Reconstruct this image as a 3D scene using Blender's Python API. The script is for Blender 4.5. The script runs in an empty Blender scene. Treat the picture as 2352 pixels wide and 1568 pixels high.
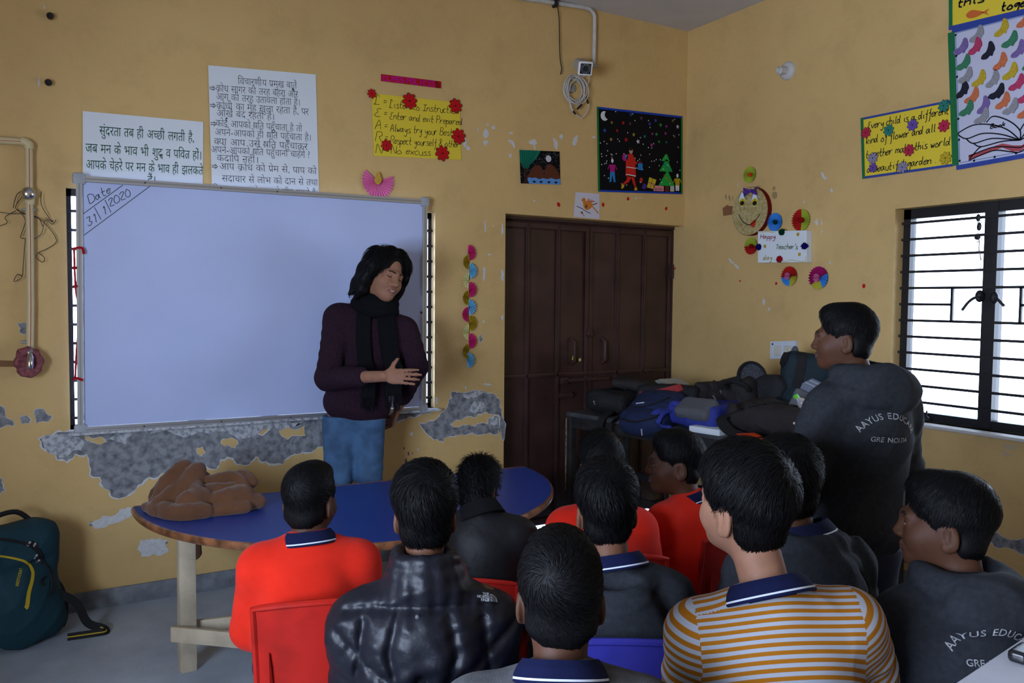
import bpy, bmesh, math, random
import numpy as np
from mathutils import Vector, Matrix
from mathutils.geometry import tessellate_polygon
from mathutils.bvhtree import BVHTree
random.seed(7)
SC = bpy.context.scene
COL = SC.collection
PI = math.pi

# ------------------------------------------------------------ camera
FPX = 1867.3
CAM = np.array([-3.9365, -4.3332, 1.5])
YAW, PITCH, ROLL = 0.53083, 0.050425, 0.0085066
_F = np.array([math.sin(YAW)*math.cos(PITCH), math.cos(YAW)*math.cos(PITCH), -math.sin(PITCH)])
_R0 = np.array([math.cos(YAW), -math.sin(YAW), 0.0])
_U0 = np.cross(_R0, _F)
_R = _R0*math.cos(ROLL) + _U0*math.sin(ROLL)
_U = -_R0*math.sin(ROLL) + _U0*math.cos(ROLL)
cd = bpy.data.cameras.new('camera')
cd.sensor_width = 36.0
cd.lens = FPX/2352*36.0
cam = bpy.data.objects.new('camera', cd)
COL.objects.link(cam)
cam.matrix_world = Matrix(((_R[0], _U[0], -_F[0], CAM[0]), (_R[1], _U[1], -_F[1], CAM[1]), (_R[2], _U[2], -_F[2], CAM[2]), (0, 0, 0, 1)))
cd.clip_start = 0.05
SC.camera = cam

# ------------------------------------------------------------ daylight and exposure
vs = SC.view_settings
SC.display_settings.display_device = 'sRGB'
vs.view_transform = 'Standard'; vs.look = 'None'; vs.gamma = 1.0; vs.use_curve_mapping = False
vs.exposure = 0.22
world = bpy.data.worlds.new('overcast_sky'); SC.world = world; world.use_nodes = True
wnt = world.node_tree
wbg = wnt.nodes['Background']
wbg.inputs[0].default_value = (0.86, 0.95, 1.12, 1)
wtc = wnt.nodes.new('ShaderNodeTexCoord'); wsx = wnt.nodes.new('ShaderNodeSeparateXYZ'); wrp = wnt.nodes.new('ShaderNodeValToRGB')
wmp = wnt.nodes.new('ShaderNodeMapRange'); wmp.inputs[1].default_value = -1; wmp.inputs[2].default_value = 1
wnt.links.new(wtc.outputs['Generated'], wsx.inputs[0]); wnt.links.new(wsx.outputs[2], wmp.inputs[0]); wnt.links.new(wmp.outputs[0], wrp.inputs[0]); wm2 = wnt.nodes.new('ShaderNodeMapRange'); wm2.inputs[1].default_value = -.5; wm2.inputs[2].default_value = .1; wm2.inputs[3].default_value = 1.0; wm2.inputs[4].default_value = .34
wnt.links.new(wsx.outputs[0], wm2.inputs[0])                        # sky made brighter towards the left and dimmed elsewhere, to balance the daylight
wmu = wnt.nodes.new('ShaderNodeMix'); wmu.data_type = 'RGBA'; wmu.blend_type = 'MULTIPLY'; wmu.inputs[0].default_value = 1
wnt.links.new(wrp.outputs[0], wmu.inputs[6]); wnt.links.new(wm2.outputs[0], wmu.inputs[7]); wnt.links.new(wmu.outputs[2], wbg.inputs[0])
e = wrp.color_ramp.elements; e[0].position = .40; e[0].color = (.72, .84, 1.06, 1); e[1].position = .62; e[1].color = (.66, .82, 1.10, 1)
wbg.inputs[1].default_value = 24.0
def portal(name, loc, rot, sx, sy):
    l = bpy.data.lights.new(name, 'AREA'); l.shape = 'RECTANGLE'; l.size = sx; l.size_y = sy
    l.cycles.is_portal = True
    o = bpy.data.objects.new(name, l); COL.objects.link(o); o.location = loc; o.rotation_euler = rot
# area lights point along their own -z
portal('daylight_portal_window_right', (0.19, -2.62, 1.44), (0, PI/2, 0), 1.15, 2.0)
portal('daylight_portal_window_board', (-2.86, 0.19, 1.44), (-PI/2, 0, 0), 1.9, 1.15)
portal('daylight_portal_door_gap', (-.75, .27, .06), (-PI/2, 0, 0), 1.5, .12)
portal('daylight_portal_window_left', (-5.59, -3.7, 1.47), (0, -PI/2, 0), 1.2, 2.0)

# ------------------------------------------------------------ pixel rays to points in the room
def ray(px, py):
    return (_F*FPX + _R*(px-1176) + _U*(784-py))/FPX
def on_y(px, py, Y=0.0):
    d = ray(px, py); return CAM + d*((Y-CAM[1])/d[1])
def on_x(px, py, X=0.0):
    d = ray(px, py); return CAM + d*((X-CAM[0])/d[0])
def on_z(px, py, Z=0.0):
    d = ray(px, py); return CAM + d*((Z-CAM[2])/d[2])
def at(px, py, D):
    return CAM + ray(px, py)*D

# ------------------------------------------------------------ materials
def lin(c):
    if isinstance(c, str):
        c = [int(c[i:i+2], 16)/255 for i in (0, 2, 4)]
        c = [x/12.92 if x <= .04045 else ((x+.055)/1.055)**2.4 for x in c]
    return tuple(c)+(1,)
_mats = {}
def mat(name, col, rough=.6, spec=.3, metal=0, var=0, vscale=8, bump=0, bscale=60, sheen=0, coat=0, trans=0, vcol=None, vrange=(.35, .65), detail=5):
    if name in _mats: return _mats[name]
    m = bpy.data.materials.new(name); m.use_nodes = True; nt = m.node_tree
    b = nt.nodes['Principled BSDF']
    b.inputs['Base Color'].default_value = lin(col); b.inputs['Roughness'].default_value = rough
    b.inputs['Specular IOR Level'].default_value = spec; b.inputs['Metallic'].default_value = metal
    if sheen: b.inputs['Sheen Weight'].default_value = sheen; b.inputs['Sheen Roughness'].default_value = .5
    if coat: b.inputs['Coat Weight'].default_value = coat; b.inputs['Coat Roughness'].default_value = .15
    if trans: b.inputs['Transmission Weight'].default_value = trans
    if var or bump:
        tc = nt.nodes.new('ShaderNodeTexCoord')
    if var:
        n = nt.nodes.new('ShaderNodeTexNoise'); n.inputs['Scale'].default_value = vscale; n.inputs['Detail'].default_value = detail
        nt.links.new(tc.outputs['Object'], n.inputs['Vector'])
        r = nt.nodes.new('ShaderNodeValToRGB')
        c = np.array(lin(col)[:3]); d = np.array(lin(vcol)[:3]) if vcol else c*(1-var)
        e = c if vcol else np.minimum(1, c*(1+var))
        r.color_ramp.elements[0].position = vrange[0]; r.color_ramp.elements[1].position = vrange[1]
        r.color_ramp.elements[0].color = (*d, 1); r.color_ramp.elements[1].color = (*e, 1)
        nt.links.new(n.outputs['Fac'], r.inputs['Fac']); nt.links.new(r.outputs['Color'], b.inputs['Base Color'])
    if bump:
        n2 = nt.nodes.new('ShaderNodeTexNoise'); n2.inputs['Scale'].default_value = bscale; n2.inputs['Detail'].default_value = 4
        nt.links.new(tc.outputs['Object'], n2.inputs['Vector'])
        bp = nt.nodes.new('ShaderNodeBump'); bp.inputs['Strength'].default_value = bump; bp.inputs['Distance'].default_value = .01
        nt.links.new(n2.outputs['Fac'], bp.inputs['Height']); nt.links.new(bp.outputs['Normal'], b.inputs['Normal'])
    _mats[name] = m
    return m
def paint(hexc):                      # flat craft-paper or ink colour
    return mat('paper_'+hexc, hexc, .75, .15)

# ------------------------------------------------------------ naming
def tag(o, label=None, cat=None, group=None, kind=None):
    if label: o['label'] = label
    if cat: o['category'] = cat
    if group: o['group'] = group
    if kind: o['kind'] = kind
    return o
def empty(name, loc, label=None, cat=None, group=None, rz=0):
    o = bpy.data.objects.new(name, None); COL.objects.link(o)
    o.location = loc; o.rotation_euler = (0, 0, rz); o.empty_display_size = .05
    return tag(o, label, cat, group)
def wmat(o):
    B = Matrix.LocRotScale(o.location, o.rotation_euler, o.scale)
    return B if o.parent is None else wmat(o.parent) @ o.matrix_parent_inverse @ B
def adopt(o, parent):                 # child keeps its world coordinates
    o.parent = parent
    o.matrix_parent_inverse = wmat(parent).inverted()

# ------------------------------------------------------------ mesh builder
def catmull(pts, n=6, closed=False):
    P = [np.array(p, float) for p in pts]
    if len(P) < 3: return P
    out = []; N = len(P); rng = range(N if closed else N-1)
    for i in rng:
        p0 = P[(i-1) % N] if closed or i > 0 else P[0]; p1 = P[i]; p2 = P[(i+1) % N]
        p3 = P[(i+2) % N] if closed or i+2 < N else P[-1]
        for k in range(n):
            t = k/n
            out.append(.5*((2*p1)+(-p0+p2)*t+(2*p0-5*p1+4*p2-p3)*t*t+(-p0+3*p1-3*p2+p3)*t**3))
    if not closed: out.append(P[-1])
    return out
class MB:
    def __init__(s): s.v = []; s.f = []; s.m = []; s.mats = []; s.attr = None
    def slot(s, m):
        if m not in s.mats: s.mats.append(m)
        return s.mats.index(m)
    def add(s, vs, fs, m):
        k = len(s.v); i = s.slot(m)
        s.v.extend([tuple(float(c) for c in v) for v in vs])
        for f in fs: s.f.append(tuple(a+k for a in f)); s.m.append(i)
    def quad(s, a, b, c, d, m): s.add([a, b, c, d], [(0, 1, 2, 3)], m)
    def box(s, c, size, m, R=None, bev=0):
        c = np.array(c, float); h = np.array(size, float)/2
        if R is None: R = np.eye(3)
        R = np.array(R)
        if bev <= 0:
            vs = [c + R @ (h*np.array(q)) for q in ((-1,-1,-1),(1,-1,-1),(1,1,-1),(-1,1,-1),(-1,-1,1),(1,-1,1),(1,1,1),(-1,1,1))]
            s.add(vs, [(0,3,2,1),(4,5,6,7),(0,1,5,4),(1,2,6,5),(2,3,7,6),(3,0,4,7)], m); return
        b = min(bev, min(h)*.99)
        bm = bmesh.new(); bmesh.ops.create_cube(bm, size=1.0)
        for v in bm.verts: v.co = Vector([v.co[i]*2*h[i] for i in range(3)])
        bmesh.ops.bevel(bm, geom=list(bm.edges), offset=b, segments=2, affect='EDGES', profile=.5)
        bm.verts.index_update()
        s.add([c + R @ np.array(v.co) for v in bm.verts], [tuple(v.index for v in f.verts) for f in bm.faces], m); bm.free()
    def tube(s, pts, r, m, n=8, cap=True, closed=False, flat=None):
        P = [np.array(p, float) for p in pts]; N = len(P)
        rs = list(r) if hasattr(r, '__len__') else [r]*N
        up = np.array([0, 0, 1.0]); vs = []; prev = None
        for i in range(N):
            a = P[(i-1) % N] if (closed or i > 0) else P[i]; b = P[(i+1) % N] if (closed or i < N-1) else P[i]
            t = b-a; t = t/(np.linalg.norm(t)+1e-12)
            if prev is None:
                q = up if abs(t[2]) < .9 else np.array([1.0, 0, 0])
                x = np.cross(q, t)
            else:
                x = prev - t*np.dot(prev, t)
            x /= np.linalg.norm(x)+1e-12; y = np.cross(t, x); prev = x
            for k in range(n):
                an = 2*PI*k/n
                vs.append(P[i] + rs[i]*(math.cos(an)*x + math.sin(an)*y*(flat or 1)))
        fs = []
        for i in range(N if closed else N-1):
            j = (i+1) % N
            for k in range(n):
                k2 = (k+1) % n
                fs.append((i*n+k, i*n+k2, j*n+k2, j*n+k))
        if cap and not closed:
            fs.append(tuple(range(n-1, -1, -1))); fs.append(tuple((N-1)*n+k for k in range(n)))
        s.add(vs, fs, m)
    def strap(s, pts, nrm, w, th, m):           # flat band along pts; nrm = face normal per point (or one)
        P = [np.array(p, float) for p in pts]; N = len(P); vs = []
        for i in range(N):
            t = P[min(i+1, N-1)]-P[max(i-1, 0)]; t /= np.linalg.norm(t)+1e-12
            nn = np.array(nrm[i] if hasattr(nrm[0], '__len__') else nrm, float)
            nn = nn - t*np.dot(nn, t); nn /= np.linalg.norm(nn)+1e-12
            x = np.cross(t, nn)
            ww = w[i] if hasattr(w, '__len__') else w
            for a, b in ((-1, -1), (1, -1), (1, 1), (-1, 1)): vs.append(P[i] + x*a*ww/2 + nn*b*th/2)
        fs = []
        for i in range(N-1):
            for k in range(4): fs.append((i*4+k, i*4+(k+1) % 4, (i+1)*4+(k+1) % 4, (i+1)*4+k))
        fs += [(3, 2, 1, 0), tuple((N-1)*4+k for k in range(4))]
        s.add(vs, fs, m)
    def ball(s, c, r, m, n=12, k=8, R=None):
        c = np.array(c, float); r = np.array(r if hasattr(r, '__len__') else (r, r, r), float)
        R = np.eye(3) if R is None else np.array(R)
        vs = [c + R @ (r*np.array([0, 0, 1]))]
        for i in range(1, k):
            th = PI*i/k
            for j in range(n):
                ph = 2*PI*j/n
                vs.append(c + R @ (r*np.array([math.sin(th)*math.cos(ph), math.sin(th)*math.sin(ph), math.cos(th)])))
        vs.append(c + R @ (r*np.array([0, 0, -1]))); L = len(vs)-1; fs = []
        for j in range(n): fs.append((0, 1+j, 1+(j+1) % n))
        for i in range(k-2):
            for j in range(n): fs.append((1+i*n+j, 1+(i+1)*n+j, 1+(i+1)*n+(j+1) % n, 1+i*n+(j+1) % n))
        for j in range(n): fs.append((L, 1+(k-2)*n+(j+1) % n, 1+(k-2)*n+j))
        s.add(vs, fs, m)
    def lathe(s, o, axis, prof, m, n=20):       # prof: (distance along axis, radius)
        o = np.array(o, float); a = np.array(axis, float); a /= np.linalg.norm(a)
        x = np.cross(a, (0, 0, 1.0) if abs(a[2]) < .9 else (1.0, 0, 0)); x /= np.linalg.norm(x); y = np.cross(a, x)
        vs = []
        for d, r in prof:
            for k in range(n):
                an = 2*PI*k/n; vs.append(o + a*d + (x*math.cos(an)+y*math.sin(an))*r)
        fs = []
        for i in range(len(prof)-1):
            for k in range(n): fs.append((i*n+k, (i+1)*n+k, (i+1)*n+(k+1) % n, i*n+(k+1) % n))
        fs.append(tuple(range(n))); fs.append(tuple((len(prof)-1)*n+k for k in range(n-1, -1, -1)))
        s.add(vs, fs, m)
    def grid(s, fn, nu, nv, m):
        vs = [fn(i/nu, j/nv) for j in range(nv+1) for i in range(nu+1)]
        fs = [(j*(nu+1)+i, j*(nu+1)+i+1, (j+1)*(nu+1)+i+1, (j+1)*(nu+1)+i) for j in range(nv) for i in range(nu)]
        s.add(vs, fs, m)
    def poly(s, pts3, pts2, m, back=None):      # flat polygon, tessellated from its 2d outline
        tri = tessellate_polygon([[Vector((p[0], p[1], 0)) for p in pts2]])
        fs = []
        for t in tri:
            a, b, c = (np.array(pts2[i]) for i in t)
            cr = (b[0]-a[0])*(c[1]-a[1])-(b[1]-a[1])*(c[0]-a[0])
            fs.append(tuple(t) if cr > 0 else (t[0], t[2], t[1]))
        s.add(pts3, fs, m)
    def build(s, name, parent=None, smooth=True, angle=40, world=True):
        me = bpy.data.meshes.new(name)
        V = np.array(s.v, float).reshape(-1, 3)
        loc = np.zeros(3)
        if parent is None and world and len(V):
            loc = (V.min(0)+V.max(0))/2; loc[2] = V[:, 2].min()
            V = V-loc
        me.from_pydata(V.tolist(), [], s.f)
        for m in s.mats: me.materials.append(m)
        me.polygons.foreach_set('material_index', s.m)
        me.update()
        o = bpy.data.objects.new(name, me); COL.objects.link(o)
        o.location = loc
        if smooth:
            me.shade_smooth()
            me.set_sharp_from_angle(angle=math.radians(angle))
        if parent is not None:
            if world: adopt(o, parent)
            else: o.parent = parent
        return o
def copy_tree(o, parent=None):
    c = o.copy(); COL.objects.link(c)
    if parent is not None: c.parent = parent
    for ch in list(o.children): copy_tree(ch, c)
    return c
def rotz(a):
    c, s = math.cos(a), math.sin(a); return np.array([[c, -s, 0], [s, c, 0], [0, 0, 1.0]])
def rotx(a):
    c, s = math.cos(a), math.sin(a); return np.array([[1.0, 0, 0], [0, c, -s], [0, s, c]])
def roty(a):
    c, s = math.cos(a), math.sin(a); return np.array([[c, 0, s], [0, 1.0, 0], [-s, 0, c]])
def unit(v):
    v = np.array(v, float); return v/(np.linalg.norm(v)+1e-12)

# ------------------------------------------------------------ distance-field modelling: smooth blends meshed into one continuous skin
class Field:
    def __init__(s, k=.02): s.p = []; s.k = k
    def ell(s, c, r, R=None, k=None, sub=False, mid=0): s.p.append(('e', np.array(c, float), np.array(r, float) if hasattr(r, '__len__') else np.array([r]*3, float), None if R is None else np.array(R), s.k if k is None else k, sub, mid)); return s
    def cap(s, a, b, ra, rb=None, k=None, sub=False, mid=0, wr=None): s.p.append(('c', np.array(a, float), np.array(b, float), ra, ra if rb is None else rb, s.k if k is None else k, sub, mid, wr)); return s
    def chain(s, pts, rs, **kw):
        for i in range(len(pts)-1): s.cap(pts[i], pts[i+1], rs[i], rs[i+1], **kw)
        return s
    def box(s, c, h, R, rad, k=None, sub=False, mid=0): s.p.append(('b', np.array(c, float), np.array(h, float), np.array(R), rad, s.k if k is None else k, sub, mid)); return s
    def bounds(s):
        lo = np.full(3, 1e9); hi = np.full(3, -1e9)
        for p in s.p:
            if p[5 if p[0] == 'e' else 6]: continue
            a, b = s.bb(p); lo = np.minimum(lo, a); hi = np.maximum(hi, b)
        return lo-.02, hi+.02
    def bb(s, p):
        if p[0] == 'e':
            r = max(p[2]); r = np.array([r]*3) if p[3] is not None else p[2]
            return p[1]-r, p[1]+r
        if p[0] == 'c':
            r = max(p[3], p[4]); return np.minimum(p[1], p[2])-r, np.maximum(p[1], p[2])+r
        r = np.linalg.norm(p[2]); return p[1]-r, p[1]+r
    def mesh(s, h=.008, fine=(), disp=None, mirror=None):
        lo, hi = s.bounds(); ax = []
        for i in range(3):
            cs = [lo[i]]
            while cs[-1] < hi[i]:
                st = h
                for f in fine:
                    if f[0][i]-h <= cs[-1] <= f[1][i]: st = min(st, f[2])
                cs.append(cs[-1]+st)
            ax.append(np.array(cs))
        X, Y, Z = ax; n = (len(X), len(Y), len(Z))
        F = np.full(n, .06, np.float32)
        for p in s.p:
            a, b = s.bb(p); kk = {'e': 4, 'c': 5, 'b': 5}[p[0]]; k = p[kk]; sub = p[kk+1]
            mg = max(k, .004)+.03+2*h
            sl = [slice(max(0, np.searchsorted(ax[i], a[i]-mg)-1), np.searchsorted(ax[i], b[i]+mg)+1) for i in range(3)]
            x = X[sl[0]][:, None, None]; y = Y[sl[1]][None, :, None]; z = Z[sl[2]][None, None, :]
            if x.size == 0 or y.size == 0 or z.size == 0: continue
            d = s.dist(p, x, y, z)
            G = F[sl[0], sl[1], sl[2]]
            if sub:
                d = -d
                hh = np.maximum(k-np.abs(G-d), 0)/k if k > 0 else 0
                F[sl[0], sl[1], sl[2]] = np.maximum(G, d)+(hh*hh*k/4 if k > 0 else 0)
            else:
                hh = np.maximum(k-np.abs(G-d), 0)/k if k > 0 else 0
                F[sl[0], sl[1], sl[2]] = np.minimum(G, d)-(hh*hh*k/4 if k > 0 else 0)
        if disp is not None:
            F += disp(X[:, None, None], Y[None, :, None], Z[None, None, :]).astype(np.float32)
        return surface_nets(F, X, Y, Z)
    def dist(s, p, x, y, z):
        if p[0] == 'e':
            c, r, R = p[1], p[2], p[3]
            u, v, w = x-c[0], y-c[1], z-c[2]
            if R is not None: u, v, w = (R[0, i]*u+R[1, i]*v+R[2, i]*w for i in range(3))
            k0 = np.sqrt((u/r[0])**2+(v/r[1])**2+(w/r[2])**2)
            k1 = np.sqrt((u/r[0]**2)**2+(v/r[1]**2)**2+(w/r[2]**2)**2)
            return k0*(k0-1)/(k1+1e-9)
        if p[0] == 'c':
            a, b = p[1], p[2]; ab = b-a; L2 = ab @ ab+1e-12
            t = np.clip(((x-a[0])*ab[0]+(y-a[1])*ab[1]+(z-a[2])*ab[2])/L2, 0, 1)
            d = np.sqrt((x-a[0]-t*ab[0])**2+(y-a[1]-t*ab[1])**2+(z-a[2]-t*ab[2])**2)
            r = p[3]+(p[4]-p[3])*t
            if p[8]:
                am, fr, ph = p[8]
                q = unit(np.cross(ab, (.3, .5, .8))); q2 = np.cross(unit(ab), q)
                an = np.arctan2((x-a[0])*q[0]+(y-a[1])*q[1]+(z-a[2])*q[2], (x-a[0])*q2[0]+(y-a[1])*q2[1]+(z-a[2])*q2[2])
                L = math.sqrt(L2)
                wv = np.sin(fr*t*L+ph+1.6*np.sin(an+ph)+.8*np.sin(2*an-ph))
                r = r+am*(1-np.abs(wv))*(.5+.5*np.sin(an*1.0+ph*2))*4*t*(1.15-t)
            return d-r
        c, hh, R, rad = p[1], p[2], p[3], p[4]
        u, v, w = x-c[0], y-c[1], z-c[2]
        u, v, w = (R[0, i]*u+R[1, i]*v+R[2, i]*w for i in range(3))
        qx, qy, qz = np.abs(u)-hh[0]+rad, np.abs(v)-hh[1]+rad, np.abs(w)-hh[2]+rad
        return np.sqrt(np.maximum(qx, 0)**2+np.maximum(qy, 0)**2+np.maximum(qz, 0)**2)+np.minimum(np.maximum(np.maximum(qx, qy), qz), 0)-rad
def surface_nets(F, X, Y, Z):
    I = F < 0
    c = I[:-1, :-1, :-1].astype(np.int8)
    for dx, dy, dz in ((1,0,0),(0,1,0),(1,1,0),(0,0,1),(1,0,1),(0,1,1),(1,1,1)):
        c = c + I[dx:I.shape[0]-1+dx, dy:I.shape[1]-1+dy, dz:I.shape[2]-1+dz]
    i, j, k = np.nonzero((c > 0) & (c < 8))
    corner = [(a, b, d) for d in (0, 1) for b in (0, 1) for a in (0, 1)]
    V = np.stack([F[i+a, j+b, k+d] for a, b, d in corner])
    P = np.stack([np.stack([X[i+a], Y[j+b], Z[k+d]], 1) for a, b, d in corner])
    acc = np.zeros((len(i), 3)); cnt = np.zeros(len(i))
    for e in ((0,1),(2,3),(4,5),(6,7),(0,2),(1,3),(4,6),(5,7),(0,4),(1,5),(2,6),(3,7)):
        va, vb = V[e[0]], V[e[1]]; m = (va < 0) != (vb < 0)
        t = np.where(m, va/np.where(m, va-vb, 1), 0)
        acc += np.where(m[:, None], P[e[0]]+(P[e[1]]-P[e[0]])*t[:, None], 0); cnt += m
    verts = acc/cnt[:, None]
    idx = np.full(c.shape, -1, np.int64); idx[i, j, k] = np.arange(len(i))
    quads = []
    S = I
    for axis in range(3):
        sl0 = [slice(1, -1)]*3; sl1 = [slice(1, -1)]*3
        sl0[axis] = slice(0, -1); sl1[axis] = slice(1, None)
        a = S[tuple(sl0)]; b = S[tuple(sl1)]
        q = np.nonzero(a != b)
        base = [q[0]+(axis != 0), q[1]+(axis != 1), q[2]+(axis != 2)]
        o1, o2 = (axis+1) % 3, (axis+2) % 3
        def cell(d1, d2):
            g = [b_.copy() for b_ in base]; g[o1] = g[o1]-d1; g[o2] = g[o2]-d2
            return idx[g[0], g[1], g[2]]
        Q = np.stack([cell(1, 1), cell(0, 1), cell(0, 0), cell(1, 0)], 1)
        flip = ~a[q]
        Q[flip] = Q[flip][:, ::-1]
        quads.append(Q)
    Q = np.concatenate(quads); Q = Q[(Q >= 0).all(1)]
    return verts, Q
def link_mesh(name, V, Q, mats, parent=None, mi=None, attr=None, world=True):
    me = bpy.data.meshes.new(name); V = np.asarray(V, float); loc = np.zeros(3)
    if parent is None and world:
        loc = (V.min(0)+V.max(0))/2; loc[2] = V[:, 2].min(); V = V-loc
    me.vertices.add(len(V)); me.vertices.foreach_set('co', V.ravel())
    n = Q.shape[1]
    me.loops.add(len(Q)*n); me.loops.foreach_set('vertex_index', Q.ravel().astype(np.int32))
    me.polygons.add(len(Q)); me.polygons.foreach_set('loop_start', np.arange(len(Q), dtype=np.int32)*n)
    for m in mats: me.materials.append(m)
    if mi is not None: me.polygons.foreach_set('material_index', np.asarray(mi, np.int32))
    if attr is not None and attr[0] == 'corner':
        A = me.attributes.new('stripe', 'FLOAT', 'CORNER'); A.data.foreach_set('value', np.asarray(attr[1], np.float32))
    elif attr is not None:
        for kname, vals in attr.items():
            A = me.attributes.new(kname, 'FLOAT', 'POINT'); A.data.foreach_set('value', np.asarray(vals, np.float32))
    me.update(calc_edges=True); me.shade_smooth()
    o = bpy.data.objects.new(name, me); COL.objects.link(o); o.location = loc
    if parent is not None:
        if world: adopt(o, parent)
        else: o.parent = parent
    return o
def wobble(seed, amp, freq):
    rg = np.random.RandomState(seed); K = [(rg.randn(3)*freq, rg.rand()*6.28) for _ in range(5)]
    def fn(x, y, z):
        v = 0
        for kv, ph in K: v = v+np.sin(x*kv[0]+y*kv[1]+z*kv[2]+ph)
        return amp*v/3
    return fn
def folds(seed, amp, freq):           # sharper creases than wobble
    rg = np.random.RandomState(seed); K = [(rg.randn(3)*freq, rg.randn(3)*freq*.35, rg.rand()*6.28) for _ in range(3)]
    def fn(x, y, z):
        v = 0
        for kv, k2, ph in K:
            v = v+(1-np.abs(np.sin(x*kv[0]+y*kv[1]+z*kv[2]+ph+1.5*np.sin(x*k2[0]+y*k2[1]+z*k2[2]))))**2
        return -amp*v/2+amp*.5
    return fn

# ============================================================ ROOM
H = 3.369
XL, YB = -5.4, -7.0
def wall_mat():
    m = bpy.data.materials.new('ochre_distemper'); m.use_nodes = True; nt = m.node_tree; b = nt.nodes['Principled BSDF']
    tc = nt.nodes.new('ShaderNodeTexCoord')
    def noise(sc, det, ro=.55):
        n = nt.nodes.new('ShaderNodeTexNoise'); n.inputs['Scale'].default_value = sc; n.inputs['Detail'].default_value = det; n.inputs['Roughness'].default_value = ro
        nt.links.new(tc.outputs['Object'], n.inputs['Vector']); return n.outputs['Fac']
    def ramp(f, p0, c0, p1, c1):
        r = nt.nodes.new('ShaderNodeValToRGB'); e = r.color_ramp.elements
        e[0].position = p0; e[0].color = c0; e[1].position = p1; e[1].color = c1; nt.links.new(f, r.inputs['Fac']); return r.outputs['Color']
    c1 = ramp(noise(1.1, 5), .3, (.60, .405, .165, 1), .7, (.70, .48, .20, 1))
    mx = nt.nodes.new('ShaderNodeMix'); mx.data_type = 'RGBA'; mx.blend_type = 'MULTIPLY'; mx.inputs[0].default_value = 1
    nt.links.new(c1, mx.inputs[6]); nt.links.new(ramp(noise(5, 8, .7), .25, (.86, .85, .84, 1), .5, (1, 1, 1, 1)), mx.inputs[7])
    nt.links.new(mx.outputs[2], b.inputs['Base Color'])
    b.inputs['Roughness'].default_value = .62; b.inputs['Specular IOR Level'].default_value = .25
    bp = nt.nodes.new('ShaderNodeBump'); bp.inputs['Strength'].default_value = .25; bp.inputs['Distance'].default_value = .01
    nt.links.new(noise(26, 6), bp.inputs['Height']); nt.links.new(bp.outputs['Normal'], b.inputs['Normal'])
    return m
WALL = wall_mat()
WHITEP = mat('white_plaster_chip', (.62, .62, .62), .8, .1, var=.08, vscale=60)
CONC = mat('bare_cement', (.30, .31, .33), .85, .15, var=.5, vscale=28, vcol=(.13, .135, .15), vrange=(.34, .6), bump=.8, bscale=55, detail=8)
CONCW = mat('efflorescence', (.55, .57, .60), .9, .1, var=.5, vscale=45, vcol=(.24, .25, .28), vrange=(.36, .58), bump=.9, bscale=70, detail=9)
CEIL = mat('ceiling_whitewash', (.60, .585, .60), .8, .1, var=.05, vscale=3)
BLACKM = mat('black_painted_iron', (.012, .012, .014), .45, .4)
def glass_mat():
    m = bpy.data.materials.new('window_glass'); m.use_nodes = True; nt = m.node_tree; nt.nodes.remove(nt.nodes['Principled BSDF'])
    t = nt.nodes.new('ShaderNodeBsdfTransparent'); g = nt.nodes.new('ShaderNodeBsdfGlossy'); g.inputs['Roughness'].default_value = .02
    mx = nt.nodes.new('ShaderNodeMixShader'); fr = nt.nodes.new('ShaderNodeFresnel'); fr.inputs['IOR'].default_value = 1.4
    nt.links.new(fr.outputs[0], mx.inputs[0]); nt.links.new(t.outputs[0], mx.inputs[1]); nt.links.new(g.outputs[0], mx.inputs[2])
    nt.links.new(mx.outputs[0], nt.nodes['Material Output'].inputs[0]); return m
GLASS = glass_mat()

class Plane:                                    # a wall face: u along the wall, v up, n into the room
    def __init__(s, U, N, O=(0, 0, 0)): s.U = np.array(U, float); s.N = np.array(N, float); s.O = np.array(O, float)
    def uv(s, px, py, off=0.0):
        d = ray(px, py); o = s.O+s.N*off
        p = CAM+d*(((o-CAM) @ s.N)/(d @ s.N)); q = p-s.O
        return np.array([q @ s.U, q[2]])
    def pt(s, u, v, h=0.0): return s.O+s.U*u+np.array([0, 0, v])+s.N*h
FR = Plane((1, 0, 0), (0, -1, 0))               # front wall, u = x
RT = Plane((0, -1, 0), (-1, 0, 0))              # right wall, u = -y

def wall(name, pl, u0, u1, holes, th, m):
    mb = MB(); us = sorted({u0, u1, *[h[0] for h in holes], *[h[1] for h in holes]}); vs_ = sorted({0, H, *[h[2] for h in holes], *[h[3] for h in holes]})
    for i in range(len(us)-1):
        for j in range(len(vs_)-1):
            a, b, c, d = us[i], us[i+1], vs_[j], vs_[j+1]
            if any(h[0] <= a and b <= h[1] and h[2] <= c and d <= h[3] for h in holes): continue
            mb.quad(pl.pt(a, c), pl.pt(b, c), pl.pt(b, d), pl.pt(a, d), m)
            mb.quad(pl.pt(a, c, -th), pl.pt(a, d, -th), pl.pt(b, d, -th), pl.pt(b, c, -th), m)
    for h in holes:
        a, b, c, d = h
        for p, q in (((a, c), (b, c)), ((b, c), (b, d)), ((b, d), (a, d)), ((a, d), (a, c))):
            if p[0] == q[0] == u1 or p[1] == q[1] == 0: continue
            mb.quad(pl.pt(*p), pl.pt(*p, -th), pl.pt(*q, -th), pl.pt(*q), m)
    return tag(mb.build(name, smooth=False, world=False), kind='structure')
WFx0, WFx1, WFz0, WFz1 = -3.802, -1.918, .866, 2.008         # window opening behind the whiteboard
WRy0, WRy1, WRz0, WRz1 = 1.622, 3.52, .892, 2.0              # window opening in the right wall (u = -y)
DX0, DZ1 = -1.446, 2.03
LP_ = Plane((0, 1, 0), (1, 0, 0), (XL, 0, 0)); BP_ = Plane((-1, 0, 0), (0, 1, 0), (0, YB, 0))
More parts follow.
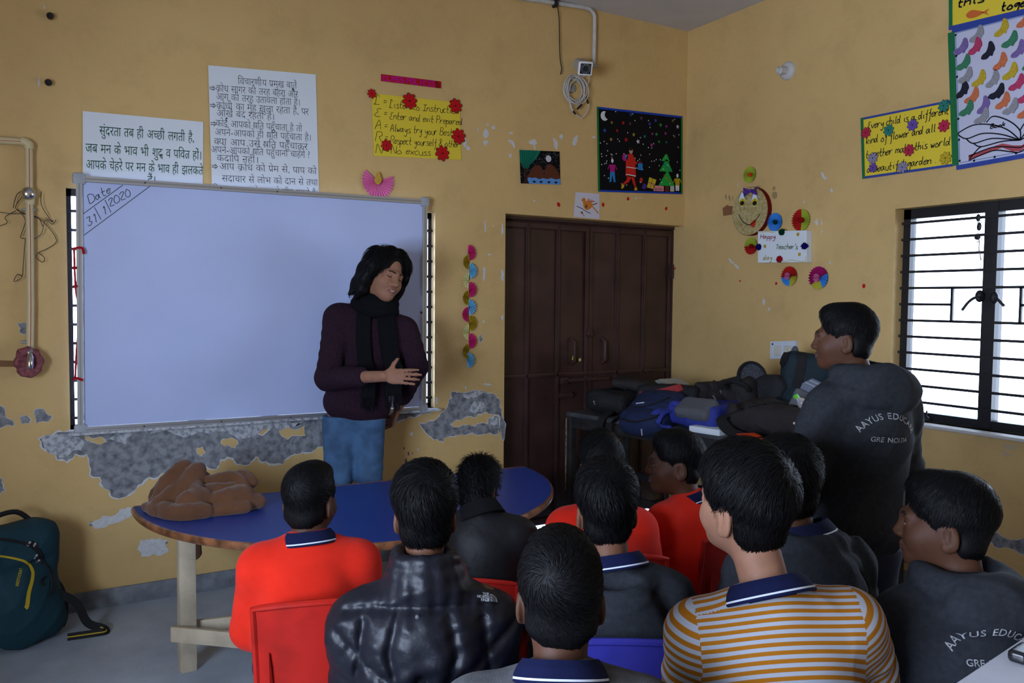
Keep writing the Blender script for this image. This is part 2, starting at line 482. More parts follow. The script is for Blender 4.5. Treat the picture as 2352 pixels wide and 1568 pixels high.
wall_front = wall('wall_front', FR, XL-.2, 0, [(WFx0, WFx1, WFz0, WFz1), (DX0, 0, 0, DZ1)], .2, WALL)
wall_right = wall('wall_right', RT, -.2, -YB, [(WRy0, WRy1, WRz0, WRz1)], .128, WALL)
wall_left = wall('wall_left', LP_, YB, .2, [(-4.65, -2.75, .89, 2.05)], .2, WALL)
wall_back = wall('wall_back', BP_, 0, -XL, [], .2, WALL)
FLOORM = mat('grey_cement_floor', (.44, .51, .60), .42, .4, var=.3, vscale=4, vcol=(.29, .34, .41), vrange=(.3, .7), bump=.15, bscale=30, detail=8)
mb = MB(); mb.box((-3.6, -3.4, -.05), (8.2, 8.2, .1), FLOORM); tag(mb.build('floor', smooth=False), kind='structure')
mb = MB(); mb.box((-3.6, -3.4, H+.05), (8.2, 8.2, .1), CEIL); tag(mb.build('ceiling', smooth=False), kind='structure')
SKIRT = mat('cement_skirting', (.24, .255, .28), .6, .3, var=.4, vscale=14, vcol=(.14, .15, .17), detail=8)
mb = MB(); mb.box(((XL+DX0)/2, -.007, .045), (DX0-XL, .014, .09), SKIRT, bev=.004); tag(mb.build('baseboard_front'), kind='structure')
mb = MB(); mb.box((-.007, YB/2, .05), (.014, -YB, .1), SKIRT, bev=.004); tag(mb.build('baseboard_right'), kind='structure')

# ---- peeled plaster and paint chips on the walls
def fractal(pts, it, amp, rg):
    P = [np.array(p, float) for p in pts]
    for _ in range(it):
        Q = []
        for i in range(len(P)):
            a, b = P[i], P[(i+1) % len(P)]; d = b-a; n = np.array([-d[1], d[0]])
            Q += [a, (a+b)/2+n*rg.uniform(-amp, amp)]
        P = Q
    return P
def inflate(P, w, rg):
    A = 0
    for i in range(len(P)): a, b = P[i], P[(i+1) % len(P)]; A += a[0]*b[1]-a[1]*b[0]
    sg = 1 if A > 0 else -1; out = []
    for i in range(len(P)):
        d = P[(i+1) % len(P)]-P[i-1]; n = np.array([d[1], -d[0]])*sg; L = np.linalg.norm(n)+1e-9
        out.append(P[i]+n/L*w*rg.uniform(.15, 1.4))
    return out
def patch(mb, pl, pix, m, h=.001, it=2, amp=.22, rim=.005, seed=1, rimm=None):
    rg = random.Random(seed); P = fractal([pl.uv(*p) for p in pix], it, amp, rg)
    if rim: Q = inflate(P, rim, rg); mb.poly([pl.pt(q[0], q[1], h) for q in Q], Q, rimm or WHITEP)
    mb.poly([pl.pt(p[0], p[1], h+.0006) for p in P], P, m)
def chip(mb, pl, x0, y0, x1, y1, seed=0, m=None, diag=0, n=9):
    rg = random.Random(seed); cx, cy, rx, ry = (x0+x1)/2, (y0+y1)/2, abs(x1-x0)/2, abs(y1-y0)/2; pts = []
    for k in range(n):
        a = 2*PI*k/n; r = rg.uniform(.6, 1.1); dx, dy = rx*r*math.cos(a), ry*r*math.sin(a)
        if diag: dx = dx*.5+dy/ry*rx*.75*diag
        pts.append((cx+dx, cy+dy))
    P = fractal([pl.uv(*p) for p in pts], 1, .25, rg)
    mb.poly([pl.pt(p[0], p[1], .0012) for p in P], P, m or WHITEP)
BIG = [(90,1009),(131,993),(156,991),(250,985),(316,982),(500,973),(700,962),(905,950),(995,942),(985,947),(960,952),(940,956),(905,970),(760,1015),(700,1038),(677,1041),(650,1065),(610,1059),(587,1047),(573,1065),(546,1065),(537,1052),(506,1054),(497,1077),(461,1068),(420,1082),(380,1085),(343,1095),(316,1113),(289,1140),(257,1140),(253,1126),(235,1113),(230,1095),(208,1090),(199,1041),(172,1041),(154,1059),(131,1054),(97,1027)]
SEC = [(962,972),(993,967),(1006,959),(1014,948),(1028,933),(1030,918),(1038,915),(1036,899),(1049,902),(1062,902),(1086,896),(1107,898),(1135,906),(1147,918),(1152,940),(1153,959),(1156,963),(1156,1011),(1152,1008),(1149,959),(1144,951),(1129,952),(1116,946),(1097,950),(1091,958),(1084,955),(1059,964),(1046,964),(1034,974),(1043,981),(1058,979),(1076,974),(1091,979),(1099,973),(1121,974),(1121,961),(1137,955),(1145,959),(1145,993),(1139,998),(1125,993),(1107,998),(1094,998),(1086,993),(1067,998),(1049,999),(1019,1006),(1018,1013),(1008,1012),(1006,1008),(996,1008),(983,998),(973,986)]
mb = MB()
patch(mb, FR, BIG, CONC, seed=3, amp=.2, rim=.009)
patch(mb, FR, SEC, CONC, seed=4, amp=.14, rim=.005)
EFF = [[(95,1008),(131,996),(170,1000),(190,1010),(185,1035),(165,1036),(150,1050),(128,1045)],[(200,1000),(300,985),(420,980),(520,972),(640,966),(705,960),(640,985),(520,990),(440,1000),(360,992),(300,1000),(290,1020),(240,1010)],
       [(1070,935),(1110,925),(1125,940),(1100,945),(1080,945)],[(1123,963),(1140,958),(1143,975),(1125,974)],[(1060,905),(1100,898),(1120,905),(1090,912)]]
for i, e in enumerate(EFF): patch(mb, FR, e, CONCW, h=.0022, seed=20+i, rim=0)
for i, e in enumerate([[(508,1010),(530,1004),(546,1018),(540,1027),(515,1024)],[(452,1030),(465,1026),(472,1038),(462,1046)],[(641,990),(665,982),(700,976),(702,1000),(660,1009)],[(192,1000),(230,1002),(245,1014),(232,1020),(205,1012)]]):
    patch(mb, FR, e, WALL, h=.003, seed=40+i, rim=.003)
for i, e in enumerate([[(-20,925),(8,935),(12,955),(30,965),(30,978),(-20,985)],[(45,958),(60,953),(70,962),(66,972),(50,972)],[(78,945),(100,938),(118,955),(105,968),(84,972)],[(-20,1090),(6,1100),(12,1125),(-20,1140)],[(40,745),(55,740),(66,750),(60,766),(46,764)],[(1099,775),(1104,767),(1107,776),(1102,788)]]):
    patch(mb, FR, e, CONC, h=.0012, seed=60+i, rim=.003)
patch(mb, FR, [(201,1199),(217,1214),(250,1204),(280,1196),(307,1175),(305,1167),(280,1167),(262,1183),(235,1185)], WHITEP, seed=70, rim=0)
patch(mb, FR, [(323,1239),(348,1235),(386,1239),(388,1266),(352,1271),(325,1278)], WHITEP, seed=71, rim=0)
for i, q in enumerate([(203,1196,216,1208),(220,1192,236,1204),(240,1186,252,1200),(262,1178,268,1190),(280,1168,300,1178),(352,1250,362,1264),(372,1240,386,1252),(366,1262,374,1272)]): chip(mb, FR, *q, seed=80+i, m=CONC)
CH = [(1108,295,1126,317,0),(1108,320,1123,333,0),(1128,287,1139,298,0),(1095,293,1100,301,0),(1117,283,1123,290,0),(1164,316,1186,340,1),(1168,302,1179,309,0),(1167,352,1176,362,0),(1211,317,1236,334,0),(1226,330,1231,346,0),(1264,312,1287,346,.4),(1283,306,1294,321,0),(1309,306,1334,336,-.4),(1358,313,1370,318,0),(1061,316,1074,340,0),(1070,335,1080,348,0),
      (1112,502,1117,536,0),(1131,516,1135,522,0),(1151,511,1157,544,0),(1150,613,1157,647,0),(1151,721,1157,737,0),(1109,609,1115,647,0),(1108,734,1113,742,0),(1118,581,1129,588,0),(1067,884,1071,896,0),(1224,458,1230,464,0),(1458,452,1463,458,0),(1468,452,1472,457,0),(1105,880,1130,886,0),(1000,910,1006,930,0),(940,990,950,1002,0),(957,1028,962,1036,0),(100,12,104,22,0),(86,175,92,200,0)]
for i, q in enumerate(CH): chip(mb, FR, *q[:4], seed=100+i, diag=q[4])
STAIN = mat('grey_smudge', (.10, .10, .12), .8, .1)
for i, q in enumerate([(928,1050,936,1072),(936,1036,940,1046),(926,1026,930,1032),(922,1066,928,1075),(946,1038,949,1043),(1136,1062,1139,1068),(1143,1056,1146,1062),(1128,1055,1130,1057),(1122,1060,1124,1063)]): chip(mb, FR, *q, seed=150+i, m=STAIN)
rg = random.Random(5)
for i in range(46):
    x, y = rg.uniform(440, 700), rg.uniform(1066, 1115) if i % 2 else rg.uniform(1075, 1110)
    chip(mb, FR, x, y, x+rg.uniform(1.5, 4), y+rg.uniform(1.5, 4), seed=300+i, n=5)
pf = mb.build('peeled_plaster', wall_front, smooth=False); pf['label'] = 'bare grey cement and white chips where the ochre paint has peeled'
mb = MB()
for i, q in enumerate([(1693,413,1698,435,-.3),(1884,394,1903,417,1),(1908,431,1914,444,0),(1672,592,1688,608,1),(1684,604,1702,620,1),(1904,600,1911,606,0),(1883,611,1894,615,0),(1871,502,1880,518,0),(1886,502,1889,520,0),(1886,524,1889,541,0),(1750,681,1758,702,0),(1764,706,1770,714,0),(1845,460,1849,467,0)]): chip(mb, RT, *q[:4], seed=200+i, diag=q[4])
patch(mb, RT, [(2262,1232),(2290,1222),(2352,1235),(2400,1245),(2400,1275),(2330,1262),(2285,1255)], CONC, seed=90, rim=.004)
patch(mb, RT, [(2060,1270),(2110,1262),(2150,1276),(2120,1300),(2070,1296)], CONC, seed=91, rim=.004)
TAPE = mat('old_tape_stain', (.36, .25, .11), .5, .3)
for i, q in enumerate([(1664,444,1671,458,.2),(1672,446,1680,462,.2),(1680,448,1687,464,.2),(1774,426,1782,438,0),(1772,440,1787,456,0)]): chip(mb, RT, *q[:4], seed=230+i, m=TAPE, diag=q[4])
SMEAR = mat('pale_smear', (.56, .43, .26), .7, .2)
for i, q in enumerate([(2300,1018,2345,1034,0),(2292,1034,2330,1050,.6)]): chip(mb, RT, *q[:4], seed=240+i, m=SMEAR, diag=q[4])
pr = mb.build('peeled_plaster', wall_right, smooth=False); pr['label'] = 'chips, tape marks and bare cement on the ochre wall'

# ---- windows
def window(name, pl, u0, u1, v0, v1, bars, mull, casement, fd=-.075, fw=.04):
    root = tag(empty(name, pl.pt((u0+u1)/2, v0, -.06)), kind='structure')
    mb = MB()
    def bar(a, b, c, d, h0, h1, mm=BLACKM, m_=None):
        P = [pl.pt(a, c, h0), pl.pt(b, c, h0), pl.pt(b, d, h0), pl.pt(a, d, h0), pl.pt(a, c, h1), pl.pt(b, c, h1), pl.pt(b, d, h1), pl.pt(a, d, h1)]
        (m_ or mb).add(P, [(0,1,2,3),(4,7,6,5),(0,4,5,1),(1,5,6,2),(2,6,7,3),(3,7,4,0)], mm)
    bar(u0, u0+fw, v0, v1, fd-.05, fd); bar(u1-fw, u1, v0, v1, fd-.05, fd)
    bar(u0, u1, v0, v0+fw, fd-.05, fd); bar(u0, u1, v1-fw-.012, v1, fd-.05, fd)
    mb.build('window_frame', root, smooth=False)
    mb = MB()
    for m0, m1 in mull: bar(m0, m1, v0, v1, fd-.06, fd+.004)
    if mull: mb.build('mullion', root, smooth=False)
    mb = MB()
    for (a, b, v) in bars: bar(a, b, v-.0065, v+.0065, fd+.004, fd+.017)
    for (u, a, b) in casement: bar(u-.006, u+.006, a, b, fd+.004, fd+.017)
    mb.build('grille', root, smooth=False)
    mb = MB()
    bar(u0+.02, u1-.02, v0+.02, v1-.02, fd-.034, fd-.030, GLASS); mb.build('glass', root, smooth=False)
    return root
D_ = -.075
def ru(px, py): return RT.uv(px, py, D_+.01)
zs = [ru(2079, y)[1] for y in (513.7, 550, 586.4, 624, 660, 695, 733.7, 768, 804, 842.7, 880, 919)]
zs = [float(z) for z in np.linspace(zs[0], zs[-1], 12)]
m0, m1 = float(ru(2253, 700)[0]), float(ru(2284, 700)[0])
ua, ub = float(ru(2187, 697)[0]), float(ru(2345, 700)[0])
bars = []
for i, z in enumerate(zs):
    if i == 5: bars += [(WRy0-.01, ua, z), (ub, WRy1+.01, z)]
    else: bars.append((WRy0-.01, WRy1+.01, z))
window_1 = window('window_1', RT, WRy0, WRy1, WRz0, WRz1, bars, [(m0, m1)], [(ua, zs[6], zs[4]), (ub, zs[6], zs[4])])
mb = MB()
def rp(px, py, h=.02): return RT.pt(*RT.uv(px, py, h), h)
for pts in ([(2250,683),(2238,684),(2224,694),(2210,712)], [(2284,683),(2292,688),(2300,696),(2307,703)]):
    mb.tube(catmull([rp(*q, .0) for q in pts], 5), .007, BLACKM, 8)
for q in ((2250,680),(2284,684)): mb.ball(rp(*q, -.05), (.02, .02, .03), BLACKM)
mb.build('window_handle', window_1)
mb = MB(); rg = random.Random(2)
mb.ball(rp(2247,500,-.04), (.006,.012,.018), BLACKM); mb.ball(rp(2249,520,-.04), (.006,.012,.02), BLACKM); mb.ball(rp(2245,545,-.04), (.005,.016,.012), BLACKM)
for k in range(6):
    x = 2244+k*1.6; mb.tube(catmull([rp(x+rg.uniform(-2, 2), y, -.04) for y in range(505, 560+k*16, 13)], 3), .0014, BLACKM, 5)
tag(mb.build('string_tuft'), 'dark frayed string tied to the window bar beside the mullion', 'string')
mb = MB()
mb.box(rp(2106,954,-.05), (.02,.05,.02), BLACKM, bev=.003); mb.lathe(rp(2128,964,-.05), (0,0,1), [(0,.022),(.012,.018),(.02,.006),(.05,.003)], BLACKM, 10)
mb.build('window_latch', window_1)
mb = MB(); mb.box(RT.pt((WRy0+WRy1)/2, WRz0-.008, -.04), (.24, WRy1-WRy0+.06, .016), mat('sill_whitewash', (.55, .53, .5), .5, .3), bev=.004)
mb.build('window_sill', window_1)
fz = [float(FR.uv(165, y, -.065)[1]) for y in (485.6, 873)]
n = 9; st = (fz[0]-fz[1])/n
barz = [(WFx0-.01, WFx1+.01, fz[0]-st*i) for i in range(-0, 13) if fz[0]-st*i > WFz0+.03]
window_2 = window('window_2', FR, WFx0, WFx1, WFz0, WFz1, barz, [(-2.9, -2.82)], [], -.05, .022)
mb = MB(); mb.box(FR.pt((WFx0+WFx1)/2, WFz0-.006, -.04), (WFx1-WFx0+.02, .22, .012), CONCW); mb.build('window_sill', window_2)

# ---- steel double door
DOORM = mat('brown_enamelled_steel', (.050, .022, .021), .30, .55, var=.25, vscale=6, bump=.08, bscale=40)
DY = -.118
door_1 = tag(empty('door_1', (DX0/2, .13, 0)), kind='structure')
def dx(px, py=700): return float(FR.uv(px, py, DY)[0])
xs = [DX0-.0, dx(1211), dx(1281), dx(1352), dx(1417), dx(1478), dx(1540)]
zr = float(FR.uv(1345, 857, DY)[1]); zt = float(FR.uv(1352, 515, DY)[1])
def dbox(mb, x0, x1, z0, z1, d0, d1, m=DOORM, bev=.003): mb.box(((x0+x1)/2, -(d0+d1)/2, (z0+z1)/2), (x1-x0, abs(d1-d0), z1-z0), m, bev=bev)
mb = MB(); dbox(mb, DX0-.02, -.001, zt, DZ1+.03, DY-.06, DY+.02); dbox(mb, xs[6], -.001, 0, zt, DY-.06, DY+.012); dbox(mb, DX0, DX0+.03, .02, zt, DY-.06, DY+.0)
mb.build('door_frame', door_1)
for side in (0, 1):
    a, b = (xs[0]+.0, xs[3]-.002) if side == 0 else (xs[3]+.002, xs[6]-.002)
    mb = MB(); dbox(mb, a, b+(.02 if side == 0 else 0), .024, zt+.012, DY-.03+.004*side, DY-.004-.004*(side==0))
    for x in (xs[1:3] if side == 0 else xs[4:6]): dbox(mb, x-.017, x+.017, .03, zt-.01, DY-.004, DY+.006); dbox(mb, x-.007, x+.007, .03, zt-.01, DY+.006, DY+.012)
    dbox(mb, a, a+.03, .03, zt-.01, DY-.004, DY+.006); dbox(mb, b-.03, b, .03, zt-.01, DY-.004, DY+.006)
    dbox(mb, a, b, zr-.014, zr+.014, DY-.004, DY+.012); dbox(mb, a, b, .03, .07, DY-.004, DY+.008); dbox(mb, a, b, zt-.05, zt-.01, DY-.004, DY+.008)
    lf = mb.build('door_leaf', door_1)
    hx = dx(1316 if side == 0 else 1386, 808); hz = [float(FR.uv(1320, y, DY)[1]) for y in (781, 835)]
    mb = MB(); mb.tube([(hx-.016, -DY+.004, hz[0]+.012), (hx-.006, -DY-.03, hz[0]-.012), (hx-.006, -DY-.03, hz[1]+.02), (hx-.016, -DY+.004, hz[1]-.004)], .011, DOORM, 8)
    mb.build('door_handle', lf)
    if side == 0:
        mb = MB(); mb.box(FR.pt(*FR.uv(1317, 822, DY), DY+.003), (.022, .004, .028), paint('cfc93a'), R=roty(.2)); mb.box(FR.pt(*FR.uv(1331, 826, DY), DY+.004), (.02, .004, .018), paint('c9c27a'), R=roty(-.5))
        mb.build('paper_scrap', lf)
mb = MB(); c = FR.pt(*FR.uv(1352, 766, DY), DY+.012)
mb.lathe(c, (0, -1, 0), [(0, .024), (.008, .024), (.012, .018), (.012, .007)], DOORM, 18); mb.box(c+np.array([0, .004, .022]), (.018, .008, .05), DOORM, bev=.002)
mb.build('lock_plate', door_1)
mb = MB(); z = float(FR.uv(1320, 872, DY)[1]); dbox(mb, dx(1287, 870), dx(1395, 870), z-.012, z+.012, DY+.008, DY+.03); dbox(mb, dx(1284, 870), dx(1300, 870), z-.022, z+.022, DY+.004, DY+.034)
mb.build('door_bolt', door_1)
mb = MB(); z = float(FR.uv(1300, 907, DY)[1]); dbox(mb, dx(1282, 907), dx(1305, 907), z-.014, z+.014, DY+.006, DY+.02); c = FR.pt(*FR.uv(1307, 906, DY), DY+.016)
mb.lathe(c, (0, -1, 0), [(0, .02), (.008, .018), (.008, .005)], DOORM, 12); mb.build('hasp', door_1)
for yy in (624, 885):
    mb = MB(); z = float(FR.uv(1545, yy, DY)[1]); mb.tube([(-.012, .1, z-.05), (-.012, .1, z+.05)], .009, DOORM, 8); mb.box((-.02, .106, z), (.03, .008, .09), DOORM, bev=.002); mb.build('hinge', door_1)

# ============================================================ WRITING
G = {'a':'36 16 05 04 13 24 36|36 34 43','b':'09 03|05 26 35 34 23 03','c':'36 16 05 04 13 33','d':'35 16 05 04 13 24 35|39 34 43','e':'05 35 36 16 05 04 13 34','f':'39 28 24 21 10|06 36','g':'36 16 05 14 25 36 32 20 01','h':'09 03|05 26 35 33','i':'16 14 23|18 18','j':'26 21 10|28 28','k':'09 03|36 04|14 33','l':'19 14 23','m':'06 03|05 16 25 23|25 36 45 43','n':'06 03|05 26 35 33','o':'26 15 04 13 33 44 35 26','p':'06 00|05 26 35 34 23 04','q':'36 16 05 14 35|36 30','r':'06 03|04 16 36','s':'36 16 15 34 33 03','t':'19 14 23 33|06 36','u':'06 04 13 33 36|36 33','v':'06 23 46','w':'06 13 25 33 46','x':'06 33|36 03','y':'06 14 24 36|36 32 20 01','z':'06 36 03 33',
     'L':'38 29 19 14 03 23 43','E':'48 28 17 26 15 04 13 43','A':'03 29 43|15 36','R':'03 09|09 39 47 26|26 43','N':'03 09 43 49','I':'08 48|28 23|03 43','P':'03 09|09 39 47 26 06','B':'03 09|09 39 37 26 06|26 45 33 03','T':'08 48|28 23','H':'09 03|49 43|06 46','D':'03 09|09 29 47 44 23 03','S':'48 29 08 26 44 23 04','0':'29 07 04 23 44 47 29','1':'18 29 23','2':'08 29 48 04 43','3':'09 39 26 45 23 04','.':'13 13','!':'19 15|13 13',',':'13 02',"'":'19 17','=':'07 37|05 35','&':'44 13 04 26 38 19 17 43','|':'19 12','?':'08 29 37 25|23 23','[':'39 19 13 33'}
def stroke_text(txt, h, sp=1.15, slant=.08, jit=.12, rg=None):
    """handwritten strokes; returns (list of polylines, width); baseline at 0, cap height h"""
    rg = rg or random.Random(len(txt)*7+ord(txt[0])); k = h/6; x = 0; out = []
    for ch in txt:
        if ch == ' ': x += 3.2*k; continue
        g = G.get(ch) or G.get(ch.lower())
        if not g: x += 2*k; continue
        w = 0; dy = rg.uniform(-jit, jit)*k*2; sc = 1+rg.uniform(-jit, jit)
        for st in g.split('|'):
            p = [(int(q[0]), int(q[1])-3) for q in st.split()]
            w = max(w, max(q[0] for q in p)*sc)
            pts = [(x+(a*sc+b*slant*3)*k, b*k+dy) for a, b in p]
            if len(p) == 2 and p[0] == p[1]: out.append([np.array(pts[0])+np.array([-.25*k, 0]), np.array(pts[0])+np.array([.25*k, .1*k])])
            else: out.append(catmull(pts, 4) if len(pts) > 2 else [np.array(q) for q in pts])
        x += (w+sp)*k
    return out, x
def font_polys(txt, size, bold=0.0):
    """outline lettering as triangles: verts (n,2), faces, width"""
    c = bpy.data.curves.new('tmp', 'FONT'); c.body = txt; c.size = size; c.offset = bold; c.resolution_u = 3
    o = bpy.data.objects.new('tmp', c); COL.objects.link(o)
    dg = bpy.context.evaluated_depsgraph_get(); dg.update()
    me = bpy.data.meshes.new_from_object(o.evaluated_get(dg))
    V = np.array([v.co[:2] for v in me.vertices]).reshape(-1, 2); Fs = [tuple(p.vertices) for p in me.polygons]
    bpy.data.objects.remove(o); bpy.data.curves.remove(c); bpy.data.meshes.remove(me)
    return V, Fs
_gc = {}
def glyph(ch, bold):
    if (ch, bold) not in _gc:
        V, Fs = font_polys(ch, 1.0, bold); W, _ = font_polys('i'+ch+'i', 1.0, bold); W0, _ = font_polys('ii', 1.0, bold)
        adv = (W[:, 0].max()-W[:, 0].min())-(W0[:, 0].max()-W0[:, 0].min()) if len(W) else .3
        _gc[(ch, bold)] = (V, Fs, adv)
    return _gc[(ch, bold)]
def clip_half(V, Fs, xc):
    bm = bmesh.new(); vs_ = [bm.verts.new((v[0], v[1], 0)) for v in V]
    for f in Fs:
        try: bm.faces.new([vs_[i] for i in f])
        except ValueError: pass
    bmesh.ops.bisect_plane(bm, geom=bm.verts[:]+bm.edges[:]+bm.faces[:], plane_co=(xc, 0, 0), plane_no=(1, 0, 0), clear_outer=True)
    bm.verts.index_update(); A = np.array([v.co[:2] for v in bm.verts]).reshape(-1, 2); B = [tuple(v.index for v in f.verts) for f in bm.faces]; bm.free(); return A, B
MATRA_I = '\u093f'; VIR = '\u094d'; RA = '\u0930'
def hindi(txt, bold=-.012):
    """lays out Devanagari: short-i before its cluster, half letters joined; verts (n,2), faces, width at size 1"""
    cl = []; i = 0
    while i < len(txt):
        c = txt[i]; j = i+1
        while j < len(txt) and (txt[j] in '\u0901\u0902\u0903\u093c' or '\u093e' <= txt[j] <= '\u094d' or txt[j-1] == VIR): j += 1
        cl.append(txt[i:j]); i = j
    VV = []; FF = []; x = 0; n = 0
    def put(V, Fs, dx, dy=0, s=1.0):
        nonlocal n
        if not len(V): return
        VV.append(V*s+np.array([dx, dy])); FF.extend(tuple(a+n for a in f) for f in Fs); n += len(V)
    def bar(x0, x1, y0, y1):
        put(np.array([(x0, y0), (x1, y0), (x1, y1), (x0, y1)]), [(0, 1, 2, 3)], 0)
    for c in cl:
        if c == ' ': x += .34; continue
        mi = MATRA_I in c; c = c.replace(MATRA_I, '')
        if mi:
            V, Fs, a = glyph(MATRA_I, bold); put(V, Fs, x-(V[:, 0].min() if len(V) else 0)); x += .24
        if VIR+RA in c:
            b = c[0]; V, Fs, a = glyph(b, bold); put(V, Fs, x)
            xs_ = x+a*.62 if b == '\u092a' else x+a*.5
            kk = b == '\u0915'; xs_ = x+(a*.5 if kk else a-.2); dy = -.12 if kk else 0; s = np.array([(xs_+.02, .22+dy), (xs_+.02, .28+dy), (xs_-.2, .08+dy), (xs_-.2, .02+dy)]); put(s, [(0, 1, 2, 3)], 0)
            x0 = x; x += a; rest = c[3:]
        elif c.startswith('\u0915'+VIR+'\u0937'):
            V, Fs, a = glyph('\u0937', bold); put(V, Fs, x); bar(x-.02, x+.06, .3, .34); put(np.array([(x, .3), (x+.04, .3), (x+.17, .02), (x+.12, .0)]), [(0, 1, 2, 3)], 0); x0 = x; x += a; rest = c[3:]
        elif c.startswith('\u0926'+VIR+'\u0927'):
            V, Fs, a = glyph('\u0926', bold); put(V, Fs, x); V, Fs, a2 = glyph('\u0927', bold); put(V, Fs, x+.2, -.16, .62); x0 = x; x += a+.08; rest = c[3:]
        elif VIR in c:
            V, Fs, a = glyph(c[0], bold); A, B = clip_half(V, Fs, a*.66); put(A, B, x); x += a*.6
            V, Fs, a = glyph(c[2], bold); put(V, Fs, x); x0 = x; x += a; rest = c[3:]
        else:
            V, Fs, a = glyph(c[0], bold); put(V, Fs, x); x0 = x; x += a; rest = c[1:]
        for r in rest:
            V, Fs, a = glyph(r, bold)
            if r in '\u093e\u0940\u094b\u094c': put(V, Fs, x); x += a
            else: put(V, Fs, x)
    return np.concatenate(VV), FF, x

class Poster:
    """flat paper on a wall: corners tl,tr,br,bl in pixels give its outline on the wall; s,t run 0..1"""
    def __init__(s, pl, px, base, off=.003, th=.0012):
        s.pl = pl; s.c = [pl.uv(*p, off) for p in px]; s.off = off; s.th = th; s.mb = MB()
        if base: s.slab([(0, 0), (1, 0), (1, 1), (0, 1)], base, th, True)
        s.W = np.linalg.norm(s.c[1]-s.c[0]); s.Hh = np.linalg.norm(s.c[3]-s.c[0])
    def q(s, a, t): 
        tl, tr, br, bl = s.c; return (bl*(1-a)+br*a)*(1-t)+(tl*(1-a)+tr*a)*t
    def P(s, a, t, h=0): u = s.q(a, t); return s.pl.pt(u[0], u[1], s.off+s.th+h)
    def slab(s, pts, m, th, base=False):
        Q = [s.q(*p) for p in pts]; n = len(Q); h1 = s.off+th if base else s.off+s.th+th; h0 = s.off if base else s.off+s.th-.0005
        s.mb.poly([s.pl.pt(*q, h1) for q in Q], Q, m)
        for i in range(n): a, b = Q[i], Q[(i+1) % n]; s.mb.quad(s.pl.pt(*a, h0), s.pl.pt(*b, h0), s.pl.pt(*b, h1), s.pl.pt(*a, h1), m)
    def poly(s, pts, m, L=1, mb=None):
        Q = [s.q(*p) for p in pts]; (mb or s.mb).poly([s.pl.pt(*q, s.off+s.th+.0004*L) for q in Q], Q, m)
    def disc(s, a, t, r, m, L=1, n=12, ry=None, rot=0):
        c = s.q(a, t); ry = ry or r; cr, sr = math.cos(rot), math.sin(rot)
        Q = [c+np.array([cr*r*math.cos(k*2*PI/n)-sr*ry*math.sin(k*2*PI/n), sr*r*math.cos(k*2*PI/n)+cr*ry*math.sin(k*2*PI/n)]) for k in range(n)]
        s.mb.poly([s.pl.pt(*q, s.off+s.th+.0004*L) for q in Q], Q, m)
    def line(s, pts, w, m, L=2, st=True, taper=False):
        Q = [s.q(*p) if st else np.array(p) for p in pts]; vs_ = []; N = len(Q)
        for i in range(N):
            d = Q[min(i+1, N-1)]-Q[max(i-1, 0)]; d = d/(np.linalg.norm(d)+1e-9); nn = np.array([-d[1], d[0]])*w/2*(1-.6*abs(2*i/(N-1)-1) if taper else 1)
            for z in (Q[i]+nn, Q[i]-nn): vs_.append(s.pl.pt(z[0], z[1], s.off+s.th+.0004*L))
        s.mb.add(vs_, [(2*i, 2*i+1, 2*i+3, 2*i+2) for i in range(N-1)], m)
    def text(s, txt, a, t, h, w, m, L=3, sp=1.15, maxw=None, rg=None, slant=.08):
        """a,t baseline start; h cap height as share of the height"""
        st, W = stroke_text(txt, h, sp, rg=rg, slant=slant); asp = s.Hh/s.W; k = asp
        if maxw: k = maxw/W
        for p in st: s.line([(a+x*k, t+y) for x, y in p], w, m, L)
    def hindi(s, txt, a, t, size, m, maxw=None, L=3, bold=-.012, slope=0):
        V, Fs, W = hindi(txt, bold); k = maxw/W if maxw else size*s.Hh/s.W
        pts = [s.P(a+x*k, t+y*size+slope*x*k, .0004*L) for x, y in V]; s.mb.add(pts, Fs, m)
    def star(s, a, t, r, m, L=2, rot=0):
        c = s.q(a, t); Q = [c+(r if k % 2 == 0 else r*.36)*np.array([math.sin(rot+k*PI/5), math.cos(rot+k*PI/5)]) for k in range(10)]
        s.mb.poly([s.pl.pt(*q, s.off+s.th+.0004*L) for q in Q], Q, m)
    def flower(s, px, r, m, name='paper_flower', parent=None, n=8, lift=.006):
        mb = MB(); c = s.pl.uv(*px, s.off+lift); ink = paint('141414')
        for k in range(n):
            a = 2*PI*k/n+.2; d = np.array([math.cos(a), math.sin(a)])
            for rr, ww, hh, mm in ((1.06, .36, 0, ink), (1.0, .30, .0008, m)):
                Q = []
                for j in range(14):
                    th = 2*PI*j/14; x = .52+.48*math.cos(th); y = ww*math.sin(th)*(.35+.65*(x)); x = x*rr
                    Q.append(c+r*(d*x+np.array([-d[1], d[0]])*y))
                mb.poly([s.pl.pt(*q, s.off+lift+hh+.0012*(k % 2)) for q in Q], Q, mm)
        mb.lathe(s.pl.pt(c[0], c[1], s.off), s.pl.N, [(0, r*.08), (lift+.004, r*.1), (lift+.005, r*.02)], ink, 8)
        return mb.build(name, parent, smooth=False)
    def build(s, name, label=None, cat=None, group=None):
        o = s.mb.build(name, smooth=False); return tag(o, label, cat, group)
INK = paint('1c1c24'); GRN = paint('0d4a33'); WHT = mat('white_chart_paper', (.74, .80, .86), .7, .2, bump=.1, bscale=6)
YEL = mat('yellow_chart_paper', (.78, .60, .045), .7, .2, bump=.08, bscale=6); BLK = paint('0c0b10')

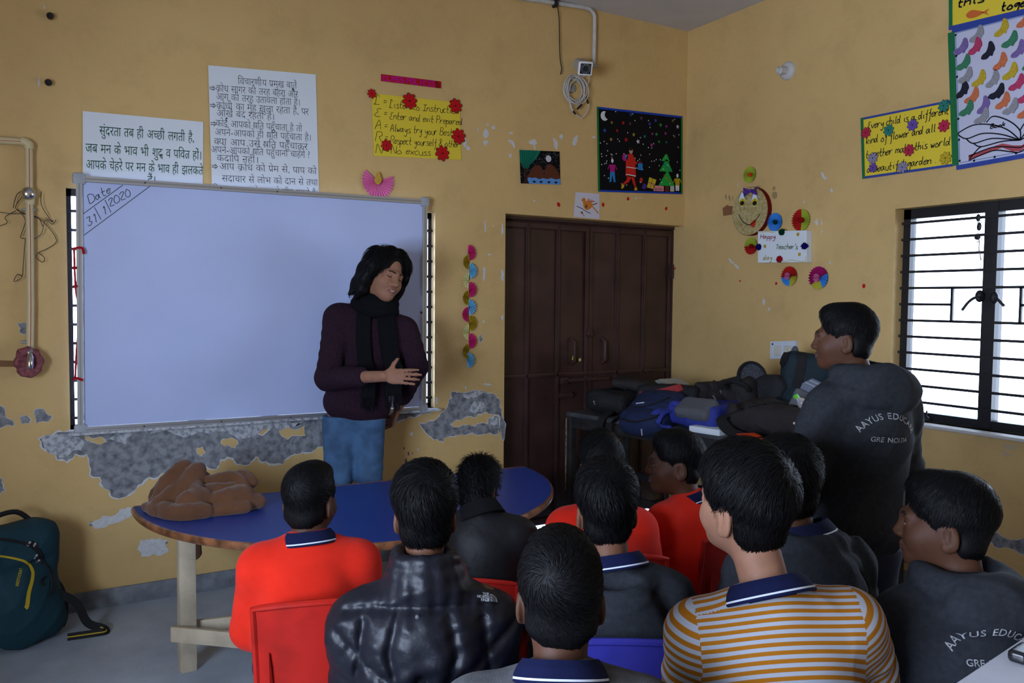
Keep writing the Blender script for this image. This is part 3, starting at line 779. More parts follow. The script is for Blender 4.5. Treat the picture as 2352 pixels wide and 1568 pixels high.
# ---- Hindi charts above the whiteboard
p = Poster(FR, [(190,255),(467,280),(466,425),(190,412)], WHT)
for a, t, w, x in ((.13,.67,.79,'सुंदरता तब ही अच्छी लगती है,'),(.02,.40,.97,'जब मन के भाव भी शुद्ध व पवित्र हों।'),(.025,.16,.975,'आपके चेहरे पर मन के भाव ही झलकते'),(.52,-.03,.075,'हैं।')):
    p.hindi(x, a, t, .205, GRN, maxw=w, bold=-.004)
p.build('hindi_chart', 'small white chart with three lines of green Hindi writing above the whiteboard', 'poster')
p = Poster(FR, [(478,150),(725,171),(733,452),(487,442)], WHT)
for a, t, w, x in ((.26,.87,.55,'विचारणीय प्रमुख बातें'),(.06,.80,.76,'क्रोध सागर की तरह बहरा और'),(.06,.735,.78,'आग की तरह उतावला होता है।'),(.06,.665,.86,'क्रोधी का मुँह खुला रहता है, पर'),(.06,.605,.53,'आँखें बंद रहती हैं।'),(.05,.525,.80,'कोई आपको क्षति पहुँचाता है तो'),(.04,.455,.90,'अपने-आपको ही क्षति पहुँचाता है।'),(.03,.38,.87,'क्या आप उसे क्षति पहुँचाकर'),(-.0,.315,.92,'अपने-आपको क्षति पहुँचाना चाहेंगे ?'),(.05,.25,.38,'कदापि नहीं।'),(.07,.185,.91,'आप क्रोध को प्रेम से, पाप को'),(.09,.09,.90,'सदाचार से लोभ को दान से तथा'),(.01,.0,.98,'मिथ्या भाषण को सत्य से जीत सकते हैं।')):
    p.hindi(x, a, t, .082, INK, maxw=w, bold=-.014)
for t in (.83, .695, .552, .215):
    p.line([(.005,t),(.045,t)], .003, INK); p.line([(.005,t-.014),(.045,t-.014)], .003, INK); p.line([(.032,t+.012),(.055,t-.007),(.032,t-.026)], .003, INK)
p.build('hindi_chart', 'tall white chart crowded with black Hindi lines above the whiteboard', 'poster')

# ---- class policies
p = Poster(FR, [(875,170),(1013,187),(1013,203),(875,186)], paint('b3141c'), off=.004)
x = .03
for i, ch in enumerate('CLASS POLICIES'):
    if ch != ' ':
        g = {'C':'48 08 03 43','L':'09 03 43','A':'03 08 29 48 43|06 46','S':'49 09 06 46 43 03','P':'03 09 49 46 06','O':'09 03 43 49 09','I':'09 49|29 23|03 43','E':'49 09 03 43|06 36'}[ch]
        for st in g.split('|'): p.line([(x+int(q[0])*.0125, .16+(int(q[1])-3)*.115) for q in st.split()], .008, paint('5a0a14' if i == 13 else 'c2188a'), 2)
    x += .071 if ch != ' ' else .03
p.build('class_policies_strip', 'narrow red strip lettered CLASS POLICIES above the yellow LEARN chart', 'sign')
p = Poster(FR, [(853,214),(1056,236),(1059,367),(859,358)], YEL)
for t, l, r, w in ((.83,'L','Listen to Instruction',.80),(.64,'E','Enter and exit Prepared',.84),(.44,'A','Always try your Best',.72),(.245,'R','Respect yourself & other',.80),(.05,'N','No excuss !',.52)):
    p.text(l, .02, t, .15, .0028, INK, maxw=.08); p.text('=', .12, t+.01, .09, .003, INK)
    p.text(r, .185, t-.03*(1 if len(r) > 12 else 0), .125, .0029, INK, maxw=w, sp=.9)
lo = p.build('learn_chart', 'yellow chart handwritten with LEARN class rules and red paper flowers', 'poster')
REDF = paint('c4161c')
for px, r in (((854,215),.026),((941,232),.045),((1046,243),.042),((1053,313),.045),((888,334),.033),((1016,352),.044)):
    p.flower(px, r, REDF, parent=lo, n=8)

# ---- pleated paper fans
def fan(mb, pl, c, r, a0, a1, m, n=12, depth=.012, off=.006, r0=.06):
    vs_ = []; 
    for i in range(2*n+1):
        a = a0+(a1-a0)*i/(2*n); h = off+(depth if i % 2 else 0)
        for k, rr in enumerate((r*r0, r*.55, r*(1.0 if i % 2 else .94))):
            vs_.append(pl.pt(c[0]+rr*math.cos(a), c[1]+rr*math.sin(a), h*(.3+.7*min(1, rr/r))+.001))
    fs = []
    for i in range(2*n):
        for k in range(2): fs.append((i*3+k, i*3+k+1, (i+1)*3+k+1, (i+1)*3+k))
    mb.add(vs_, fs, m)
root = empty('paper_diya', FR.pt(*FR.uv(867,425), .0), 'pink pleated paper fan lamp with a gold flame above the whiteboard', 'wall decoration')
mb = MB(); c = FR.uv(868,416,.01); fan(mb, FR, c, .094, PI*.77, 2.13*PI, paint('e87fb4'), 22, .014); mb.build('pleated_fan', root, smooth=False)
mb = MB(); Q = [FR.uv(*q, .02) for q in catmull([(868,394),(875,408),(875,418),(868,424),(860,417),(861,407)], 4, True)]
GOLD = mat('gold_glitter', (.62, .40, .05), .4, .5, metal=.3, var=.4, vscale=300)
mb.poly([FR.pt(q[0], q[1], .024) for q in Q], Q, GOLD); mb.poly([FR.pt(q[0], q[1], .022) for q in Q], Q, GOLD); mb.build('flame', root, smooth=False)
PINKP, OLIVE, SKYB, CREAM = paint('c9286f'), paint('a3861a'), paint('6fb4d6'), paint('dcd99a')
root = empty('fan_garland', FR.pt(*FR.uv(1075,840), 0), 'vertical garland of pleated half-circle fans between window and door', 'garland')
seq = [(1075,580,PINKP,1),(1078,602,OLIVE,0),(1078,622,SKYB,1),(1077,645,CREAM,0),(1077,665,PINKP,1),(1077,684,OLIVE,0),(1076,705,SKYB,1),(1076,722,PINKP,0),(1077,742,OLIVE,1),(1077,763,CREAM,0),(1077,783,PINKP,1),(1077,806,OLIVE,0),(1073,827,SKYB,1)]
for x, y, m, rt in seq:
    mb = MB(); c = FR.uv(x, y, .01); rr = .047
    fan(mb, FR, c, rr, -PI/2+.1 if rt else PI/2, PI/2 if rt else 1.5*PI-.1, m, 9, .014, .012); mb.build('paper_fan', root, smooth=False)

# ---- drawings beside the camera
p = Poster(FR, [(1193,344),(1285,348),(1287,424),(1196,421)], BLK)
rg = random.Random(3)
for k in range(150):
    a, t = rg.random(), rg.uniform(.15, .97)
    p.disc(a, t, rg.uniform(.0012, .002), paint('c9c9c9'), 1, 5)
TE = paint('12705a'); p.poly([(.0,1),(.52,1),(.44,.82),(.34,.68),(.24,.57),(.2,.46),(.07,.46),(.03,.6),(0,.62)], TE, 2)
for k in range(7): p.line(catmull([(.05+.06*k, .99),(.07+.045*k,.8),(.06+.03*k,.62),(.08+.016*k,.47)], 4), .0025, paint('0a3a2e'), 3)
p.poly([(.08,.46),(.17,.46),(.16,.2),(.18,0),(.06,0),(.1,.2)], paint('33221c'), 2)
p.disc(.71,.77,.021,paint('c9cbd2'),3,16)
BR = paint('5c3220'); p.poly(catmull([(.16,.16),(.22,.33),(.33,.5),(.44,.57),(.53,.5),(.58,.3),(.58,.16),(.4,.1)], 4, True), BR, 4)
p.poly(catmull([(.6,.16),(.6,.38),(.66,.55),(.75,.61),(.88,.5),(.97,.3),(.99,.16),(.8,.1)], 4, True), BR, 4)
p.poly([(.16,.14),(.2,.19),(.28,.17),(.36,.19),(.46,.14),(.56,.18),(.66,.15),(.76,.19),(.88,.15),(.99,.18),(1,0),(.2,0)], paint('5e94d4'), 5)
for a in (.33,.5,.7,.88):
    for an in (-1,-.5,0,.5,1): p.line([(a,.03),(a+.045*an,.10-.02*abs(an))], .004, INK, 6)
p.build('night_hills_painting', 'small painting of brown hills, green tree and moon by the camera', 'picture')

p = Poster(FR, [(1371,245),(1567,267),(1567,446),(1374,440)], BLK)
BLU = paint('1b3fae'); GR2 = paint('127a34')
p.poly([(0,1),(1,1),(1,.975),(0,.975)], BLU, 3); p.poly([(0,.022),(1,.022),(1,0),(0,0)], BLU, 3); p.poly([(0,0),(.016,0),(.016,1),(0,1)], GR2, 4); p.poly([(.982,0),(1,0),(1,.98),(.982,.98)], GR2, 4)
p.disc(.08,.90,.031,paint('d8dae2'),2,18,rot=.2); p.disc(.118,.915,.026,BLK,3,18)
rg = random.Random(11); SC_ = ['b8202a','2a9a3a','3f49b0','b03a98','b8a440','c4c8d8','1f7f72','6a3a52','2c55a8','7a6a3a']
for a, t in ((.38,.95),(.5,.92),(.67,.91),(.88,.93),(.16,.83),(.29,.84),(.37,.84),(.6,.86),(.73,.86),(.8,.85),(.94,.86),(.08,.73),(.22,.74),(.41,.71),(.68,.74),(.79,.76),(.9,.73),(.15,.63),(.32,.64),(.46,.63),(.54,.7),(.62,.6),(.71,.65),(.8,.65),(.63,.74)):
    p.star(a, t, rg.uniform(.011, .019), paint(SC_[rg.randrange(10)] if (a, t) != (.46,.63) else 'd8dae2'), 3, rg.uniform(-.3, .3))
for k in range(60): p.disc(rg.uniform(.03,.97), rg.uniform(.06,.97) if k % 2 else rg.uniform(.3,.62), .0042, paint('dadada'), 2, 7)
RD, SK, CY, MG = paint('c8281e'), paint('d9dbe0'), paint('2a7fc0'), paint('b01f7a')
# walker in a red coat with a sack and a parcel
p.poly([(.31,.20),(.43,.19),(.425,.40),(.395,.47),(.34,.47),(.315,.40)], RD, 5); p.poly([(.33,.21),(.39,.21),(.35,.13),(.29,.09),(.275,.11),(.32,.15)], RD, 5); p.poly([(.37,.20),(.41,.20),(.425,.10),(.44,.07),(.42,.06),(.40,.10)], RD, 5)
p.poly([(.26,.04),(.29,.06),(.295,.09),(.27,.10),(.26,.08)], paint('c9a31e'), 5); p.poly([(.41,.03),(.445,.03),(.44,.07),(.415,.075)], paint('c9a31e'), 5)
p.line([(.315,.22),(.43,.205)], .006, SK, 6); p.line([(.32,.31),(.43,.30)], .005, SK, 6); p.line([(.37,.44),(.41,.38),(.445,.36)], .015, RD, 6); p.disc(.375,.51,.016,paint('c99a78'),6,12,ry=.021); p.disc(.37,.532,.0165,paint('2a1c18'),7,12,ry=.011)
p.disc(.30,.425,.019,MG,4,12,ry=.024); p.disc(.322,.43,.012,CY,5,10,ry=.018); p.poly([(.455,.285),(.51,.28),(.51,.365),(.455,.365)], CY, 6); p.line([(.465,.365),(.48,.39),(.5,.37)], .004, RD, 7)
for a, tp, bt, hd, top in ((.16,MG,CY,.375,.33),(.935,paint('b59a1c'),SK,.235,.20)):
    p.poly([(a-.03,top),(a+.03,top),(a+.026,top-.09),(a-.026,top-.09)], tp, 5); p.line([(a-.03,top-.005),(a-.052,top-.06)], .006, tp, 5); p.line([(a+.03,top-.005),(a+.052,top-.06)], .006, tp, 5)
    p.poly([(a-.026,top-.09),(a+.026,top-.09),(a+.033,top-.21),(a+.012,top-.21),(a,top-.12),(a-.016,top-.21),(a-.036,top-.21)], bt, 5) if a < .5 else p.poly([(a-.024,top-.09),(a+.024,top-.09),(a+.022,top-.16),(a+.004,top-.16),(a,top-.12),(a-.004,top-.16),(a-.022,top-.16)], bt, 5)
    p.disc(a, hd, .010, SK, 6, 10, ry=.014)
for a, b, t0, t1 in ((.70,.90,.10,.28),(.71,.875,.28,.43),(.735,.84,.41,.50)): p.poly([(a,t0),(b,t0),((a+b)/2+.02,t1),((a+b)/2-.0,t1)], paint('22a03c'), 5)
p.line([(.75,.40),(.85,.29)], .004, BLU, 6); p.line([(.76,.24),(.86,.14)], .004, RD, 6)
for a, t in ((.74,.14),(.8,.2),(.84,.13),(.76,.31),(.81,.36),(.79,.46)): p.disc(a, t, .004, SK, 6, 7)
p.poly([(.78,.02),(.835,.02),(.83,.10),(.785,.10)], paint('5a2a24'), 5)
p.poly([(.56,.07),(.64,.055),(.675,.17),(.59,.20)], paint('c6b81e'), 5); p.line([(.6,.065),(.63,.185)], .005, MG, 6); p.line([(.575,.135),(.655,.11)], .005, MG, 6)
p.poly([(.50,.06),(.54,.045),(.56,.10),(.52,.125)], paint('4a2a90'), 5); p.poly([(.47,.14),(.505,.125),(.515,.18),(.48,.19)], paint('b8322a'), 5)
p.poly([(.64,.03),(.765,.03),(.765,.095),(.64,.1)], paint('e08a92'), 5); p.text('by class', .65, .045, .035, .002, INK, L=7, maxw=.1); p.poly([(.845,.03),(.895,.03),(.895,.1),(.845,.1)], paint('b9b9b4'), 5)
p.build('winter_night_poster', 'black poster of stars, fir tree and red-coated walker with green border', 'poster')

p = Poster(FR, [(1322,441),(1377,445),(1377,503),(1317,498)], paint('cfcbd8'))
OR = paint('cf7f2e'); p.poly(catmull([(.36,.42),(.33,.6),(.26,.68),(.3,.78),(.4,.77),(.44,.66),(.56,.7),(.72,.55),(.62,.38),(.48,.32)], 4, True), OR, 2)
for k in range(7): p.line([(.48+.03*k,.6+.01*k),(.52+.05*k,.80-.02*k)], .004, paint('d0704e'), 3)
p.line([(.08,.44),(.3,.36),(.5,.24),(.64,.2)], .004, INK, 3); p.line([(.68,.5),(.95,.22)], .008, OR, 3); p.line([(.72,.55),(.9,.62)], .006, paint('5a3a20'), 3); p.disc(.46,.46,.009,paint('6a5038'),4,10,ry=.012); p.disc(.3,.2,.009,paint('8a6a2e'),3,8); p.line([(.3,.2),(.4,.06)], .003, INK, 3); p.disc(.36,.73,.002,INK,4,6)
p.build('bird_drawing', 'small white drawing of an orange bird just above the door', 'drawing')

def scrap(px, name, label, pl=FR, m=REDF, r=6, seed=0):
    mb = MB(); chip(mb, pl, px[0]-r*.7, px[1]-r, px[0]+r*.7, px[1]+r, seed, m, n=6)
    V = [Vector(v)+Vector(pl.N*.002) for v in mb.v]; n = len(V); mb.v += [tuple(v) for v in V]; F0 = list(mb.f)
    for f in F0: mb.f.append(tuple(i+n for i in f)); mb.m.append(0)
    return tag(mb.build(name, smooth=False), label, 'paper scrap', 'red paper scraps stuck on the walls')
for i, (px, r, lb) in enumerate([((1282,470),6,'red paper scrap on the wall left of the bird drawing'),((1385,470),6,'red paper scrap on the wall right of the bird drawing'),((1442,456),6,'red pointed scrap under the winter night poster'),((1530,479),4,'red paper scrap above the right end of the door'),]): scrap(px, 'paper_scrap', lb, FR, REDF, r, i+2)
for i, (px, r, lb) in enumerate([((1700,645),3,'tiny red scrap low on the right wall, left of the rosettes'),((1783,651),4,'red scrap beside the red, blue and yellow rosette'),((1985,656),6,'red paper scrap on the right wall near the window'),((1551,616),3,'tiny red scrap next to the door hinge')]): scrap(px, 'paper_scrap', lb, RT, REDF, r, i+9)

# ---- CCTV camera, conduit and cable coil
PVC = mat('white_pvc', (.55, .54, .53), .5, .35, var=.12, vscale=20); CAMG = mat('camera_grey', (.42, .42, .43), .5, .3)
mb = MB(); pp = [on_y(*q, -.018) for q in ((1180,-6),(1225,0),(1276,7),(1340,17),(1356,22),(1365,34),(1366,50),(1365,110),(1364,150))]
mb.tube(catmull(pp, 4), .0125, PVC, 10)
cond = tag(mb.build('cable_conduit'), 'white plastic conduit pipe bending down to the security camera', 'conduit')
mb = MB(); c = on_y(1275,8,-.02); mb.box(c, (.02,.05,.045), BLACKM, bev=.006); mb.build('clip', cond)
mb = MB(); mb.tube(catmull([on_y(*q, -.02) for q in ((1279,10),(1284,40),(1285,100),(1287,140),(1290,158),(1287,171))], 5), .003, BLACKM, 6)
tag(mb.build('loose_wire'), 'thin dark wire hanging from the conduit left of the camera', 'wire')
root = empty('security_camera', on_y(1345,160,-.01), 'white bullet security camera on the front wall below the conduit', 'camera')
c1 = on_y(1330,146,-.05); c2 = on_y(1344,157,-.20); ax = unit(c2-c1)
f = Field(.01); Rm = np.stack([unit(np.cross(ax, (0,0,1))), ax, unit(np.cross(unit(np.cross(ax, (0,0,1))), ax))], 1)
f.box((c1+c2)/2, (.042, np.linalg.norm(c2-c1)/2, .036), Rm, .026); V, Q = f.mesh(.005); link_mesh('housing', V, Q, [CAMG], root)
mb = MB(); mb.box(c2+ax*.004, (.09,.02,.084), mat('camera_white', (.75,.76,.78), .35, .4), R=Rm, bev=.009); mb.build('front_ring', root)
mb = MB(); mb.box(c2+ax*.0125, (.068,.004,.062), mat('camera_glass', (.02,.022,.028), .12, .6), R=Rm, bev=.001)
for rr, nn in ((.027, 16), (.02, 10)):
    for k in range(nn):
        a = 2*PI*k/nn; mb.ball(c2+ax*.0155+Rm[:, 0]*rr*math.cos(a)+Rm[:, 2]*rr*math.sin(a), .0024, paint('aab4bc'), 6, 4)
mb.build('lens_plate', root)
mb = MB(); mb.lathe(c2+ax*.0145, ax, [(0,.013),(.004,.013),(.004,.008),(.002,.002)], BLACKM, 14); mb.build('lens', root)
mb = MB(); b0 = on_y(1366,150,-.02); mb.tube([b0, b0+np.array([0,-.03,-.012]), (c1+c2)/2+Rm[:, 0]*.05*(1 if Rm[0,0] > 0 else -1)], .009, CAMG, 8); mb.ball(b0, .014, CAMG); mb.build('bracket', root)
mb = MB(); rg = random.Random(4)
cc = FR.uv(1320,207,.02)
for k in range(9):
    r = rg.uniform(.066, .085); ex, ez = rg.uniform(-.014, .014), rg.uniform(-.014, .012); ph = rg.uniform(0, 6)
    mb.tube([FR.pt(cc[0]+ex+r*.95*math.cos(t), cc[1]+ez+r*1.08*math.sin(t), .015+.006*k*.5+.008*math.sin(t*2+ph)) for t in np.linspace(0, 2*PI, 30)[:-1]], .0032, PVC, 6, closed=True)
for pts in ([(1338,165),(1326,178),(1312,192),(1308,210)],[(1345,172),(1330,182),(1318,186),(1308,196)],[(1352,168),(1352,190),(1342,205)],[(1338,215),(1346,225),(1352,240),(1346,260),(1336,270),(1322,262),(1312,245),(1306,225)],[(1340,212),(1345,222),(1350,238)],[(1308,228),(1312,250),(1322,262)]):
    mb.tube(catmull([on_y(*q, -.035) for q in pts], 5), .0034, PVC, 6)
coil = tag(mb.build('cable_coil'), 'coil of white cable hanging on the wall under the security camera', 'cable')
mb = MB()
for a, b in (((1346,222),(1351,238)),((1326,250),(1336,240)),((1316,255),(1322,262))): mb.tube([on_y(*a, -.036), on_y(*b, -.036)], .0065, BLACKM, 8)
mb.build('connector', coil)
GP = mat('mount_plate_grey', (.3,.3,.3), .6, .3)
mb = MB(); mb.lathe(FR.pt(*FR.uv(1311,203), .001), (0,-1,0), [(0,.03),(.012,.028),(.016,.02)], GP, 16); mb.build('mount_plate', coil)

# ---- bolts and the water pipe on the left
for px, lb in (((115,40),'upper dark bolt sticking out of the wall, top left'),((111,192),'lower dark bolt sticking out of the wall, top left')):
    mb = MB(); c = FR.pt(*FR.uv(*px), 0); mb.tube([c+np.array([0,.01,0]), c+np.array([0,-.035,0])], .007, BLACKM, 8); mb.lathe(c+np.array([0,-.012,0]), (0,-1,0), [(0,.014),(.014,.016),(.024,.013),(.03,.006)], BLACKM, 10)
    tag(mb.build('wall_bolt'), lb, 'bolt')
CPVC = mat('cream_pipe', (.62,.52,.30), .45, .4); CHR = mat('chrome', (.6,.6,.62), .22, .5, metal=1)
root = empty('water_pipe', on_y(66,800,-.03), 'cream water pipe with red stripe turning down the wall to a tap', 'pipe')
def wp(x, y, o=-.03): return on_y(x, y, o)
mb = MB(); pp = [wp(-60,318), wp(0,322), wp(52,325), wp(62,329), wp(66,338), wp(67,440), wp(69,560), wp(70,700), wp(69,812)]
mb.tube(pp, .0165, CPVC, 12); 
for q in ((-60,318,0,322),(0,322,52,325)): mb.tube([wp(q[0],q[1],-.047), wp(q[2],q[3],-.047)], .0012, paint('b03022'), 5)
for q in ((66,338,67,440),(67,440,69,560),(69,560,70,700),(70,700,69,800)): mb.tube([wp(q[0]+1,q[1],-.047), wp(q[2]+1,q[3],-.047)], .0012, paint('b03022'), 5)
mb.build('pipe', root)
mb = MB(); mb.tube([wp(48,324), wp(58,326), wp(66,332), wp(66,342)], .021, CPVC, 12); mb.build('elbow', root)
mb = MB(); mb.tube([wp(68,436), wp(68,470)], .021, CPVC, 12); mb.build('coupling', root)
mb = MB(); mb.lathe(wp(65,445,-.04), (0,-1,0), [(0,.028),(.012,.03),(.024,.024),(.03,.012),(.031,.002)], CHR, 18); mb.build('valve_cover', root)
for q in ((17,324),(66,482),(62,785)):
    mb = MB(); mb.box(wp(*q, -.02), (.05,.04,.012), GP, bev=.004); mb.build('clip', root)
root = empty('tap', wp(68,840,-.04), 'small chrome tap at the lower end of the water pipe', 'tap')
mb = MB(); mb.tube(catmull([wp(69,806,-.04), wp(69,815,-.08), wp(69,830,-.10), wp(68,846,-.10)], 4), [.014]*4*3+[.012], CHR, 12); mb.build('spout', root)
mb = MB(); mb.tube([wp(69,806,-.06), wp(69,800,-.075)], .012, CHR, 10); mb.tube([wp(63,808,-.08), wp(76,806,-.08)], .006, CHR, 8); mb.build('tap_handle', root)
f = Field(.012); rg = random.Random(8); c = wp(66,828,-.055)
for k in range(8):
    a = 2*PI*k/8; f.cap(c+np.array([.045*math.cos(a), rg.uniform(-.02,.01), .055*math.sin(a)-.006]), c+np.array([.045*math.cos(a+.9), rg.uniform(-.02,.01), .055*math.sin(a+.9)-.006]), .013, .016)
for k in range(3): f.cap(c+np.array([-.03+.02*k, .0, .04]), c+np.array([-.02+.02*k, -.01, -.06]), .016, .012)
V, Q = f.mesh(.005, disp=folds(3, .004, 60)); tag(link_mesh('tap_cloth', V, Q, [mat('maroon_cloth', (.23,.075,.085), .9, .1, var=.3, vscale=60)]), 'faded red cloth knotted around the tap on the wall', 'cloth')
mb = MB(); rg = random.Random(6)
for pts in ([(70,432),(62,440),(46,458),(36,478),(60,492),(88,500),(98,520)],[(36,484),(12,498),(16,512),(-14,522)],[(40,480),(58,504),(52,530),(47,545),(58,548),(72,551),(95,536),(104,505),(120,515),(129,504)],[(95,440),(95,470),(114,502),(122,510),(104,500)],[(88,500),(110,520),(130,552),(110,570),(88,580),(84,592),(98,602),(102,592),(88,580)],[(58,548),(54,600),(50,636),(32,646),(40,630),(50,634)],[(-14,485),(20,490),(60,492),(90,502)],[(30,478),(40,445),(62,436)]):
    mb.tube(catmull([on_y(*q, -.012-rg.uniform(0,.02)) for q in pts], 4), .0016, BLACKM, 5)
tag(mb.build('tangled_wire'), 'tangle of thin black wire around the water pipe valve', 'wire')
mb = MB(); mb.quad(*[FR.pt(*FR.uv(*q), .002) for q in ((-30,842),(52,842),(52,829),(-30,826))], mat('brown_paint_band', (.24,.12,.05), .7, .2)); o = mb.build('painted_band', wall_front, smooth=False)

# ---- whiteboard hung in front of the window
ALU = mat('aluminium', (.52,.54,.56), .35, .5, metal=.7); BOARD = mat('white_laminate', (.49,.57,.86), .3, .35, var=.04, vscale=2)
BO = -.045
class Bq(Poster): pass
wb = Bq(FR, [(181,411),(973,464),(970,938),(185,986)], None, off=.035, th=.012)
root = empty('whiteboard', FR.pt(*wb.q(.5,0), .03), 'large whiteboard with aluminium frame hung across the barred window', 'whiteboard')
wb.slab([(.008,.012),(.992,.012),(.992,.988),(.008,.988)], BOARD, .012, True)
pen = paint('3a3a42')
for txt, a, t, h in (('Date',.014,.93,.05),):
    pass
def rot_text(txt, px, ang, h, w=.004):
    st, W = stroke_text(txt, h, 1.1, slant=.12); o = FR.uv(*px, .047); ca, sa = math.cos(ang), math.sin(ang)
    for pl_ in st: wb.line([o+np.array([ca*x-sa*y, sa*x+ca*y]) for x, y in pl_], w, pen, 2, st=False)
rot_text('Date', (206,468), .58, .037, .003); rot_text('31', (202,520), .52, .036, .003); rot_text('1', (238,495), .52, .034, .003); rot_text('2020', (254,476), .62, .034, .003)
for a, b in (((191,491),(282,425)),((193,540),(345,427)),((217,476),(232,504)),((241,459),(255,488))): wb.line([FR.uv(*a, .047), FR.uv(*b, .047)], .003, pen, 2, st=False)
wb.mb.build('writing_surface', root, smooth=False)
mb = MB()
for a, b in (((.004,1),(.996,1)),((.004,0),(.996,0)),((0,.01),(0,.99)),((1,.01),(1,.99))):
    A, B = wb.q(*a), wb.q(*b); d = unit(B-A); n2 = np.array([-d[1], d[0]])*.013
    A3 = [FR.pt(*(A+n2), .034), FR.pt(*(B+n2), .034), FR.pt(*(B-n2), .034), FR.pt(*(A-n2), .034)]; B3 = [x+FR.N*.026 for x in A3]
    mb.add(A3+B3, [(0,1,2,3),(4,7,6,5),(0,4,5,1),(1,5,6,2),(2,6,7,3),(3,7,4,0)], ALU)
    g3 = [FR.pt(*(A+n2*.3), .0605), FR.pt(*(B+n2*.3), .0605), FR.pt(*(B-n2*.3), .0605), FR.pt(*(A-n2*.3), .0605)]; mb.add(g3, [(0,1,2,3)], mat('aluminium_groove', (.34,.36,.38), .4, .5, metal=.6))
mb.build('frame', root, smooth=False)
for cq in ((0,0),(1,0),(1,1),(0,1)):
    mb = MB(); c = wb.q(*cq); mb.box(FR.pt(*c, .047), (.055,.032,.055), mat('corner_cap_grey', (.36,.39,.43), .45, .4), bev=.012); mb.build('corner_cap', root)
mb = MB()
for a, b in ((.155,0),(.36,0),(.56,0),(.76,0),(.9,0),(.16,1),(.36,1),(.52,1)): mb.ball(FR.pt(*wb.q(a, b), .062), .004, BLACKM, 8, 5)
mb.build('frame_screws', root)['kind'] = 'stuff'
RED_T = paint('b01020')
mb = MB(); rg = random.Random(5)
mb.tube(catmull([on_y(*q, -.03) for q in ((170,573),(171,600),(172,630),(176,680),(189,718),(184,745),(178,780),(175,820),(173,868))], 5), .005, RED_T, 6)
for a, b, c in (((168,571),(188,569),(193,583)),((168,872),(176,868),(190,873)),((169,614),(174,614),(172,616)),((170,657),(175,657),(172,659))):
    mb.tube(catmull([on_y(*a, -.05), on_y(*b, -.065), on_y(*c, -.066)], 5), .006, RED_T, 6)
tag(mb.build('red_cord'), 'red cord tying the whiteboard to the window bars on its left', 'cord')
mb = MB(); mb.tube(catmull([on_y(*q, -.05) for q in ((966,716),(972,722),(972,732),(978,738))], 4), .005, paint('6a1018'), 6);
tag(mb.build('red_cord'), 'short dark red cord at the right edge of the whiteboard, level with the shoulder', 'cord')
mb = MB(); mb.tube(catmull([on_y(*q, -.06) for q in ((964,824),(972,828),(970,834))], 4), .004, paint('6a1018'), 6)
tag(mb.build('red_cord'), 'tiny dark red cord end at the right edge of the whiteboard, by the elbow', 'cord')

# ============================================================ right wall
mb = MB(); root = empty('bulb_holder', RT.pt(*RT.uv(1808,164), 0), 'round white bulb holder on the right wall, without a bulb', 'light fitting')
c = RT.pt(*RT.uv(1810,163), 0); N = RT.N
mb.lathe(c, N, [(0,.056),(.01,.054),(.02,.045),(.024,.03)], PVC, 22); mb.build('base_plate', root)
mb = MB(); mb.lathe(c+N*.02, unit(N+np.array([0,.15,-.1])), [(0,.024),(.03,.022),(.05,.025),(.055,.02),(.04,.014)], PVC, 16); mb.ball(c+N*.05, .012, BLACKM); mb.build('socket', root)

# tall leaf tree and book poster
LIL = mat('pale_lilac_paper', (.56,.57,.72), .7, .2, bump=.1, bscale=5)
TIN = mat('blue_foil_tape', (.05,.10,.50), .3, .6, metal=.5, bump=.4, bscale=50); TIG = mat('green_foil_tape', (.02,.24,.09), .3, .6, metal=.5, bump=.4, bscale=50)
p = Poster(RT, [(2187,74),(2420,14),(2420,340),(2197,380)], LIL)
def leaf(a, t, r, col, rot):
    pts = [(-1.0,-.5),(-.45,-.75),(.0,-.55),(.25,-.7),(.5,-.35),(.75,-.1),(.8,.4),(.65,1.0),(.35,1.05),(.1,.55),(-.25,.1),(-.8,-.1)]
    c, s_ = math.cos(rot), math.sin(rot); k = p.Hh/p.W
    P = [(a+(c*x-s_*y)*r*k, t+(s_*x+c*y)*r) for x, y in catmull(pts, 3, True)]
    Q = [p.q(*q) for q in P]; mb = MB(); h = .004+.0006*(int(a*97+t*53) % 7)
    mb.poly([RT.pt(*q, p.off+h) for q in Q], Q, col)
    for i in range(len(Q)): u, v = Q[i], Q[(i+1) % len(Q)]; mb.quad(RT.pt(*u, p.off), RT.pt(*v, p.off), RT.pt(*v, p.off+h), RT.pt(*u, p.off+h), col)
    return mb
LC = [mat('foam_'+n, c, .8, .15, var=.25, vscale=220) for n, c in (('purple',(.19,.13,.34)),('grey',(.28,.28,.31)),('pink',(.46,.05,.13)),('yellow',(.50,.36,.03)),('orange',(.56,.16,.07)),('green',(.05,.20,.11)),('black',(.02,.02,.035)))]
lv = [(.10,.865,0,.0),(.27,.93,1,.1),(.25,.845,2,.2),(.52,.93,3,.2),(.74,.955,4,.2),(.38,.79,6,.25),(.60,.83,5,0),(.82,.86,2,.1),(.12,.745,5,0),(.68,.75,0,.2),(.82,.74,6,.2),(.14,.645,1,.0),(.50,.69,4,.2),(.28,.60,3,.1),(.42,.575,1,.2),(.60,.60,3,.1),(.80,.63,5,0),(.10,.55,6,.3),(.20,.485,4,0),(.46,.475,6,-.1),(.66,.51,2,0),(.90,.50,1,.1),(.14,.40,5,0),(.32,.40,0,.3),(.52,.40,4,.1),(.74,.41,2,.1),(.92,.42,5,-.2),(.92,.70,5,0),(.30,.32,1,0),(.60,.345,1,.0),(.74,.30,4,.1)]
ink = INK
def bk(pts, w=.006): p.line(catmull(pts, 5), w, ink, 3)
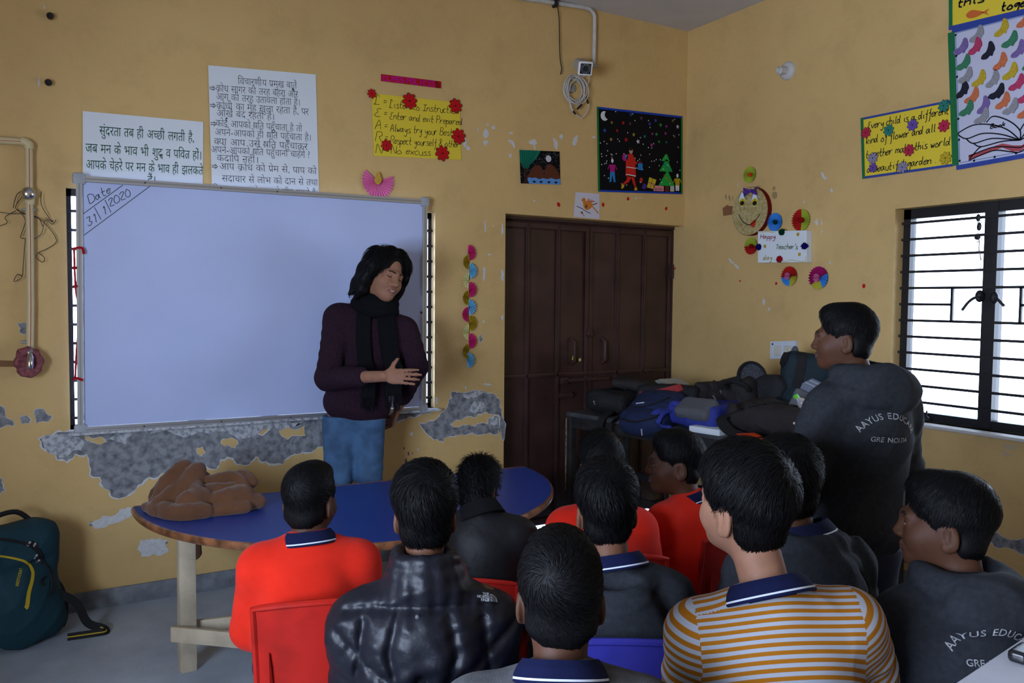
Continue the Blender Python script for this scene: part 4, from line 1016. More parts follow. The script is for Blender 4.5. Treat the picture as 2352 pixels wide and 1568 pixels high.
p.poly([(.14,.06),(.5,.10),(.62,.07),(.70,.06),(.8,.105),(1,.14),(1,.11),(.8,.075),(.68,.02),(.6,.03),(.5,.07),(.14,.02)], paint('b05058'), 2)
for pts in ([(.02,.235),(.2,.275),(.4,.25),(.56,.19),(.68,.10)],[(.02,.235),(.12,.185),(.3,.20),(.5,.165),(.68,.10)],[(.12,.185),(.2,.14),(.4,.15),(.68,.10)],[(.2,.14),(.28,.105),(.5,.115),(.68,.10)],[(.28,.105),(.24,.09),(.15,.03)],[(.34,.275),(.42,.31),(.58,.25),(.68,.17),(.68,.10)],[(.68,.17),(.78,.25),(1,.31)],[(.68,.10),(.8,.19),(1,.25)],[(.68,.10),(.84,.14),(1,.18)],[(.14,.05),(.4,.085),(.6,.06),(.7,.05),(.82,.1),(1,.13)],[(.14,.02),(.4,.06),(.58,.03),(.68,.015),(.82,.07),(1,.1)]): bk(pts)
p.text('Book', .38, .225, .03, .005, ink, maxw=.16); p.text('Book', .84, .235, .03, .005, ink, maxw=.16)
for pts in ([(.04,.03),(.04,.97)],[(.04,.015),(1,.015)],[(.04,.985),(1,.985)]): p.line(pts, .003, paint('5a78b0'), 2)
for k in range(7): p.disc(.04,.03+.157*k,.006,ink,3,8); p.disc(.2+.22*k if k<4 else .9,.012,.006,ink,3,8)
p.poly([(-.045,0),(.03,0),(.03,1),(-.045,1)], TIG, 5); p.poly([(0,-.035),(1,-.035),(1,.0),(0,.0)], TIN, 4); p.poly([(0,.99),(1,.99),(1,1.03),(0,1.03)], TIN, 4)
po = p.build('leaf_book_poster', 'tall lilac poster of an open book with coloured foam leaves above it', 'poster')
for a, t, ci, r in lv: leaf(a, t, .062, LC[ci], r).build('foam_leaf', po, smooth=False)
p = Poster(RT, [(2182,-60),(2420,-110),(2420,10),(2182,67)], YEL)
p.text('this School was', .08, .36, .17, .008, INK, maxw=1.15); p.text('together.', .52, .10, .16, .008, INK, maxw=.52)
p.poly(catmull([(.17,.18),(.22,.25),(.29,.22),(.35,.16),(.29,.11),(.21,.11)], 4, True), paint('cf6a34'), 3); p.poly([(.33,.16),(.41,.21),(.38,.14),(.41,.08)], paint('cf6a34'), 3)
p.poly([(-.01,0),(.03,0),(.03,1),(-.01,1)], TIG, 4); p.poly([(-.01,-.02),(1,-.02),(1,.05),(-.01,.05)], TIN, 5)
p.build('school_quote_chart', 'yellow chart reading this School, cut off at the top right corner', 'poster')
p = Poster(RT, [(1979,271),(2187,229),(2190,382),(1983,411)], YEL)
for x, a, t, w in (('Every child is a different',.07,.80,.90),('kind of flower and all',.05,.56,.78),('together make this world',.04,.33,.94),('a beautiful garden .',.05,.09,.78)): p.text(x, a, t, .125, .0042, INK, maxw=w, sp=.9)
p.poly([(0,.965),(1,.965),(1,1),(0,1)], TIN, 4); p.poly([(0,0),(1,0),(1,.04),(0,.04)], TIN, 4); p.poly([(-.01,0),(.025,0),(.025,1),(-.01,1)], TIG, 5)
eo = p.build('flower_quote_chart', 'yellow chart reading Every child is a different kind of flower', 'poster')
for px, c in (((2168,243),'2f7f74'),((1989,305),'b82a4a'),((2041,299),'2f7f74'),((2096,287),'6a52a8'),((2168,289),'c02a4e'),((2088,345),'b82a4a'),((2005,363),'8f88a4'),((2005,385),'6a4aa0'),((2073,384),'8f88a4'),((2172,363),'c4ac2c')):
    p.flower(px, .031 if px[0] != 2005 or px[1] < 370 else .026, paint(c), parent=eo, n=8, lift=.004)

# smiling face, greeting box and rosettes
root = empty('smiling_face', RT.pt(*RT.uv(1726,540), 0), 'round glittery gold smiling face with purple bow on the right wall', 'wall decoration')
c = RT.uv(1723,485,.03); rx = abs(RT.uv(1682,485,.03)[0]-RT.uv(1763,485,.03)[0])/2; rz_ = abs(RT.uv(1723,431,.03)[1]-RT.uv(1723,540,.03)[1])/2
GLIT = mat('gold_glitter_board', (.52,.43,.21), .5, .4, var=.5, vscale=70, vcol=(.30,.22,.06), vrange=(.3,.62))
def disc3(mb, c, rx, rz, h0, h1, m, n=40):
    A = [RT.pt(c[0]+rx*math.cos(2*PI*k/n), c[1]+rz*math.sin(2*PI*k/n), h0) for k in range(n)]; B = [a+RT.N*(h1-h0) for a in A]
    mb.add(A+B, [(k, (k+1) % n, n+(k+1) % n, n+k) for k in range(n)]+[tuple(range(n, 2*n)), tuple(range(n-1, -1, -1))], m)
mb = MB(); disc3(mb, c, rx*1.02, rz_*1.02, .002, .034, paint('6e1410')); disc3(mb, c, rx, rz_, .034, .037, GLIT); mb.build('face_disc', root, smooth=False)
class FaceP(Poster): pass
fp = FaceP(RT, [(1682,431),(1764,431),(1764,540),(1682,540)], None, off=.037, th=.0006)
for a in (.29, .64):
    fp.disc(a,.76,.026,WHT,1,20,ry=.046); fp.disc(a,.695,.025,paint('c4b01c'),2,16,ry=.024); fp.disc(a,.675,.018,INK,3,14,ry=.014)
    fp.line([(a-.09+.18*k/12*1, .76+.155*math.sin(PI*k/12)) for k in range(13)], .0035, INK, 3)
fp.line(catmull([(.2,.44),(.3,.3),(.48,.22),(.64,.29),(.79,.45)], 6), .005, INK, 3); fp.poly(catmull([(.52,.235),(.66,.33),(.66,.2),(.58,.17)], 4, True), paint('b83a22'), 3)
fp.mb.build('features', root, smooth=False)
PURP = mat('purple_foil', (.12,.04,.38), .3, .6, metal=.4, bump=.5, bscale=60)
mb = MB()
for sg in (-1, 1):
    q = RT.uv(1724, 438, .05); V = [RT.pt(q[0], q[1], .045), RT.pt(q[0]+sg*.062, q[1]+.028, .05), RT.pt(q[0]+sg*.05, q[1]-.002, .062), RT.pt(q[0]+sg*.055, q[1]-.034, .05), RT.pt(q[0]+sg*.02, q[1]-.02, .06)]
    mb.add(V, [(0,1,2),(0,2,4),(2,3,4),(0,4,3)], PURP)
mb.ball(RT.pt(*q, .052), .012, PURP); mb.build('bow', root)
mb = MB(); Q = [RT.uv(*q) for q in ((1660,478),(1672,470),(1674,473),(1683,473),(1683,492),(1662,496))]; mb.poly([RT.pt(*q, .0025) for q in Q], Q, mat('brown_parcel_tape', (.25,.11,.05), .4, .4)); mb.poly([RT.pt(*q, .001) for q in Q], Q, mat('brown_parcel_tape', (.25,.11,.05), .4, .4))
tag(mb.build('brown_tape', smooth=False), 'torn piece of brown tape left of the smiling face', 'tape')
root = empty('greeting_box', RT.pt(*RT.uv(1798,603), 0), 'white foam box lettered Happy Teacher\'s day with coloured pom-poms', 'sign')
p = Poster(RT, [(1741,531),(1853,529),(1853,602),(1741,603)], WHT, off=.002, th=.045)
p.c = [RT.uv(*q, .047) for q in ((1741,531),(1853,529),(1853,602),(1741,603))]; p.mb = MB(); p.slab([(0,0),(1,0),(1,1),(0,1)], WHT, .045, True)
p.text('Happy', .05, .76, .15, .004, paint('8a3038'), maxw=.33); p.text("Teacher's", .38, .42, .17, .004, paint('4a6a40'), maxw=.45, sp=.8); p.text('day', .11, .09, .16, .004, paint('a89a1c'), maxw=.2)
p.line(catmull([(.5,.05),(.6,.03),(.7,.08),(.8,.04),(.97,.04),(.98,.2)], 4), .003, paint('c8b83a'), 2); p.line(catmull([(.02,.96),(.2,.98),(.35,.95)], 4), .003, paint('c8b83a'), 2)
for a, t in ((.15,.52),(.83,.88),(.86,.25)): p.disc(a, t, .011, GOLD, 3, 10)
p.mb.build('box', root, smooth=False)
def pompom(px, col, r, parent=None, name='pom_pom', h=.05):
    m = mat('wool_'+col, col, .95, .05); mb = MB(); c = RT.pt(*RT.uv(*px, h), h); rg = random.Random(px[0])
    mb.ball(c, r*.85, m, 10, 7)
    for k in range(110):
        d = unit([rg.gauss(0,1), rg.gauss(0,1), rg.gauss(0,1)]); mb.tube([c+d*r*.5, c+d*r*rg.uniform(.95,1.12)], [r*.12, r*.03], m, 3, cap=False)
    return mb.build(name, parent)
for px, col in (((1796,533),'06301f'),((1743,567),'0d0d5c'),((1848,565),'0d0d5c'),((1791,595),'9a0f1e')): pompom(px, col, .022, root)
LIME, RD2, BL2, YL2, MG2, PK2 = paint('a9b83c'), paint('b3201c'), paint('3f8fdc'), paint('b9b23a'), paint('a0155e'), paint('d070a0')
def rosette(px, r, secs, centre, label, pom=None):
    root = empty('paper_rosette', RT.pt(*RT.uv(*px), 0), label, 'paper rosette', 'pleated paper rosettes on the right wall')
    c = RT.uv(*px, .012); tot = 0
    for m, a0, a1 in secs:
        mb = MB(); fan(mb, RT, c, r, a0*2*PI, a1*2*PI, m, max(3, int(26*(a1-a0))), .013, .008, r0=.1); mb.build('pleats', root, smooth=False)
    if pom: pompom(px, pom, r*.27, root, 'pom_pom', .028)
    else:
        mb = MB(); fan(mb, RT, c, r*.36, 0, 2*PI, centre, 10, .02, .02); mb.build('centre', root, smooth=False)
rosette((1722,401), .052, [(LIME,0,1)], None, 'lime paper rosette with orange centre above the smiling face', 'd2481a')
rosette((1780,510), .057, [(BL2,0,1)], None, 'blue paper rosette with dark green centre right of the smiling face', '0a3a34')
rosette((1840,505), .066, [(RD2,.25,.75),(LIME,.75,1.25)], None, 'half red, half lime rosette above the greeting box', '9a1418')
rosette((1725,565), .054, [(LIME,0,.5),(RD2,.5,1)], None, 'lime-topped red rosette at the left end of the greeting box', '8a1018')
rosette((1813,634), .060, [(RD2,0,.52),(BL2,.52,.76),(YL2,.76,1)], PK2, 'red, blue and yellow rosette with pink centre below the greeting box')
rosette((1880,638), .068, [(MG2,.07,.6),(YL2,.6,.82),(BL2,.82,1.07)], PK2, 'magenta, yellow and blue rosette, lowest and furthest right')

# switchboard
root = empty('switchboard', RT.pt(*RT.uv(1795,823), 0), 'white electrical switch plate on the right wall above the bench', 'switch')
mb = MB(); A = [RT.uv(*q, .02) for q in ((1770,784),(1828,782),(1828,822),(1769,824))]
P4 = [RT.pt(*q, .0) for q in A]; Q4 = [RT.pt(*q, .022) for q in A]; mb.add(P4+Q4, [(4,5,6,7),(0,4,7,3),(0,1,5,4),(1,2,6,5),(2,3,7,6)], mat('switch_plate', (.62,.66,.74), .4, .4)); mb.build('plate', root, smooth=False)
for x in (1783, 1790, 1805, 1813):
    mb = MB(); mb.box(RT.pt(*RT.uv(x, 805, .024), .026), (.012,.024,.06), mat('switch_cream', (.6,.58,.5), .4, .4), bev=.004); mb.build('rocker', root)
mb = MB(); mb.ball(RT.pt(*RT.uv(1775,790,.02), .022), .006, BLACKM, 8, 5); mb.build('screw', root)

# ============================================================ TABLE, COAT, BENCH, BAGS, CHAIRS
def bvh_of(*objs):
    V = []; Fs = []
    for o in objs:
        M = wmat(o); k = len(V); V += [M @ v.co for v in o.data.vertices]; Fs += [tuple(i+k for i in p.vertices) for p in o.data.polygons]
    return BVHTree.FromPolygons(V, Fs)
def trace(bv, pix, off=.002, eye=None):
    """points of a line drawn over a surface, seen from the room's camera corner; skips misses"""
    out = []; nr = []
    for q in pix:
        d = Vector(ray(*q)).normalized(); h = bv.ray_cast(Vector(CAM), d)
        if h[0] is None: continue
        n = h[1] if h[1].dot(d) < 0 else -h[1]
        out.append(np.array(h[0]+n*off)); nr.append(np.array(n))
    return out, nr
RH = unit([_R[0], _R[1], 0]); FH = unit([_F[0], _F[1], 0]); ZU = np.array([0, 0, 1.0]); FRAME = np.stack([RH, FH, ZU], 1)

BLUEL = mat('blue_laminate', (.014, .045, .27), .34, .45, bump=.12, bscale=350)
WOODE = mat('varnished_edge_wood', (.22, .085, .035), .3, .5, var=.5, vscale=22, coat=.4)
RAWW = mat('raw_pine', (.46, .38, .27), .7, .25, var=.16, vscale=9, bump=.2, bscale=60)
TZ = .585; TC = np.array([-2.6, -.505]); TA, TB = .98, 1.0; TR = -.033
def tpt(a, z, s=1.0, dx=0, dy=0):
    x, y = TA*s*math.cos(a), -TB*s*math.sin(a); c, sn = math.cos(TR), math.sin(TR)
    return np.array([TC[0]+c*x-sn*y, TC[1]+sn*x+c*y, z])
table = empty('half_round_table', (TC[0], TC[1]-.4, 0), 'blue-topped half-round wooden table in front of the standing teacher', 'table')
NA = 64; mb = MB()
P = [tpt(PI*k/NA, TZ) for k in range(NA+1)]
mb.poly(P, [p[:2] for p in P], BLUEL); mb.poly([p-[0, 0, .03] for p in P], [p[:2] for p in P], RAWW); mb.build('tabletop', table)
mb = MB(); prof = [(0, .001), (.007, -.002), (.011, -.01), (.011, -.022), (.006, -.03), (0, -.031)]
vs_ = []
for k in range(NA+1):
    a = PI*k/NA
    for d, z in prof: p = tpt(a, TZ+z); n = unit([math.cos(a)/TA, -math.sin(a)/TB, 0]); vs_.append(p+n*d)
m_ = len(prof); mb.add(vs_, [(k*m_+j, k*m_+j+1, (k+1)*m_+j+1, (k+1)*m_+j) for k in range(NA) for j in range(m_-1)], WOODE)
a, b = tpt(0, TZ-.015), tpt(PI, TZ-.015); mb.box((a+b)/2+[0, .006, 0], (2*TA, .012, .033), WOODE, R=rotz(TR)); mb.build('edge_banding', table)
LG = [(-3.43, -.90), (-2.12, -1.12), (-2.95, -1.36), (-2.25, -1.38)]
for x, y in LG:
    mb = MB(); mb.box((x, y, .277), (.062, .062, .555), RAWW, R=rotz(.05), bev=.003); mb.build('leg', table)
def rail(a, b, z, w=.022, h=.06):
    a, b = np.array(a), np.array(b); d = unit(b-a); mb = MB(); c = (a+b)/2
    mb.box((c[0], c[1], z), (np.linalg.norm(b-a), w, h), RAWW, R=rotz(math.atan2(d[1], d[0])), bev=.002); return mb.build('stretcher', table)
rail((-3.49, -.93), (-2.93, -1.42), .17); rail((-3.40, -.885), (-2.1, -1.11), .16); rail((-2.97, -1.395), (-2.2, -1.41), .2)
mb = MB(); mb.box((-2.62, -.80, .53), (1.6, .02, .05), RAWW, R=rotz(-.03)); mb.box((-2.6, -1.32, .53), (.75, .02, .05), RAWW); mb.build('apron', table)

# crumpled brown coat
COATM = mat('brown_wool', (.135, .058, .027), .95, .08, var=.12, vscale=12, sheen=.25, bump=.25, bscale=320)
c0 = np.array([-3.33, -.63, TZ]); f = Field(.014)
def cl(r, fw, z): return c0+RH*r+FH*fw+ZU*z
f.ell(cl(.02, .0, .015), (.23, .15, .05), FRAME)
for pts, rs in (([(-.15,-.02,.02),(-.13,.02,.10),(-.09,.05,.165)],(.06,.058,.036)), ([(-.03,-.07,.03),(-.04,-.01,.10),(-.025,.04,.16)],(.055,.055,.034)), ([(-.09,.07,.10),(-.03,.07,.10)],(.05,.05)), ([(-.075,-.05,.05),(-.085,.02,.115)],(.05,.05)),
                ([(-.20,.02,.02),(-.17,.07,.075)],(.032,.036)), ([(-.225,.04,.035),(-.20,.07,.08),(-.16,.09,.115)],(.018,.024,.026)), ([(-.21,-.05,.018),(-.13,-.12,.02),(-.07,-.15,.03)],(.022,.03,.034)), ([(-.08,-.16,.022),(.0,-.18,.025),(.08,-.15,.03)],(.03,.040,.030)), ([(-.13,-.09,.03),(-.1,-.05,.07)],(.045,.04)),
                ([(.0,-.12,.055),(.04,-.08,.06)],(.052,.05)), ([(-.005,-.03,.10),(.015,-.08,.08),(.03,-.12,.06)],(.03,.034,.036)), ([(.03,.02,.10),(.10,.05,.118),(.16,.04,.112),(.185,.0,.075)],(.034,.036,.032,.030)), ([(.03,-.02,.07),(.09,-.02,.085),(.15,.01,.085)],(.036,.034,.03)), ([(.08,-.07,.035),(.14,-.06,.055),(.19,-.02,.06)],(.045,.050,.052)),
                ([(.12,.09,.10),(.16,.09,.125),(.2,.06,.10)],(.030,.026,.03)), ([(.20,-.03,.04),(.25,.0,.032)],(.05,.034)), ([(.10,-.12,.022),(.16,-.1,.025),(.22,-.07,.025)],(.024,.028,.026))):
    P = catmull([cl(*p) for p in pts], 4) if len(pts) > 2 else [cl(*p) for p in pts]; f.chain(P, list(np.interp(np.linspace(0, 1, len(P)), np.linspace(0, 1, len(rs)), rs)), k=.007)
V, Q = f.mesh(.005, disp=lambda x, y, z: folds(12, .005, 22)(x, y, z)+wobble(4, .004, 18)(x, y, z)); V[:, 2] = np.maximum(V[:, 2], TZ+.001)
coat = tag(link_mesh('crumpled_coat', V, Q, [COATM]), 'crumpled brown wool coat heaped on the left end of the blue table', 'coat')
f = Field(.02); P = catmull([(-3.40,-.52,TZ+.03),(-3.37,-.43,TZ+.03),(-3.345,-.40,.52),(-3.325,-.41,.42),(-3.325,-.415,.325)], 4); f.chain([np.array(p) for p in P], list(np.linspace(.04, .032, len(P))), k=.01)
V, Q = f.mesh(.006, disp=folds(3, .008, 26)); link_mesh('sleeve', V, Q, [COATM], coat)

# ---- bench along the right wall
DARKT = mat('dark_worn_laminate', (.045, .05, .062), .28, .5, var=.5, vscale=9, vcol=(.085, .088, .09), detail=8)
DARKF = mat('dark_painted_frame', (.022, .02, .021), .5, .4, var=.4, vscale=18)
WORN = mat('worn_bare_wood_edge', (.24, .17, .11), .7, .2, var=.5, vscale=40)
BZ = .8; bA, bB = np.array([-1.046, -.093, 0]), np.array([-.69, -1.925, 0]); bd = unit(bB-bA); bn = np.array([-bd[1], bd[0], 0]); bn = bn if bn[0] > 0 else -bn
BL = np.linalg.norm(bB-bA); BW = .6; BR_ = np.stack([bd, bn, ZU], 1)
def bp(u, w, z): return bA+bd*u+bn*w+ZU*z
bench = empty('bag_bench', bp(BL/2, BW/2, 0), 'long dark worn bench piled with school bags along the right wall', 'bench')
mb = MB(); mb.box(bp(BL/2, BW/2, BZ-.014), (BL, BW, .028), DARKT, R=BR_, bev=.004); mb.build('bench_top', bench)
mb = MB(); mb.box(bp(BL/2, .02, BZ-.063), (BL-.06, .022, .07), DARKF, R=BR_, bev=.002); mb.build('apron', bench)
mb = MB(); mb.box(bp(BL/2, BW-.03, BZ-.063), (BL-.06, .022, .07), DARKF, R=BR_, bev=.002); mb.build('apron', bench)
for u in (.024, BL-.024):
    for w in (.024, BW-.03):
        mb = MB(); mb.box(bp(u, w, (BZ-.028)/2), (.045, .045, BZ-.028), DARKF, R=BR_, bev=.003); lg = mb.build('leg', bench)
        if u < .1 and w < .1:
            mb = MB()
            for z0, z1, ww in ((.42,.76,.012),(.5,.7,.02),(.3,.42,.008)): mb.box(bp(u-.0225, w-.0225+.004, (z0+z1)/2), (.008+ww*.3, .012, z1-z0), WORN, R=BR_, bev=.002)
            mb.build('worn_edge', lg)
for w in (.024, BW-.03):
    mb = MB(); mb.box(bp(BL/2, w, .33), (BL-.09, .022, .045), DARKF, R=BR_, bev=.002); mb.build('stretcher', bench)
for u in (.024, BL-.024):
    mb = MB(); mb.box(bp(u, BW/2, .26), (.022, BW-.09, .045), DARKF, R=BR_, bev=.002); mb.build('stretcher', bench)

# ---- school bags, shaped from padded boxes with folds, pockets, zips and straps
def bagm(n, c, r=.75, **k): return mat('nylon_'+n, c, r, .3, bump=.35, bscale=90, **k)
BK1, BK2, NAVY, CHAR = bagm('black', (.011,.011,.013)), bagm('brownish_black', (.020,.016,.017)), bagm('navy', (.012,.022,.072)), bagm('charcoal', (.016,.017,.02))
RBLUE, GREYB, TEAL, REDB = bagm('royal_blue', (.03,.045,.30)), bagm('grey', (.10,.105,.12)), bagm('teal', (.008,.042,.06)), bagm('red', (.32,.028,.03))
SILV = mat('zip_silver', (.5,.5,.5), .35, .5, metal=.9); PVW = mat('white_piping', (.6,.6,.62), .6, .3)
def bagbody(name, label, group, c, half, rot, rad, m, lumps=(), cuts=(), seed=1, amp=.008, h=.007, zmin=None):
    """c centre; rot 3x3 frame of the bag; half sizes along its axes"""
    f = Field(.03); rot = np.array(rot); f.box(c, half, rot, rad)
    for l, s, ang in lumps: f.ell(np.array(c)+rot @ np.array(l), s, rot @ rotz(ang))
    for a, b, r in cuts: f.cap(np.array(c)+rot @ np.array(a), np.array(c)+rot @ np.array(b), r, r, sub=True, k=.02)
    w1, w2 = folds(seed, amp, 16), wobble(seed+5, amp*1.2, 11)
    V, Q = f.mesh(h, disp=lambda x, y, z: w1(x, y, z)+w2(x, y, z))
    if zmin is not None: V[:, 2] = np.maximum(V[:, 2], zmin)
    o = link_mesh(name, V, Q, [m]); return tag(o, label, 'bag', group), bvh_of(o)
def line_on(bv, pix, r, m, name, parent, strap=0, off=.003, n=5):
    P, N = trace(bv, [tuple(q) for q in catmull(pix, n)], off)
    if len(P) < 2: return None
    mb = MB()
    if strap: mb.strap(P, N, strap, .005, m)
    else: mb.tube(P, r, m, 6)
    return mb.build(name, parent)
def puller(bv, px, m=SILV, parent=None, L=12, ang=1.3):
    P, N = trace(bv, [px, (px[0]+L*math.cos(ang), px[1]+L*math.sin(ang))], .006)
    if len(P) < 2: return
    mb = MB(); mb.ball(P[0], .007, m, 8, 6); mb.strap(P, N, .008, .003, m); mb.build('zip_puller', parent)
def fr(yaw=0, pitch=0, roll=0): return FRAME @ rotz(yaw) @ rotx(pitch) @ roty(roll)
BG = 'school bags piled on the bench'
GAP = BZ+.002
# far-left pair of black bags
b, bv = bagbody('school_bag', 'black school bag lying at the far left end of the bench', BG, bp(.22, .25, BZ+.075), (.14, .19, .07), BR_ @ rotz(.2), .05, BK1, [((0,-.1,.01), (.12,.1,.06), 0)], [((-.13,-.12,.075),(.12,-.12,.08),.006)], 3, zmin=GAP)
line_on(bv, [(1335,915),(1370,905),(1420,915),(1455,930)], .004, CHAR, 'zip', b); line_on(bv, [(1330,935),(1380,925),(1430,940)], .004, CHAR, 'zip', b); puller(bv, (1366,922), parent=b, L=7)
b, bv = bagbody('school_bag', 'black school bag with two silver zip pulls, stacked behind at the far left', BG, bp(.30, .36, BZ+.175), (.17, .14, .035), BR_ @ rotz(.5) @ roty(.12), .03, BK2, [((-.04,-.02,.01), (.1,.1,.03), .3)], (), 5)
line_on(bv, [(1350,882),(1390,880),(1430,890),(1475,905)], .004, CHAR, 'zip', b); puller(bv, (1396,893), parent=b, L=9, ang=.0); puller(bv, (1398,900), parent=b, L=13, ang=1.1)
mb = MB(); P = [bp(.33, -.02, BZ-.02+.02), bp(.32, -.035, BZ-.05), bp(.33, -.03, BZ-.14), bp(.36, -.03, BZ-.2)]; mb.strap(catmull([bp(.33, .05, BZ+.03)]+P, 5), -bn, .05, .006, BK1); mb.build('shoulder_strap', b)
# red-trimmed flat bag
b, bv = bagbody('school_bag', 'flat black bag with a red band and red piping', BG, bp(.56, .34, BZ+.14), (.19, .15, .05), BR_ @ rotz(.45) @ rotx(-.15), .03, BK1, (), (), 7, zmin=GAP)
line_on(bv, [(1470,908),(1500,905),(1540,896),(1566,889)], 0, REDB, 'red_band', b, strap=.045); line_on(bv, [(1452,906),(1480,916),(1530,920),(1572,914)], .004, REDB, 'piping', b); line_on(bv, [(1450,912),(1475,922),(1495,926)], .003, GREYB, 'piping', b)
mb = MB(); q = bp(.50, .40, BZ+.195)
for k in range(4): mb.box(q+ZU*.004*k+RH*.01*k, (.15,.11,.003), paint('a8a8a4'), R=FRAME @ rotz(.3+.06*k) @ rotx(.25))
tag(mb.build('loose_papers'), 'grey-white papers sticking up behind the red-banded bag', 'papers')
# navy backpack slumped over the front edge
b, bv = bagbody('school_bag', 'navy backpack with white tabs slumped over the front edge of the bench', BG, bp(.63, .08, BZ+.045), (.16, .17, .08), BR_ @ rotz(.12) @ rotx(.42), .055, NAVY, [((0,-.13,.0), (.13,.07,.07), 0),((0,.05,.05), (.12,.12,.05), 0)], [((-.16,-.06,.075),(.16,-.07,.08),.008),((-.16,-.15,.05),(.16,-.15,.05),.007)], 9, zmin=None)
line_on(bv, [(1437,930),(1470,935),(1510,925),(1540,912)], .005, BK1, 'zip', b); line_on(bv, [(1425,960),(1455,968),(1500,960),(1525,945)], .006, BK1, 'zip', b); line_on(bv, [(1415,985),(1450,996),(1480,1000),(1515,990)], .004, BK1, 'zip', b)
for q in (((1424,946),(1434,950)),((1462,927),(1480,925)),((1474,985),(1475,998)),((1438,1002),(1450,1004)),((1460,1006),(1468,1005))): line_on(bv, list(q), .004, PVW, 'white_tab', b)
mb = MB(); P = catmull([bp(.46, .06, BZ+.03), bp(.43, -.05, BZ-.01), bp(.43, -.09, BZ-.08), bp(.46, -.11, BZ-.17), bp(.53, -.14, BZ-.14)], 5); mb.strap(P, [unit(-bn-bd*.8)]*len(P), .045, .007, BK1); mb.build('shoulder_strap', b)
# blue and grey bag
b, bv = bagbody('school_bag', 'royal blue and grey bag with a thick looped blue strap', BG, bp(.93, .19, BZ+.075), (.17, .17, .068), BR_ @ rotz(-.05), .045, RBLUE, [((-.02,-.12,.01), (.13,.07,.05), 0)], [((-.13,-.16,.055),(.13,-.17,.03),.008)], 13, zmin=GAP)
f = Field(.02); f.box(bp(.95, .055, BZ+.115), (.115, .075, .04), BR_ @ rotx(.55), .035); V, Q = f.mesh(.007, disp=folds(4, .008, 20)); link_mesh('front_pocket', V, Q, [GREYB], b)
line_on(bv, [(1550,912),(1590,918),(1645,925)], .005, GREYB, 'zip', b); line_on(bv, [(1548,905),(1600,908),(1650,915)], .004, REDB if 0 else PVW, 'piping', b)
mb = MB(); P = catmull([bp(.80, .10, BZ+.10), bp(.77, -.02, BZ+.085), bp(.76, -.06, BZ+.045), bp(.77, -.055, BZ+.012), bp(.81, .0, BZ+.008)], 6); mb.strap(P, [np.cross(unit(P[min(i+1, len(P)-1)]-P[max(i-1, 0)]), unit(bn*.2+bd)) for i in range(len(P))], .075, .012, RBLUE); mb.build('shoulder_strap', b)
# black bag behind
b, bv = bagbody('school_bag', 'black wrinkled bag lying behind the blue and grey one', BG, bp(.92, .42, BZ+.16), (.20, .12, .10), BR_ @ rotz(.1) @ roty(-.12), .05, BK2, [((.05,.0,.04), (.12,.1,.06), 0)], [((-.18,-.1,.05),(.15,-.12,.06),.008)], 17, amp=.012, zmin=GAP)
line_on(bv, [(1580,880),(1620,872),(1665,885),(1690,905)], .004, CHAR, 'zip', b); puller(bv, (1657,897), parent=b, L=7); puller(bv, (1640,910), parent=b, L=12, ang=.9)
# open black bag with net lining
NETM = mat('grey_net_lining', (.05,.055,.07), .6, .3, var=.5, vscale=120)
b, bv = bagbody('school_bag', 'open black bag showing a grey net lining in the middle of the pile', BG, bp(1.14, .47, BZ+.16), (.14, .10, .13), BR_ @ rotz(-.1) @ rotx(-.2), .06, CHAR, (), (), 19, zmin=GAP)
mb = MB(); cc_ = at(1727, 866, 4.55); e1 = RH*.078; e2 = unit(ZU*.9+FH*.3)*.086
mb.tube([cc_+e1*math.cos(a)+e2*math.sin(a) for a in np.linspace(-.5, PI+.3, 22)], .008, BK1, 8); ring = [cc_+e1*.95*math.cos(a)+e2*.95*math.sin(a)+FH*.02 for a in np.linspace(-.5, PI+.3, 22)]
mb.add(ring+[cc_-e2*.6+FH*.03], [(i, i+1, 22) for i in range(21)], NETM); mb.add([r+FH*.01 for r in ring]+[cc_-e2*.6+FH*.04], [(i+1, i, 22) for i in range(21)], BK1); mb.build('open_flap', b)
mb = MB(); cc_ = at(1688, 893, 4.50); mb.tube([cc_+RH*.072*math.cos(a)+unit(ZU*.6+FH)*.07*math.sin(a) for a in np.linspace(-.2, PI, 16)], .013, BK1, 8); mb.build('top_handle', b)
# big black bag in front
b, bv = bagbody('school_bag', 'largest black backpack, lying at the front right of the bench', BG, bp(1.38, .19, BZ+.09), (.25, .18, .085), BR_ @ rotz(-.04) @ rotx(-.12), .06, BK2, [((-.1,.02,.03), (.12,.12,.07), .2),((.08,.05,.03), (.13,.1,.06), -.2)], [((-.2,-.12,.07),(.16,-.02,.1),.007),((-.24,-.05,.07),(-.1,-.19,.04),.008)], 23, amp=.012, zmin=GAP)
line_on(bv, [(1650,935),(1690,912),(1760,900),(1825,910)], .006, BK1, 'zip', b); line_on(bv, [(1665,955),(1720,935),(1780,925),(1830,935)], .005, BK1, 'zip', b); puller(bv, (1822,908), parent=b, L=12, ang=1.5); puller(bv, (1826,972), parent=b, L=7, m=PVW, ang=.5)
mb = MB(); P = catmull([bp(1.16, .05, BZ+.10), bp(1.17, -.03, BZ+.085), bp(1.24, -.06, BZ+.04), bp(1.33, -.04, BZ+.015)], 5); mb.strap(P, [unit(ZU-bn*.6)]*len(P), .055, .009, BK1); mb.build('shoulder_strap', b)
